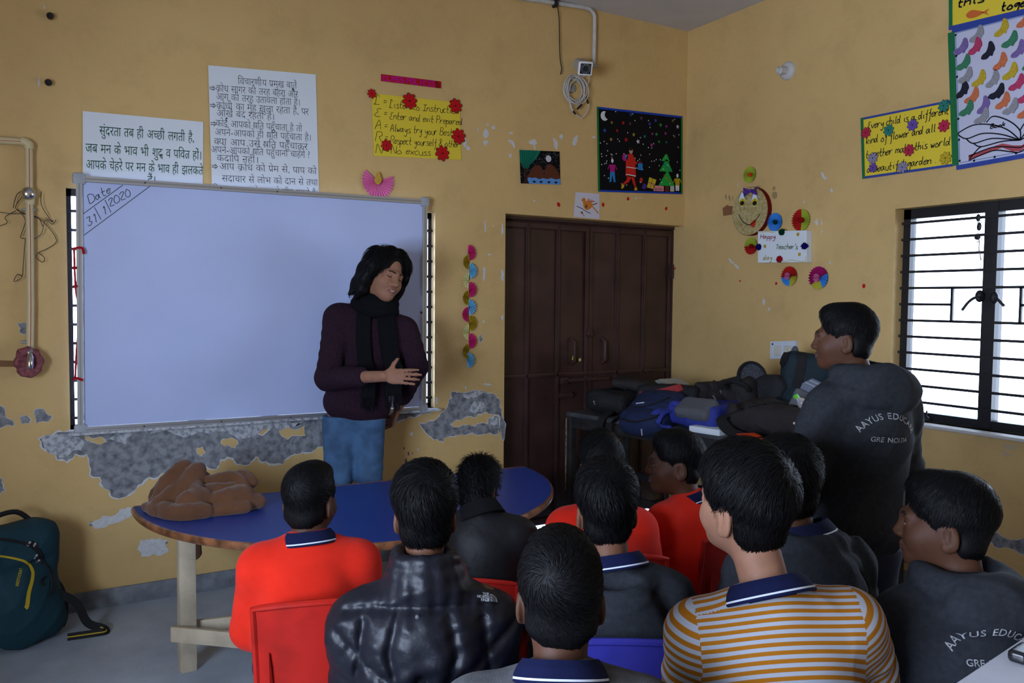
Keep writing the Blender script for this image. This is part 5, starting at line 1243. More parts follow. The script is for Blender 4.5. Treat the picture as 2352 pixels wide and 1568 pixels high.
# upright teal-black backpack against the wall
b, bv = bagbody('school_bag', 'dark teal backpack standing upright against the wall, straps outward', BG, bp(1.33, .51, BZ+.22), (.13, .06, .20), fr(-.35, -.10, .12), .05, mat('nylon_deep_teal', (.008,.022,.032), .7, .3, bump=.3, bscale=90), [((0,-.03,-.08), (.12,.07,.12), 0)], (), 27, zmin=GAP)
line_on(bv, [(1782,880),(1795,840),(1812,805),(1822,796)], 0, BK1, 'shoulder_strap', b, strap=.05); line_on(bv, [(1828,890),(1838,850),(1842,820),(1836,800)], 0, BK1, 'shoulder_strap', b, strap=.05)
mb = MB(); q0 = bp(1.25, .52, BZ+.40); P = catmull([q0, q0+ZU*.03+RH*.004, q0+ZU*.05+RH*.015, q0+ZU*.035+RH*.025, q0+RH*.03], 5); mb.strap(P, -FH, .022, .004, GREYB); mb.build('hang_loop', b)
# blue-grey bag gaping with notebooks
b, bv = bagbody('school_bag', 'blue and grey bag gaping open with notebooks, rightmost on the bench', BG, bp(1.62, .28, BZ+.11), (.13, .14, .10), BR_ @ rotz(.25) @ roty(.35), .04, RBLUE, (), [((-.1,-.05,.1),(.1,-.05,.1),.02)], 29, zmin=GAP)
f = Field(.01); f.box(bp(1.58, .16, BZ+.18), (.12, .02, .055), BR_ @ rotz(.2) @ roty(.38), .018); V, Q = f.mesh(.006, disp=folds(8, .006, 22)); link_mesh('front_pocket', V, Q, [GREYB], b)
f = Field(.01); f.box(bp(1.50, .21, BZ+.215), (.05, .02, .04), BR_ @ rotz(.2) @ roty(.2), .015); V, Q = f.mesh(.006); link_mesh('side_flap', V, Q, [mat('nylon_grey_trim', (.22,.23,.26), .7, .3)], b)
for k in range(5):
    mb = MB(); mb.box(bp(1.58, .19+.022*k, BZ+.21+.004*k), (.20, .012, .11), paint('9aa0ae' if k % 2 else '6f7686'), R=BR_ @ rotz(.2) @ roty(.38), bev=.003)
    tag(mb.build('notebook'), 'grey-edged notebook standing in the gaping blue bag', 'notebook', 'notebooks in the gaping blue bag')
# bottle lying by it
CLEARP = mat('clear_plastic', (.75,.74,.80), .12, .5, trans=.75)
root = empty('water_bottle', bp(1.78, .09, BZ), 'small clear plastic bottle with a green cap at the right end of the bench', 'bottle')
c1, ax = at(1846, 930, 3.95), unit(-RH*.55+ZU*.62+FH*.1); mb = MB()
mb.lathe(c1-ax*.06, ax, [(0,.015),(.004,.024),(.03,.025),(.05,.022),(.07,.025),(.085,.021),(.1,.011),(.108,.010)], CLEARP, 18); mb.build('bottle_body', root)
mb = MB(); mb.lathe(c1+ax*.046, ax, [(0,.0125),(.016,.0125),(.018,.010)], mat('lime_cap', (.13,.62,.06), .4, .4), 16); mb.build('cap', root)
# board, orange notebook pile
mb = MB(); q0, q1 = on_z(1578, 992, BZ+.0), on_z(1652, 1002, BZ+.0); mb.box((q0+q1)/2+bn*.07+ZU*.017, (np.linalg.norm(q1-q0), .12, .032), WHT, R=BR_, bev=.002)
wbx = mb.build('foam_board'); tag(wbx, 'white foam board edge lying under the bags at the front of the bench', 'board')
mb = MB(); bv2 = bvh_of(wbx)
for q in (((1601,979),(1598,996)),((1636,983),(1642,1000))):
    P, N = trace(bv2, list(q), .001)
    if len(P) == 2: mb.strap(P, N, .022, .001, mat('brown_sticky_tape', (.35,.2,.1), .4, .4))
if mb.v: mb.build('tape', wbx)
nb0 = on_z(1775, 1016, BZ+.03)
for k, (hc, w) in enumerate((('b8b8b2', .21), ('a8aab0', .205), ('c4c0b8', .21), ('d2481c', .215))):
    root = empty('exercise_book', nb0+ZU*(.0085*k-.028), ['lowest pale exercise book under the orange one','second exercise book up, under the orange one','third exercise book, directly under the orange one','orange-covered exercise book on top of the pile at the bench front'][k], 'notebook', 'exercise books at the bench front')
    mb = MB(); R_ = BR_ @ rotz(.1-.05*k); mb.box(nb0+ZU*(.0085*k-.024)+bd*.006*k, (w, .15, .0065), paint('c9c9c2'), R=R_); mb.build('pages', root, smooth=False)
    mb = MB(); mb.box(nb0+ZU*(.0085*k-.0203)+bd*.006*k, (w+.004, .154, .0012), paint(hc), R=R_)
    if k == 3:
        e = [nb0+ZU*.0075+R_ @ np.array(v) for v in ((-.11,-.077,0),(-.11,.077,0),(-.16,.077,.012),(-.17,-.06,.018))]; mb.add(e, [(0,1,2,3),(3,2,1,0)], paint(hc))
    mb.build('cover', root, smooth=False)

# ---- teal backpack on the floor, far left
bc = np.array([-4.03, -.25, .0]); Rb = rotz(.32) @ rotx(-.14)
b, bv = bagbody('backpack', 'large teal backpack with yellow piping standing on the floor at the left wall', None, bc+[0, 0, .26], (.17, .12, .26), Rb, .09, TEAL, [((0,-.08,-.09), (.15,.09,.16), 0),((.02,-.03,.1), (.13,.1,.12), 0)], [((-.17,-.13,.06),(.16,-.12,.1),.008)], 31, amp=.010, zmin=.004)
b['category'] = 'backpack'
f = Field(.02); f.ell(bc+Rb @ np.array([-.02,-.125,.17]), (.145,.05,.18), Rb, k=.01); V, Q = f.mesh(.008, disp=folds(5, .006, 14)); fp1 = link_mesh('front_pocket', V, Q, [TEAL], b)
f = Field(.02); f.ell(bc+Rb @ np.array([.165,-.03,.12]), (.028,.085,.11), Rb, k=.01); V, Q = f.mesh(.008, disp=folds(6, .005, 20)); link_mesh('side_pocket', V, Q, [BK1], b)
bv = bvh_of(b, fp1)
YLW = mat('yellow_piping', (.50,.36,.02), .6, .3)
P, N = trace(bv, catmull([(-30,1277),(0,1277),(40,1284),(62,1292),(74,1310),(74,1330),(66,1360),(62,1390),(58,1396)], 5), .002); mb = MB(); mb.strap(P, N, list(np.linspace(.006, .017, len(P))), .004, YLW); mb.build('piping', b)
line_on(bv, [(0,1238),(40,1244),(70,1254),(88,1272),(97,1296)], .006, BK1, 'zip', b); line_on(bv, [(70,1242),(88,1262),(100,1290)], .005, BK1, 'zip', b)
for q in ((68,1246),(80,1250),(82,1275),(88,1285)): puller(bv, q, parent=b, L=10, ang=2.2)
V2, F2, W2 = None, None, None
mb = MB(); P = catmull([bc+Rb @ np.array(q) for q in ((-.10,-.0,.50),(-.06,-.01,.545),(.03,-.01,.555),(.10,.0,.49))], 5); mb.tube(P, .011, BK1, 8); mb.build('top_handle', b)
for yy in (((100,1290),(112,1310),(118,1340),(112,1370)),((104,1325),(92,1335),(100,1345))): line_on(bv, list(yy), .005, BK1, 'side_strap', b)
mb = MB(); P = catmull([np.array(q) for q in ((-3.87,-.30,.20),(-3.80,-.30,.14),(-3.76,-.31,.05),(-3.70,-.32,.015),(-3.69,-.36,.012),(-3.74,-.36,.012),(-3.84,-.35,.012))], 5); mb.strap(P, [np.array([.3,-1,.4])]*len(P), .035, .005, BK1); mb.build('shoulder_strap', b)
mb = MB(); mb.tube([p+np.array([0,-.012,.006]) for p in P[14:]], .003, YLW, 6); mb.build('piping', b)
V, Fs = font_polys('ARISTOCRAT', .024, .0006); o0 = (38, 1345)
if len(V):
    pts = []; ok = True
    for x, y in V:
        q = (42-y*420*1.0+ (x*70), 1346-x*290); h = bv.ray_cast(Vector(CAM), Vector(ray(*q)).normalized())
        pts.append(np.array(h[0])-ray(*q)*.003 if h[0] is not None else None)
    if all(p is not None for p in pts): mb = MB(); mb.add(pts, Fs, paint('b8a21c')); mb.build('lettering', b, smooth=False)

# ---- moulded plastic chairs
def plastic(n, c): return mat('plastic_'+n, c, .42, .22, var=.35, vscale=7, vcol=tuple(x*.55 for x in c), vrange=(.25,.5))
RCH, BCH = plastic('red', (.43,.014,.008)), plastic('blue', (.03,.028,.24))
def make_chair(name, label, m):
    root = empty(name, (0, 0, 0), label, 'chair', 'moulded plastic classroom chairs')
    mb = MB(); ZT = .735
    def back(u, v, o=0):
        x = (u-.5)*.345*(1-.06*(1-v)); z = .40+(ZT-.40-.018*(2*u-1)**2)*v
        y = -.165-.05*(v-.0)-.02*(1-v)**2+.045*(2*u-1)**2*(1-.25*v)
        return np.array([x, y+o, z])
    N = 18; fr_ = [(i/N, j/10) for j in range(11) for i in range(N+1)]
    skip = lambda i, j: 3 <= j < 4 and 0 and 5 <= i < 13 or (j < 2 and 4 <= i < 14)
    A = [back(u, v) for u, v in fr_]; B = [back(u, v, -.007) for u, v in fr_]; n1 = len(A); fs = []
    for j in range(10):
        for i in range(N):
            if skip(i, j): continue
            a, b_, c, d = j*(N+1)+i, j*(N+1)+i+1, (j+1)*(N+1)+i+1, (j+1)*(N+1)+i
            fs += [(d, c, b_, a), (a+n1, b_+n1, c+n1, d+n1)]
            for (di, dj, e) in ((0,-1,(a,b_)),(1,0,(b_,c)),(0,1,(c,d)),(-1,0,(d,a))):
                ii, jj = i+di, j+dj
                if not (0 <= ii < N and 0 <= jj < 10) or skip(ii, jj): fs.append((e[0], e[1], e[1]+n1, e[0]+n1))
    mb.add(A+B, fs, m)
    rim = [back(0, v, -.004) for v in np.linspace(0, 1, 9)]+[back(u, 1, -.004) for u in np.linspace(.06, .94, 14)]+[back(1, v, -.004) for v in np.linspace(1, 0, 9)]
    mb.tube(rim, .009, m, 8)
    for sg in (-1, 1): mb.tube([back(.5+sg*.40, v, -.012) for v in np.linspace(0, .62, 6)], [.012,.011,.010,.008,.006,.002], m, 6)
    mb.build('backrest', root, world=False)
    mb = MB()
    def seat(u, v): return np.array([(u-.5)*.34*(1+.06*v), -.18+.35*v, .40-.018*math.sin(PI*u)*math.sin(PI*v)-.03*max(0, v-.8)**2*20*.3])
    n = 10; pts = [seat(i/n, j/n) for j in range(n+1) for i in range(n+1)]; n1 = len(pts); pts += [p-[0, 0, .01] for p in pts]; fs = []
    for j in range(n):
        for i in range(n):
            a, b_, c, d = j*(n+1)+i, j*(n+1)+i+1, (j+1)*(n+1)+i+1, (j+1)*(n+1)+i; fs += [(a, b_, c, d), (d+n1, c+n1, b_+n1, a+n1)]
    mb.add(pts, fs, m); mb.tube([seat(0, 0), seat(0, 1), seat(.5, 1)+[0, .01, 0], seat(1, 1), seat(1, 0)], .012, m, 8); mb.build('seat', root, world=False)
    for sx in (-1, 1):
        for sy in (-1, 1):
            mb = MB(); mb.tube([(sx*.155, -.16 if sy < 0 else .14, .40), (sx*.175, -.20 if sy < 0 else .17, .0)], [.021, .015], m, 8); mb.build('leg', root, world=False)
    return root
red0 = make_chair('plastic_chair', '', RCH); blue0 = make_chair('plastic_chair', '', BCH); used = {}
def chair(src, x, y, face, label, s=1.0):
    """face: heading of the sitter in the floor plane, radians from +x"""
    key = id(src)
    r = src if key not in used else copy_tree(src)
    used[key] = 1; r.location = (x, y, 0); r.rotation_euler = (0, 0, face-PI/2); r.scale = (s, s, s); r['label'] = label; return r

# ---- white desk in the right foreground
WDT = mat('white_desk_laminate', (.50,.50,.54), .25, .5, var=.08, vscale=9)
desk = empty('white_desk', (-1.75, -3.86, 0), 'white desk corner at the bottom right, behind the hooded boy', 'desk')
mb = MB(); Rd = rotz(.15); dc = np.array([-2.13, -3.785, 0]); mb.box(dc+[0, 0, .835], (.95, .62, .03), WDT, R=Rd, bev=.008); mb.build('desk_top', desk)
for sx in (-.42, .42):
    for sy in (-.26, .26): mb = MB(); mb.box(dc+Rd @ np.array([sx, sy, .41]), (.04, .04, .81), GP, R=Rd); mb.build('leg', desk)
root = empty('pencil_case', (-2.25, -3.53, .85), 'small dark case lying on the white desk at the right edge', 'case')
f = Field(.01); f.box(on_z(2350, 1500, .862), (.032, .016, .011), Rd, .006); V, Q = f.mesh(.004); link_mesh('case_body', V, Q, [mat('black_plastic', (.01,.01,.012), .25, .5)], root)

# ============================================================ PEOPLE
def skin(n, c): 
    m = mat('skin_'+n, c, .58, .2, var=.08, vscale=30, bump=.06, bscale=200)
    b = m.node_tree.nodes['Principled BSDF']; b.inputs['Subsurface Weight'].default_value = .12; b.inputs['Subsurface Radius'].default_value = (.012, .005, .003); b.inputs['Subsurface Scale'].default_value = .3
    return m
HAIRM = mat('black_hair', (.0045, .0042, .0048), .55, .11)
BROWM = mat('eyebrow_hair', (.012, .010, .009), .7, .2); LIPM = mat('lips', (.085, .034, .029), .45, .4); EYEW = mat('eye_white', (.22, .20, .19), .25, .5); IRIS = mat('dark_iris', (.01, .007, .005), .15, .6); TEETH = mat('teeth', (.6,.58,.54), .3, .5)
def head_frame(th, pitch=0, roll=0): return rotz(th-PI/2) @ rotx(pitch) @ roty(roll)
def head_prims(f, c, R, s, ears=1.0, neckto=None, neckr=.046, nose=1.0):
    def L(x, y, z): return c + R @ (np.array([x, y, z])*s)
    def E(p, r, rot=None, **k): f.ell(L(*p), np.array(r)*s, R if rot is None else R @ rot, **k)
    f.k = .03*s
    E((0,-.012,.034), (.0735,.093,.086)); E((0,.002,-.024), (.0685,.072,.058)); E((0,.028,-.03), (.060,.062,.074)); E((0,.034,-.072), (.047,.05,.045)); E((0,.07,-.097), (.021,.019,.018))
    for sg in (-1, 1):
        E((sg*.037,.057,-.036), (.024,.024,.024)); f.cap(L(sg*.038,.079,.014), L(sg*.004,.088,.012), .010*s, k=.02*s)
    for sg in (-1, 1): E((sg*.032,.097,-.005), (.017,.013,.010), sub=True, k=.014*s)
    f.cap(L(0,.088,.006), L(0,.090+.020*nose,-.034), .0075*s, .0125*s, k=.016*s)
    for sg in (-1, 1):
        E((sg*.0125,.098,-.038), (.0085,.010,.008), k=.008*s); E((sg*.032,.0765,-.005), (.0165,.0135,.0125), k=.006*s)
    f.chain([L(-.022,.085,-.066), L(-.008,.0935,-.0628), L(.008,.0935,-.0628), L(.022,.085,-.066)], [.0045*s,.006*s,.006*s,.0045*s], k=.008*s)
    f.chain([L(-.021,.085,-.069), L(0,.092,-.0735), L(.021,.084,-.069)], [.0045*s,.007*s,.0045*s], k=.008*s)
    f.chain([L(-.022,.0925,-.0672), L(0,.102,-.0675), L(.022,.0925,-.0672)], [.0018*s]*3, sub=True, k=.002*s)
    for sg in (-1, 1):
        E((sg*.074,-.014,-.020), (.0085,.0205,.033), rotz(sg*.35) @ rotx(-.15), k=.012*s); E((sg*.076,-.006,-.044), (.007,.010,.011), k=.010*s)
        E((sg*.0835,-.009,-.013), (.0075,.0125,.021), rotz(sg*.35) @ rotx(-.15), sub=True, k=.003*s); f.cap(L(sg*.079,-.018,.0), L(sg*.079,-.016,-.026), .0035*s, k=.004*s)
    if neckto is not None: f.cap(L(0,-.022,-.06), neckto, neckr*1.04, neckr, k=.03*s)
def face_mats(V, Q, c, R, s, eye='open', smile=0, look=0):
    """skin 0, lips 1, brows 2, white 3, iris 4, teeth 5 from the position on the head"""
    P = (V[Q].mean(1)-c) @ R/s; x, y, z = np.abs(P[:, 0]), P[:, 1], P[:, 2]; mi = np.zeros(len(Q), int)
    arch = .0195-.004*((x-.03)/.02)**2
    mi[(y > .05) & (x > .011) & (x < .046) & (np.abs(z-arch) < .0038*(1.15-(x-.01)/.06))] = 2
    mi[(y > .07) & (x < .0225) & (z < -.0595-.12*x) & (z > -.0785+.34*x)] = 1
    if eye == 'closed': mi[(y > .07) & (x < .011) & (np.abs(z+.0668) < .0016)] = 5
    if eye == 'open':
        e = ((x-.032)/.0125)**2+((z+.005)/.0040)**2 < 1; ir = ((P[:, 0]-np.sign(P[:, 0])*.032-look*.005))**2+(z+.0048)**2 < .0051**2
        mi[(y > .06) & e] = 3; mi[(y > .06) & e & ir] = 4
        mi[(y > .06) & (np.abs(z-(.0005-.5*((x-.032)/.0125)**2*.006)) < .0016) & (np.abs(x-.032) < .0115) & (y > .072)] = 2
    else:
        mi[(y > .06) & (np.abs(z-(-.0075+.3*(x-.032)**2/.0125)) < .0019) & (np.abs(x-.032) < .0135)] = 4
    return mi

def strands(V, Q, c, R, s, n, seed, L0, L1, whorl=(0,-.062,.09), swirl=.7, lift=.004, width=.0013, grav=.35, spike=0.0, comb=None, zmin=None, avoid=False):
    rg = np.random.RandomState(seed)
    T = V[Q]; A = np.linalg.norm(np.cross(T[:, 2]-T[:, 0], T[:, 3]-T[:, 1]), axis=1); N = np.cross(T[:, 2]-T[:, 0], T[:, 3]-T[:, 1]); N /= np.linalg.norm(N, axis=1)[:, None]+1e-12
    ctr = T.mean(1); out = ((ctr-c)*N).sum(1) > 0.0
    Z = ((ctr-c) @ R)/s; keep = out if zmin is None else out & (Z[:, 2] > zmin)
    pr = A*keep; pr /= pr.sum(); ids = rg.choice(len(Q), n, p=pr)
    w = rg.rand(n, 4); w /= w.sum(1)[:, None]; P = (T[ids]*w[:, :, None]).sum(1); nn = N[ids]
    cr = c+R @ (np.array([0,-.012,.03])*s)
    wv = c+R @ (np.array(whorl)*s); d = P-wv; d /= np.linalg.norm(d, axis=1)[:, None]+1e-9
    if comb is not None: d = d*.3+(R @ np.array(comb))[None]
    d = d + np.cross(nn, d)*swirl + rg.randn(n, 3)*.16 - R[:, 2]*grav
    d -= nn*(d*nn).sum(1)[:, None]; d /= np.linalg.norm(d, axis=1)[:, None]+1e-9
    ln = rg.uniform(L0, L1, n)*s; lf = rg.uniform(.3, 1.4, n)*lift*s; sp = rg.rand(n)**2*spike*s if spike else np.zeros(n)
    b = np.cross(d, nn)+rg.randn(n, 3)*.25; b /= np.linalg.norm(b, axis=1)[:, None]
    rings = []; RAD = np.linalg.norm(P-cr, axis=1)
    for k, t in enumerate((0, .35, .7, 1.0)):
        X = P+d*(ln*t)[:, None]; v = X-cr; r = np.linalg.norm(v, axis=1)
        tgt = RAD+lf*math.sin(PI*min(1, t*1.1))*1.0+sp*t+.0004
        X = cr+v*(np.minimum(r, np.maximum(tgt, r*.0))/r*.35+(tgt/r)*.65)[:, None]
        hw = width*s*(1, 1, .75, .12)[k]*.5
        rings.append((X-b*hw, X+b*hw))
    Vs = np.concatenate([np.stack([a, q], 1) for a, q in rings], 1).reshape(n, 8, 3)
    if avoid:                                                        # keep the face clear
        Z = ((Vs.reshape(-1, 3)-c) @ R/s).reshape(n, 8, 3); bad = ((((Z[..., 0]+.008)/.060)**2+((Z[..., 2]+.02)/.110)**2 < 1) & (Z[..., 1] > .02)).any(1); Vs = Vs[~bad]; n = len(Vs)
    base = (np.arange(n)*8)[:, None, None]; q = np.array([[0,1,3,2],[2,3,5,4],[4,5,7,6]])[None]
    return Vs.reshape(-1, 3), (base+q).reshape(-1, 4)
def short_hair(c, R, s, seed, parent, style='short', n=4200, whorl=(0,-.062,.09), swirl=.7, big=1.0, part=None, fine=.004):
    def L(x, y, z): return c + R @ (np.array([x, y, z])*s)
    f = Field(.02*s); g = .004*(big-1)*10
    f.ell(L(0,-.016,.038), np.array((.0785+g,.0985+g,.0895+g))*s, R); f.ell(L(0,-.044,-.032), np.array((.0685+g*.4,.050+g*.4,.062))*s, R)
    f.ell(L(0,.035,.088), np.array((.056,.052,.036+g))*s, R)
    if style in ('thick', 'spiky'): f.ell(L(0,.0,.07), np.array((.078+g,.09+g,.072+g))*s, R)
    f.ell(L(0,.112,-.038), np.array((.090,.062,.110))*s, R, sub=True, k=.006*s)
    for sg in (-1, 1):
        f.ell(L(sg*.088,-.006,-.030), np.array((.024,.030,.040))*s, R, sub=True, k=.006*s)
        f.ell(L(sg*.08,.055,-.055), np.array((.05,.042,.075))*s, R, sub=True, k=.006*s)
        f.cap(L(sg*.0655,.022,.03), L(sg*.0665,.016,-.012), .010*s, .0055*s, k=.01*s)
        if style == 'short': f.ell(L(sg*.075,-.085,-.10), np.array((.045,.06,.05))*s, R, sub=True, k=.008*s)
    f.ell(L(0,-.05,-.140), np.array((.09,.09,.045))*s, R, sub=True, k=.008*s)
    w = wobble(seed, .0018*s, 55)
    V, Q = f.mesh(fine, disp=w)
    kw = dict(whorl=whorl, swirl=swirl); n = int(n*1.5)
    if style == 'short': SV, SQ = strands(V, Q, c, R, s, n, seed, .014, .026, lift=.003, width=.0011, **kw)
    elif style == 'thick': SV, SQ = strands(V, Q, c, R, s, n, seed, .03, .055, lift=.009, width=.0012, **kw)
    elif style == 'spiky': SV, SQ = strands(V, Q, c, R, s, n, seed, .02, .035, lift=.008, width=.0019, spike=.045, grav=0, **kw)
    elif style == 'slick': SV, SQ = strands(V, Q, c, R, s, n, seed, .04, .06, lift=.002, width=.0011, comb=(.8 if part is None else part, -.5, -.1), whorl=whorl, swirl=.1)
    VV = np.concatenate([V, SV]); QQ = np.concatenate([Q, SQ+len(V)])
    return link_mesh('hair', VV, QQ, [HAIRM], parent)

def hand_prims(f, w, d, nrm, side, s=1.0, curl=.35, spread=.12, thumb_up=.9):
    """w wrist, d finger direction, nrm back-of-hand normal, side = direction towards the thumb"""
    d = unit(d); nrm = unit(np.array(nrm)-d*np.dot(nrm, d)); lat = unit(np.array(side)-d*np.dot(side, d)-nrm*np.dot(side, nrm))
    R = np.stack([lat, d, nrm], 1); k = .008*s
    f.ell(w+d*.045*s, np.array((.038,.052,.0155))*s, R, k=k); f.ell(w+d*.02*s+lat*.018*s-nrm*.006*s, np.array((.02,.03,.015))*s, R, k=k)
    for i, (lk, rr) in enumerate(((.90,.0091),(1.02,.0094),(.96,.0090),(.78,.0080))):
        off = 1.5-i; b = w+d*(.082-.004*abs(off-.3))*s+lat*off*.0195*s; a = off*spread; dd = unit(d*math.cos(a)+lat*math.sin(a)); p = b-d*.018*s; cur = [p, b]; an = 0
        for seg, ln in enumerate((.036,.026,.02)):
            an += curl*(.6, 1, .8)[seg]*(1+.18*i); q = cur[-1]+(dd*math.cos(an)-nrm*math.sin(an))*ln*lk*s; cur.append(q)
        f.chain(cur, [rr*1.05*s, rr*1.05*s, rr*s, rr*.95*s, rr*.8*s], k=.0035*s)
    tb = w+d*.022*s+lat*.028*s; td = unit(d*.55+lat*thumb_up-nrm*.15); t1 = tb+td*.036*s; t2 = t1+unit(td+d*.25)*.03*s
    f.chain([w+d*.012*s+lat*.014*s, tb, t1, t2], [.014*s,.0125*s,.0105*s,.0085*s], k=.006*s)

def collar(parent, N, ax, fw, r0=.05, navy='0d1334', stripe='c4c8d0', name='shirt_collar', h=.024, open_front=True):
    ax = unit(ax); x = unit(np.cross(fw, ax)); y = np.cross(ax, x); mb = MB(); nv = mat('polo_'+navy, navy, .85, .15, bump=.2, bscale=400); st = mat('polo_'+stripe, stripe, .8, .15)
    prof = [(-.020, r0-.004), (h*.4, r0-.002), (h*.75, r0+.002), (h*.78, r0+.007), (h*.3, r0+.015), (-.008, r0+.0225), (-.0095, r0+.023), (-.013, r0+.0245), (-.017, r0+.0255), (-.019, r0+.0235), (-.012, r0+.016)]
    n = 40; vs_ = []
    for d, r in prof:
        for k in range(n+1):
            a = 2*PI*k/n+PI/2; fr = max(0, math.sin(a-0)); dd = d-.018*(fr**3)*(1 if open_front else 0); rr = r*(1+.10*abs(math.cos(a)))
            vs_.append(N+ax*dd+(x*math.cos(a)+y*math.sin(a))*rr)
    for j in range(len(prof)-1):
        m = st if j == 6 else nv
        mb.add([vs_[j*(n+1)+k] for k in range(n+1)]+[vs_[(j+1)*(n+1)+k] for k in range(n+1)], [(k, k+1, n+1+k+1, n+1+k) for k in range(n)], m)
    return mb.build(name, parent)

def decal(bv, O, r, t, d, V2, Fs, m, name, parent, off=.002):
    pts = []
    for x, y in V2:
        o = O+r*x+t*y; h = bv.ray_cast(Vector(o), Vector(d)); pts.append(np.array(h[0])-d*off if h[0] is not None else None)
    fs = [f for f in Fs if all(pts[i] is not None for i in f)]
    if not fs: return None
    mb = MB(); mb.add([p if p is not None else O for p in pts], fs, m); return mb.build(name, parent, smooth=False)
def arc_text(txt, size, rad, sp=1.05, bold=.01):
    VV, FF, n, x = [], [], 0, 0; adv = []
    for ch in txt: adv.append(.42 if ch == ' ' else max(.42, glyph(ch, bold)[2])*sp)
    tot = sum(adv)*size
    for ch, a in zip(txt, adv):
        if ch != ' ':
            V, Fs, _ = glyph(ch, bold); V = V*size
            if rad:
                an = ((x+a/2)*size-tot/2)/rad; u = V-np.array([a*size/2, 0]); ca, sa = math.cos(-an), math.sin(-an)
                q = np.stack([ca*u[:, 0]-sa*u[:, 1]+rad*math.sin(an), sa*u[:, 0]+ca*u[:, 1]+rad*math.cos(an)-rad], 1)
            else: q = V+np.array([x*size-tot/2, 0])
            VV.append(q); FF += [tuple(i+n for i in f) for f in Fs]; n += len(V)
        x += a
    return np.concatenate(VV), FF

def cloth(n, c, rough=.9, spec=.1, **k): return mat('cloth_'+n, c, rough, spec, **k)
REDW = cloth('red_wool', (.62,.020,.008), sheen=.05, var=.08, vscale=14, bump=.2, bscale=450)
GREYW = cloth('grey_wool', (.068,.066,.070), sheen=.06, var=.18, vscale=60, bump=.3, bscale=420)
HOODM = cloth('charcoal_fleece', (.023,.025,.030), var=.15, vscale=80, bump=.2, bscale=420)
PUFF = mat('glossy_black_nylon', (.008,.008,.013), .48, .32, bump=.28, bscale=30)
BLKJ = mat('matt_black_polyester', (.006,.0058,.007), .6, .3, bump=.25, bscale=40)
NAVYT = cloth('navy_trousers', (.012,.016,.042), .7, .2); SHOE = mat('black_shoe_leather', (.012,.012,.012), .4, .4)
PRINT = mat('worn_white_print', (.30,.30,.31), .8, .1, var=.35, vscale=120)

def stripe_mat():
    m = bpy.data.materials.new('mustard_white_stripes'); m.use_nodes = True; nt = m.node_tree; b = nt.nodes['Principled BSDF']
    at_ = nt.nodes.new('ShaderNodeAttribute'); at_.attribute_name = 'stripe'
    mu = nt.nodes.new('ShaderNodeMath'); mu.operation = 'FRACT'; nt.links.new(at_.outputs['Fac'], mu.inputs[0])
    r = nt.nodes.new('ShaderNodeValToRGB'); e = r.color_ramp.elements; e[0].position = .0; e[0].color = (.30,.105,.006,1); e[1].position = .52; e[1].color = (.32,.33,.37,1)
    for p_, c_ in ((.46,(.30,.105,.006,1)),(.96,(.32,.33,.37,1)),(1.0,(.30,.105,.006,1))):
        q = r.color_ramp.elements.new(p_); q.color = c_
    nt.links.new(mu.outputs[0], r.inputs['Fac']); nt.links.new(r.outputs['Color'], b.inputs['Base Color'])
    b.inputs['Roughness'].default_value = .85; b.inputs['Specular IOR Level'].default_value = .12
    return m

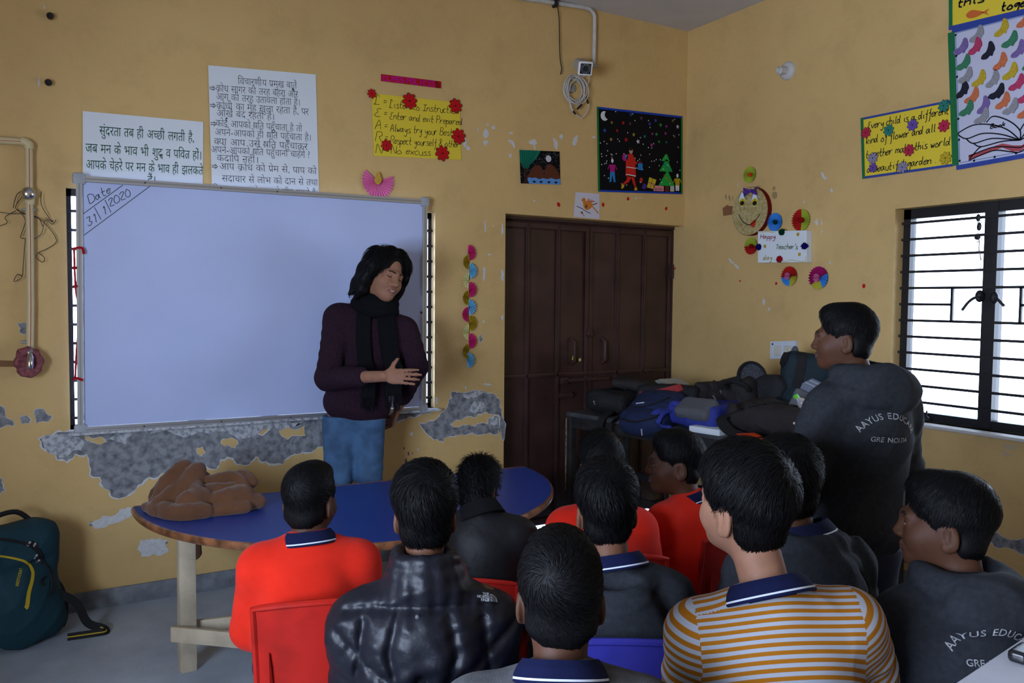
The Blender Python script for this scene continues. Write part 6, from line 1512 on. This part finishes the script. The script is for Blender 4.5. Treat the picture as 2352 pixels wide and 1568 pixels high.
def person(label, head, th_h, th_t, s=.92, pitch=0, roll=0, skin_m=None, top=None, style='sweater', hw=.135, drop=.165, e=.018, lean=None, pelvis=None, seat=.40, arms=None, shift=(0,0), seed=1, hair='short', hairkw={}, eye='open', look=0, fine=.0026, stand=False, trous=None, foot=None, bulk=1.0, hemz=None, hoodkw=None, wr=.006, smile=0, knee=.30, nose=.75, lip=None, shz=-.03):
    c = np.array(head, float); R = head_frame(th_h, pitch, roll)
    TR_ = rotz(th_t-PI/2); r, fw0 = TR_[:, 0], TR_[:, 1]
    N = c+R @ (np.array([0,-.045,-.15])*s); S = c+np.array([0, 0, -drop])-fw0*.035*s+r*shift[0]+fw0*shift[1]
    if pelvis is None: pelvis = np.array([S[0], S[1], seat+.085])-fw0*.02
    P = np.array(pelvis, float); t = unit(S-P); fw = unit(np.cross(t, r)); r = unit(np.cross(fw, t)); BR = np.stack([r, fw, t], 1); Lt = np.linalg.norm(S-P)
    def T(x, y, z): return S+BR @ np.array([x, y, z])
    if arms is None: arms = [((.165,.06,-.22), (.08,.25,-.25)), ((-.165,.06,-.22), (-.08,.25,-.25))]
    arms = [[np.array(q, float) if len(q) == 4 else T(*q) for q in a] for a in arms]; arms = [[q[:3] for q in a] for a in arms]
    shs = [T(hw, 0, shz), T(-hw, 0, shz)]
    if stand:
        hips = [P+r*.075-t*.03, P-r*.075-t*.03]; legs = [[h, np.array([h[0], h[1], .47*P[2]+.0])+fw0*.015+r*.01*(1 if i == 0 else -1), np.array([h[0], h[1], .07])-fw0*.01] for i, h in enumerate(hips)]
    else:
        hips = [P+r*.07, P-r*.07]; legs = [[h, h+fw0*knee*s/.92+r*.03*(1 if i == 0 else -1)+ZU*.0, np.array([0, 0, 0])+h*[1, 1, 0]+fw0*(knee+.01)*s/.92+r*.03*(1 if i == 0 else -1)+ZU*.075] for i, h in enumerate(hips)]
    # ---- body: one continuous skin
    f = Field(.03); head_prims(f, c, R, s, neckto=T(0,-.01,.0), neckr=.047*s*1.05, nose=nose)
    f.k = .04; f.ell(T(0,0,-.11), (hw*.92,.082,.15), BR); f.ell((S+P)/2-t*.04, (.115,.082,Lt*.42), BR); f.ell(P+t*.03, (.125,.10,.10), BR); f.cap(T(hw*.9,0,-.02), T(-hw*.9,0,-.02), .042)
    fines = [(c-.125*s-.02, c+.125*s+.02, fine)]
    for i, (el, wr_) in enumerate(arms):
        f.cap(shs[i], el, .040*bulk, .033*bulk, k=.03); f.cap(el, wr_, .033*bulk, .0235*bulk, k=.02)
        d = unit(wr_-el); sd = ZU if abs(d[2]) < .7 else fw0; inward = -r*(1 if i == 0 else -1)
        hk = dict(curl=.4); 
        if foot and 'hand' in foot: hk.update(foot['hand'].get(i, {}))
        nr_ = hk.pop('nrm', ZU if abs(d[2]) < .7 else r*(1 if i == 0 else -1)); sd = hk.pop('side', inward if abs(d[2]) < .7 else fw0); dd = hk.pop('dir', d)
        hand_prims(f, wr_+unit(dd)*.006, dd, nr_, sd, s=(.9 if s < 1 else .93)*s, **hk); fines.append((wr_-.03, wr_+unit(dd)*.17+.03, .0045 if not (foot and foot.get('fineh') == i) else .003))
    for lg in legs: f.cap(lg[0], lg[1], .062, .045, k=.03); f.cap(lg[1], lg[2], .045, .03, k=.02); f.cap(lg[2], lg[2]+fw0*.12-ZU*.03, .03, .026, k=.02)
    V, Q = f.mesh(.012, fine=fines); mi = face_mats(V, Q, c, R, s, eye, look=look, smile=smile)
    root = link_mesh('person', V, Q, [skin_m, lip or LIPM, BROWM, EYEW, IRIS, TEETH], None, mi); tag(root, label, 'person', 'people in the classroom')
    # ---- top
    f = Field(.045)
    f.ell(T(0,.004,-.12), (hw+.004+e,.098+e,.17), BR); f.ell(T(0,-.035,-.085), (hw*.88+e*.5,.075+e,.13), BR); f.ell((S+P)/2-t*.03, (.118*bulk+e,.09+e,Lt*.46), BR); f.ell(P+t*.05, (.135*bulk+e,.108+e,.12), BR)
    f.chain([T(-hw,0,shz-.004), T(-hw*.5,0,shz*.5-.014), T(hw*.5,0,shz*.5-.014), T(hw,0,shz-.004)], [.044+e*.6]*4); f.cap(T(0,-.012,.018), T(hw*.8,-.005,shz*.8), .044+e*.3, .046+e*.5); f.cap(T(0,-.012,.018), T(-hw*.8,-.005,shz*.8), .044+e*.3, .046+e*.5)
    for i, (el, wr_) in enumerate(arms):
        sl = foot.get('sleeve', {}).get(i, 1.0) if foot else 1.0
        f.cap(shs[i], el, .053+e*.7, .047+e*.6, k=.03, wr=(wr, 55, seed+i)); f.cap(el, el+(wr_-el)*sl, .046+e*.6, .036+e*.5, k=.02, wr=(wr*1.3, 65, seed+i*2))
    if hemz is not None: f.box(np.array([P[0], P[1], hemz-.30]), (.45,.45,.30), np.eye(3), .01, sub=True, k=.012)
    if hoodkw is not None:
        hk = dict(back=.118, dropz=.055, size=(.12,.052,.10), roll=.036, up=.045); hk.update(hoodkw); ring = []; rad = []
        for q in np.linspace(0, 2*PI, 19):
            bk = .5+.5*math.cos(q)                                    # 1 behind the neck, 0 at the throat
            ring.append(T(.084*math.sin(q), -.008-.078*math.cos(q), hk['up']+.012*(1-bk)-.012*bk)); rad.append(.026+(hk['roll']-.026)*bk)
        f.k = .014; f.chain(ring, rad, k=.008); f.chain([T(.112*math.sin(q), -.014-.098*math.cos(q), hk['up']-.040-.012*(.5+.5*math.cos(q))) for q in np.linspace(0, 2*PI, 19)], [.022+.012*(.5+.5*math.cos(q)) for q in np.linspace(0, 2*PI, 19)], k=.006)
        f.ell(T(0,-hk['back'],-hk['dropz']), hk['size'], BR @ rotx(-.18), k=.016)
        
        if hk['up'] < .045: f.ell(T(0,-.098,.052), (.060,.026,.040), BR @ rotx(-.25), sub=True, k=.012)
    w1 = folds(seed, {'puffer': .007, 'hoodie': .012, 'sweater': .004}.get(style, .004), {'puffer': 19, 'hoodie': 13, 'sweater': 9}.get(style, 12)); w2 = wobble(seed+3, .003, 20)
    if style == 'puffer':
        f.k = .012
        f.k = .02; f.chain([T(.066*math.sin(a), -.012-.064*math.cos(a), .090) for a in np.linspace(0, 2*PI, 15)], [.021]*15, k=.010); f.chain([T(.072*math.sin(a), -.012-.070*math.cos(a), .058) for a in np.linspace(0, 2*PI, 15)], [.026]*15, k=.010); f.chain([T(.08*math.sin(a), -.012-.075*math.cos(a), .028) for a in np.linspace(0, 2*PI, 15)], [.026]*15, k=.012)
    V, Q = f.mesh(.0042 if style == 'stripes' else .0075, disp=lambda x, y, z: w1(x, y, z)+w2(x, y, z))
    attr = None
    if style == 'puffer':                                            # quilting seams across the back, puffed between
        q = (V-S) @ BR; x, z = q[:, 0], q[:, 2]; bk = np.clip((-q[:, 1]-.0)/.05, 0, 1); d = np.full(len(V), 1.0); sd = np.zeros(len(V))
        z = z-.085; lines = [[(-.25,-.115),(-.1,-.09),(0,-.085),(.1,-.09),(.25,-.115)]]
        for g in (-1, 1): lines += [[(g*.055,-.09),(g*.075,-.18),(g*.05,-.28),(g*.06,-.55)], [(g*.22,-.13),(g*.13,-.21),(g*.06,-.25)], [(g*.22,-.25),(g*.13,-.30),(g*.055,-.33)], [(g*.22,-.36),(g*.14,-.39),(g*.055,-.43)], [(g*.05,-.29),(0,-.23)], [(g*.055,-.37),(0,-.31)], [(g*.058,-.45),(0,-.39)], [(g*.135,-.12),(g*.15,-.25),(g*.14,-.5)]]
        for ln in lines:
            for (x0, z0), (x1, z1) in zip(ln[:-1], ln[1:]):
                L2 = (x1-x0)**2+(z1-z0)**2; tt = np.clip(((x-x0)*(x1-x0)+(z-z0)*(z1-z0))/L2, 0, 1); dd = np.hypot(x-x0-tt*(x1-x0), z-z0-tt*(z1-z0)); al = ((x-x0)*(x1-x0)+(z-z0)*(z1-z0))/math.sqrt(L2)
                sd = np.where(dd < d, al, sd); d = np.minimum(d, dd)
        am = (-.012*np.exp(-(d/.010)**2)+.006*np.minimum(d/.04, 1)+.0025*np.sin(x*70+2*np.sin(z*45))*np.sin(z*62+x*25)+.0032*np.sin(sd*150+x*40)*np.exp(-d/.022))*bk
        V = V+np.outer(am, -fw)
    if style == 'stripes':
        def stripe_val(X, cls):
            q = X-S; st = q @ t+.9*(q @ fw)
            for i, (el, wr_) in enumerate(arms):
                ab = el-shs[i]; ls = np.linalg.norm(ab); tt = np.clip(((X-shs[i]) @ ab)/ls**2, 0, 1); d = np.linalg.norm(X-shs[i]-tt[:, None]*ab, axis=1)
                ab2 = wr_-el; t2 = np.clip(((X-el) @ ab2)/(ab2 @ ab2), 0, 1); d2 = np.linalg.norm(X-el-t2[:, None]*ab2, axis=1)
                st = np.where(cls == i+1, -np.where(d < d2, ((X-shs[i]) @ ab)/ls, ls+((X-el) @ ab2)/np.linalg.norm(ab2))+.004, st)
            return np.where(cls == 3, q @ fw+.01, st)
        ctr = V[Q].mean(1); q = ctr-S; x, z, y = q @ r, q @ t, q @ fw; cls = np.zeros(len(Q), int)
        for i, (el, wr_) in enumerate(arms):
            g = 1 if i == 0 else -1; cls[(x*g > hw+.004-.25*np.minimum(0, z+.02)*0-.10*np.clip(-z-.05, 0, .3)) & (x*g-.0 > hw-.004+.12*np.clip(-z, 0, .2))] = i+1
            ab2 = wr_-el; t2 = np.clip(((ctr-el) @ ab2)/(ab2 @ ab2), 0, 1); cls[np.linalg.norm(ctr-el-t2[:, None]*ab2, axis=1) < .058+e*.6] = i+1
        cls[(cls == 0) & (z > -.03) & (y > -.035) & (x < -.04)] = 3
        attr = ('corner', stripe_val(V[Q.ravel()], np.repeat(cls, 4))/.0190+50)
    tp = link_mesh({'hoodie':'hoodie','puffer':'jacket','jacket':'jacket','stripes':'polo_shirt'}.get(style, 'sweater'), V, Q, [top], root, None, attr)
    # ---- trousers and shoes
    f = Field(.04); f.ell(P+t*.0, (.135*bulk,.108,.11), BR)
    for lg in legs: f.cap(lg[0], lg[1], .080*bulk, .060, k=.04, wr=(.004, 40, seed)); f.cap(lg[1], lg[2]+ZU*.0, .058, .046, k=.03, wr=(.005, 40, seed+2))
    if stand: f.box(np.array([P[0], P[1], (hemz or P[2])+.30+.05]), (.4,.4,.30), np.eye(3), .01, sub=True, k=.01)
    V, Q = f.mesh(.010, disp=folds(seed+9, .003, 20)); tr = link_mesh('trousers', V, Q, [trous or NAVYT], root)
    for lg in legs:
        f = Field(.02); a = lg[2]*[1, 1, 0]; f.cap(a+ZU*.04-fw0*.03, a+fw0*.13+ZU*.03, .038, .032); f.cap(a+ZU*.06, a+ZU*.11, .036, .034); V, Q = f.mesh(.009); V[:, 2] = np.maximum(V[:, 2], .002); link_mesh('shoe', V, Q, [SHOE], root)
    if hair: short_hair(c, R, s, seed, root, style=hair, **hairkw)
    return dict(root=root, top=tp, T=T, BR=BR, N=N, S=S, P=P, r=r, t=t, fw=fw, c=c, R=R, neck=unit(c+R @ np.array([0,-.02,-.06])*1.0-T(0,-.01,0)))
D2 = math.radians
SK1, SK2, SK3 = skin('brown', (.075,.030,.016)), skin('warm_brown', (.14,.060,.033)), skin('light_brown', (.30,.145,.09))

# 1 red sweater, front left
red_l = person('person in a red sweater on a red chair at the front left, back turned', at(713,1146,2.30), D2(48), D2(69), s=.86, skin_m=SK1, top=REDW, hw=.128, drop=.150, e=.018, seed=21, hair='short', hairkw=dict(whorl=(-.005,-.085,.06), n=5200), pitch=-.05)
collar(red_l['root'], red_l['T'](0,-.014,.052), red_l['neck'], red_l['fw'], .047)
chair(red0, *(red_l['P'][:2]+.04*red_l['r'][:2]), D2(72), 'red plastic chair under the boy in the red sweater at the front left', 1.0)
# 2 glossy black jacket
nf = person('person in a glossy black puffer jacket seated in the middle foreground, seen from behind', at(977,1176,1.94), D2(63), D2(64), s=.87, skin_m=SK2, top=PUFF, style='puffer', shz=-.07, hw=.150, drop=.188, e=.034, seed=33, hair='thick', hairkw=dict(n=5200, whorl=(.01,-.07,.085), big=1.06, swirl=1.0), wr=.012)
chair(blue0, *(nf['P'][:2]), D2(55), 'blue plastic chair under the boy in the glossy black puffer jacket', .9)
# 3 spiky hair
spk = person('person with spiky hair in a plain black jacket bending over the blue table', at(1099,1122,2.80), D2(42), D2(52), s=.80, skin_m=SK1, top=BLKJ, style='jacket', hw=.128, drop=.118, e=.016, seed=41, hair='spiky', hairkw=dict(n=4200, whorl=(0,-.02,.12)), pitch=-.3, shift=(.02,-.03))
collar(spk['root'], spk['T'](0,-.018,.05), spk['neck'], spk['fw'], .05, '0c0c0e', '0c0c0e', 'jacket_collar', h=.045)
chair(red0, *(spk['P'][:2]), D2(52), 'red plastic chair under the spiky-haired boy in black', .85)
# 4 grey sweater, nearest
gry = person('person in a grey sweater at the bottom centre, nearest to the camera, seen from behind', at(1287,1362,1.43), D2(58), D2(58), s=.92, skin_m=SK1, top=GREYW, hw=.145, drop=.165, e=.018, seed=51, hair='short', hairkw=dict(n=7000, whorl=(-.022,-.085,.055), swirl=.9), shift=(.0,-.02))
collar(gry['root'], gry['T'](0,-.014,.055), gry['neck'], gry['fw'], .052)
chair(blue0, *(gry['P'][:2]), D2(58), 'blue plastic chair under the boy in the grey sweater at the bottom centre', 1.0)
# 5 hoodie in the centre
h5 = person('person in a charcoal hoodie on a blue chair in the centre, back turned', at(1392,1166,2.10), D2(60), D2(55), s=.92, skin_m=SK2, top=HOODM, style='hoodie', hw=.13, drop=.185, e=.022, seed=61, hair='thick', hairkw=dict(n=5200, whorl=(.0,-.06,.10), swirl=.5), hoodkw=dict(size=(.12,.05,.11), dropz=.075, up=.02), shift=(.025,-.01), pitch=.05)
collar(h5['root'], h5['T'](0,-.016,.062), h5['neck'], h5['fw'], .049)
chair(blue0, *(h5['P'][:2]), D2(58), 'blue plastic chair under the boy in the charcoal hoodie in the centre')
# 6 red sweater behind him
r2 = person('person in a red sweater with slick parted hair, half hidden behind the centre hoodie', at(1383,1068,2.72), D2(60), D2(58), s=.92, skin_m=SK1, top=REDW, hw=.118, drop=.175, e=.018, seed=71, hair='slick', hairkw=dict(n=4200, part=-.9, whorl=(.02,-.05,.10)))
chair(red0, *(r2['P'][:2]+.02*r2['r'][:2]), D2(54), 'red plastic chair under the slick-haired boy in red')
# 7 red sweater in profile
r3 = person('person in a red sweater shown in left profile below the bench', at(1552,1062,2.92), D2(144), D2(96), s=.93, skin_m=SK1, top=REDW, hw=.130, drop=.17, e=.018, seed=81, hair='short', hairkw=dict(n=4200, big=1.05), shift=(.04,0), eye='open', fine=.0028)
collar(r3['root'], r3['T'](0,-.012,.05), r3['neck'], r3['fw'], .05)
chair(red0, *(r3['P'][:2]), D2(98), 'red plastic chair under the boy in red shown in profile')
# 8 striped polo
stp = person('person in a mustard and white striped polo shirt in the right foreground', at(1712,1158,1.66), D2(92), D2(56), s=.94, skin_m=SK3, top=stripe_mat(), style='stripes', hw=.150, drop=.205, e=.016, seed=91, hair='thick', hairkw=dict(n=7000, big=1.08, whorl=(.02,-.075,.085)), pitch=.12, roll=-.06, shift=(.045,-.03), pelvis=at(1790,1700,1.66), arms=[((.215,.10,-.25), (.10,.30,-.30)), ((-.185,.02,-.24), (-.10,.22,-.30))])
collar(stp['root'], stp['T'](-.01,-.008,.062), stp['neck'], stp['fw'], .056)
chair(blue0, *(stp['P'][:2]), D2(56), 'blue plastic chair under the boy in the striped polo shirt')
# 9 dark hair behind striped
d9 = person('person in a dark hoodie with curly black hair, mostly hidden behind the striped polo', at(1808,1110,2.12), D2(66), D2(60), s=.92, skin_m=SK1, top=HOODM, style='hoodie', hw=.125, drop=.18, e=.02, seed=101, hair='thick', hairkw=dict(n=4600), hoodkw={}, shift=(.03,0))
collar(d9['root'], d9['T'](0,-.014,.07), d9['neck'], d9['fw'], .05, '10142e')
chair(red0, *(d9['P'][:2]), D2(55), 'red plastic chair under the curly-haired boy behind the striped polo')
# 10 standing boy
hd = at(1940,775,2.40); S10 = at(1962,905,2.42)
std = person('person standing at the right in a charcoal hoodie printed on the back, facing left', hd, D2(124), D2(76), s=.80, skin_m=SK1, top=HOODM, style='hoodie', hw=.122, drop=.178, e=.022, seed=111, hair='short', hairkw=dict(n=5200, big=1.06, whorl=(0,-.07,.085)), pelvis=np.array([*(at(1955,1180,2.42)[:2]), .80]), stand=True, hemz=.74, hoodkw=dict(size=(.10,.055,.065), dropz=-.05, back=.095, roll=.046, up=.066), shift=(.045,-.01), eye='open', fine=.0026,
    arms=[((.19,.03,-.25), (.15,.10,-.46)), ((-.20,.0,-.26), (-.16,.10,-.47))], trous=cloth('dark_navy_denim', (.012,.015,.034), .8, .2), bulk=1.08)
# 11 hooded boy on the right
rgt = person('person in a charcoal hoodie seated at the lower right in left profile', at(2172,1200,1.80), D2(119), D2(66), s=.90, skin_m=SK1, top=HOODM, style='hoodie', hw=.138, drop=.165, e=.024, seed=121, knee=.2, hair='short', hairkw=dict(n=6500, big=1.06, whorl=(0,-.075,.08)), hoodkw=dict(size=(.115,.055,.07), dropz=-.02, back=.10, roll=.044, up=.05), shift=(.02,-.01), eye='open')
chair(red0, *(rgt['P'][:2]+.03*rgt['fw'][:2]), D2(110), 'red plastic chair under the hooded boy at the lower right')
for q, (sz, zz, xo) in ((std, (.0235, -.055, -.012)), (rgt, (.022, -.04, -.03)), (h5, (.030, -.13, .0))):
    bv = bvh_of(q['top']); O = q['S']+q['t']*zz-q['fw']*.4+q['r']*xo
    V, Fs = arc_text('AAYUS EDUCARE', sz, sz*3.9, 1.0); decal(bv, O+q['t']*.02, q['r'], q['t'], q['fw'], V, Fs, PRINT, 'printed_lettering', q['top'])
    V, Fs = arc_text('GRE NOIDA', sz*.85, 0, 1.0); decal(bv, O-q['t']*.045, q['r'], q['t'], q['fw'], V, Fs, PRINT, 'printed_lettering', q['top'])
# jacket logo
bv = bvh_of(nf['top']); ld = unit(nf['fw']*.9-nf['t']*.44); O = nf['T'](.150, -.1, .035)-ld*.4; VV, FF, n = [], [], 0
for i, (w, y) in enumerate((('THE', .0), ('NORTH', -.007), ('FACE', -.014))):
    V, Fs, = font_polys(w, .0082, .0005); x1 = V[:, 0].max(); VV.append(V-np.array([x1, -y])); FF += [tuple(a+n for a in f) for f in Fs]; n += len(V)
for k in range(3):
    r0, r1 = .006*k+.0012, .006*k+.0058; P2 = [(.002+r_*math.sin(a), -.0143+r_*1.0*math.cos(a)) for r_, rev in ((r1, 0), (r0, 1)) for a in (np.linspace(0, PI/2, 9) if not rev else np.linspace(PI/2, 0, 9))]
    VV.append(np.array(P2)); FF += [(n+i, n+17-i, n+16-i, n+i+1) for i in range(8)]; n += 18
decal(bv, O, nf['r'], unit(nf['t']*.9+nf['fw']*.44), ld, np.concatenate(VV), FF, PRINT, 'chest_logo', nf['top'])
mb = MB(); h = bv.ray_cast(Vector(nf['T'](-.012,-.4,-.012)), Vector(nf['fw'])); 
if h[0] is not None: mb.ball(np.array(h[0]), (.006,.006,.006), mat('snap_grey', (.08,.08,.09), .4, .5), 8, 6); mb.build('snap_button', nf['top'])

# 12 teacher
SWM = mat('plum_ribbed_wool', (.026,.0115,.021), .9, .12, var=.25, vscale=120, bump=.5, bscale=260)
_nt = SWM.node_tree; _w = _nt.nodes.new('ShaderNodeTexWave'); _w.inputs['Scale'].default_value = 34; _w.inputs['Distortion'].default_value = .6; _w.inputs['Detail'].default_value = 1
_tc = _nt.nodes.new('ShaderNodeTexCoord'); _nt.links.new(_tc.outputs['Object'], _w.inputs['Vector']); _b2 = _nt.nodes.new('ShaderNodeBump'); _b2.inputs['Strength'].default_value = .5; _b2.inputs['Distance'].default_value = .004
_nt.links.new(_w.outputs['Fac'], _b2.inputs['Height']); _nt.links.new(_nt.nodes['Bump'].outputs[0], _b2.inputs['Normal']); _nt.links.new(_b2.outputs[0], _nt.nodes['Principled BSDF'].inputs['Normal'])
JEAN = mat('blue_denim', (.055,.115,.215), .8, .2, var=.25, vscale=14, bump=.2, bscale=300)
th = at(882,632,4.22); te = person('person standing at the whiteboard in plum sweater and black scarf, gesturing', th, D2(-75), D2(-108), s=1.1, pitch=-.12, roll=-.26, nose=1.0, lip=mat('lips_rose', (.21, .085, .075), .45, .35), skin_m=SK3, top=SWM, style='sweater', hw=.175, drop=.225, e=.026, seed=131, hair=None, pelvis=np.array([*(at(815,1010,4.27)[:2]), .90]), stand=True, hemz=.845, trous=JEAN, bulk=1.12, wr=.005, eye='closed', fine=.0022, shift=(.055,.0),
    arms=[[np.append(at(752,868,4.08), 1), np.append(at(882,864,3.86), 1)], [np.append(at(955,842,4.30), 1), np.append(at(915,935,4.46), 1)]],
    foot=dict(hand={0: dict(dir=_R*.97+_U*.0-_F*.12, nrm=-_F+_U*.25, side=_U-_R*.25, curl=.12, spread=.045, thumb_up=1.35), 1: dict(curl=.5)}, fineh=0, sleeve={0: .58, 1: .72}))
c, R, s = te['c'], te['R'], 1.1
def L(x, y, z): return c + R @ (np.array([x, y, z])*s)
f = Field(.02)
f.ell(L(0,-.016,.042), np.array((.083,.102,.093))*s, R); f.ell(L(0,-.05,-.03), np.array((.085,.06,.09))*s, R)
for sg in (-1, 1):
    f.chain([L(sg*.025,.035,.115), L(sg*.07,.03,.085), L(sg*.092,.025,.02), L(sg*.098,.0,-.05), L(sg*.094,-.01,-.10), L(sg*(.10 if sg > 0 else .088),-.02,-.135 if sg > 0 else -.145)], [.03,.034,.033,.034,.028,.008], k=.02)
    f.chain([L(sg*.06,-.03,.1), L(sg*.095,-.03,.0), L(sg*.10,-.045,-.08), L(sg*(.125 if sg > 0 else .095),-.045,-.13)], [.03,.036,.032,.010], k=.02)
f.ell(L(-.008,.120,-.02), np.array((.063,.088,.118))*s, R, sub=True, k=.006); f.ell(L(-.004,.06,-.105), np.array((.068,.095,.06))*s, R, sub=True, k=.006)
V, Q = f.mesh(.0045, disp=wobble(5, .002, 50))
SV, SQ = strands(V, Q, c, R, s, 7000, 9, .05, .10, whorl=(.02,.03,.13), swirl=.08, lift=.005, width=.0019, grav=.9, avoid=True)
link_mesh('hair', np.concatenate([V, SV]), np.concatenate([Q, SQ+len(V)]), [HAIRM], te['root'])
SCF = mat('black_scarf_wool', (.0065,.007,.0085), .95, .06, bump=.3, bscale=300)
T = te['T']; nb = T(0,.0,.055)
f = Field(.02); bb = te['BR'] @ rotx(.12)
for k, (rr, zz, rad) in enumerate(((.082,.035,.030),(.086,.0,.034),(.078,.06,.022))):
    ring = [nb+bb @ np.array([rr*math.cos(a)*1.08, rr*math.sin(a)+.004, zz-.022*max(0, math.sin(a))+.006*math.sin(3*a+k)]) for a in np.linspace(0, 2*PI, 25)]; f.chain(ring, [rad]*25, k=.012)
V, Q = f.mesh(.006, disp=folds(6, .006, 24)); scarf = link_mesh('scarf', V, Q, [SCF], te['root'])
bv = bvh_of(te['top'])
def tail(pix, w, name):
    pp = catmull(pix, 6); P, Nn = trace(bv, [tuple(q) for q in pp], .014); P2 = [P[0]]; dl = np.linalg.norm(P[0]-CAM); n0 = Nn[0]
    for i, p in enumerate(P[1:]):                                    # the tail hangs behind the raised forearm
        d = np.linalg.norm(p-CAM)
        if pp[i+1][1] > 812: p = CAM+(p-CAM)/d*(dl+.001); Nn[i+1] = n0; d = dl+.001
        dl = d; n0 = Nn[i+1]; P2.append(P2[-1]*.35+p*.65)
    mb = MB(); mb.strap(P2, Nn, w, .014, SCF); mb.build(name, scarf); return P2, Nn
P1, N1 = tail([(838,700),(834,760),(838,830),(843,880),(843,915)], [.045,.06]+[.072]*40, 'scarf_tail')
P2, N2 = tail([(884,706),(888,770),(898,840),(905,890),(909,940)], [.05,.07]+[.09]*40, 'scarf_tail')
rg = random.Random(3)
for Pq, wd in ((P1, .068), (P2, .085)):
    mb = MB(); e = Pq[-1]
    for k in range(15):
        x = e+te['r']*wd*((k+.5)/15-.5)*-1; mb.tube(catmull([x+[0,0,.01], x+te['fw']*.004+[rg.uniform(-.003,.003),0,-.025], x+te['fw']*.003+[rg.uniform(-.006,.006),0,-.055-rg.uniform(0,.02)]], 3), .0022, SCF, 5)
    mb.build('fringe', scarf)
f = Field(.01); V = None
mb = MB(); P, Nn = trace(bv, [(832,694),(838,702)], .03)
for q in ((835,700),(881,711)):
    P, Nn = trace(bv, [q, (q[0]+8, q[1]+2)], .045)
    if len(P) == 2: mb.strap(P, Nn, .012, .004, mat('grey_shirt_collar', (.25,.28,.32), .8, .2))
if mb.v: mb.build('shirt_collar', te['root'])
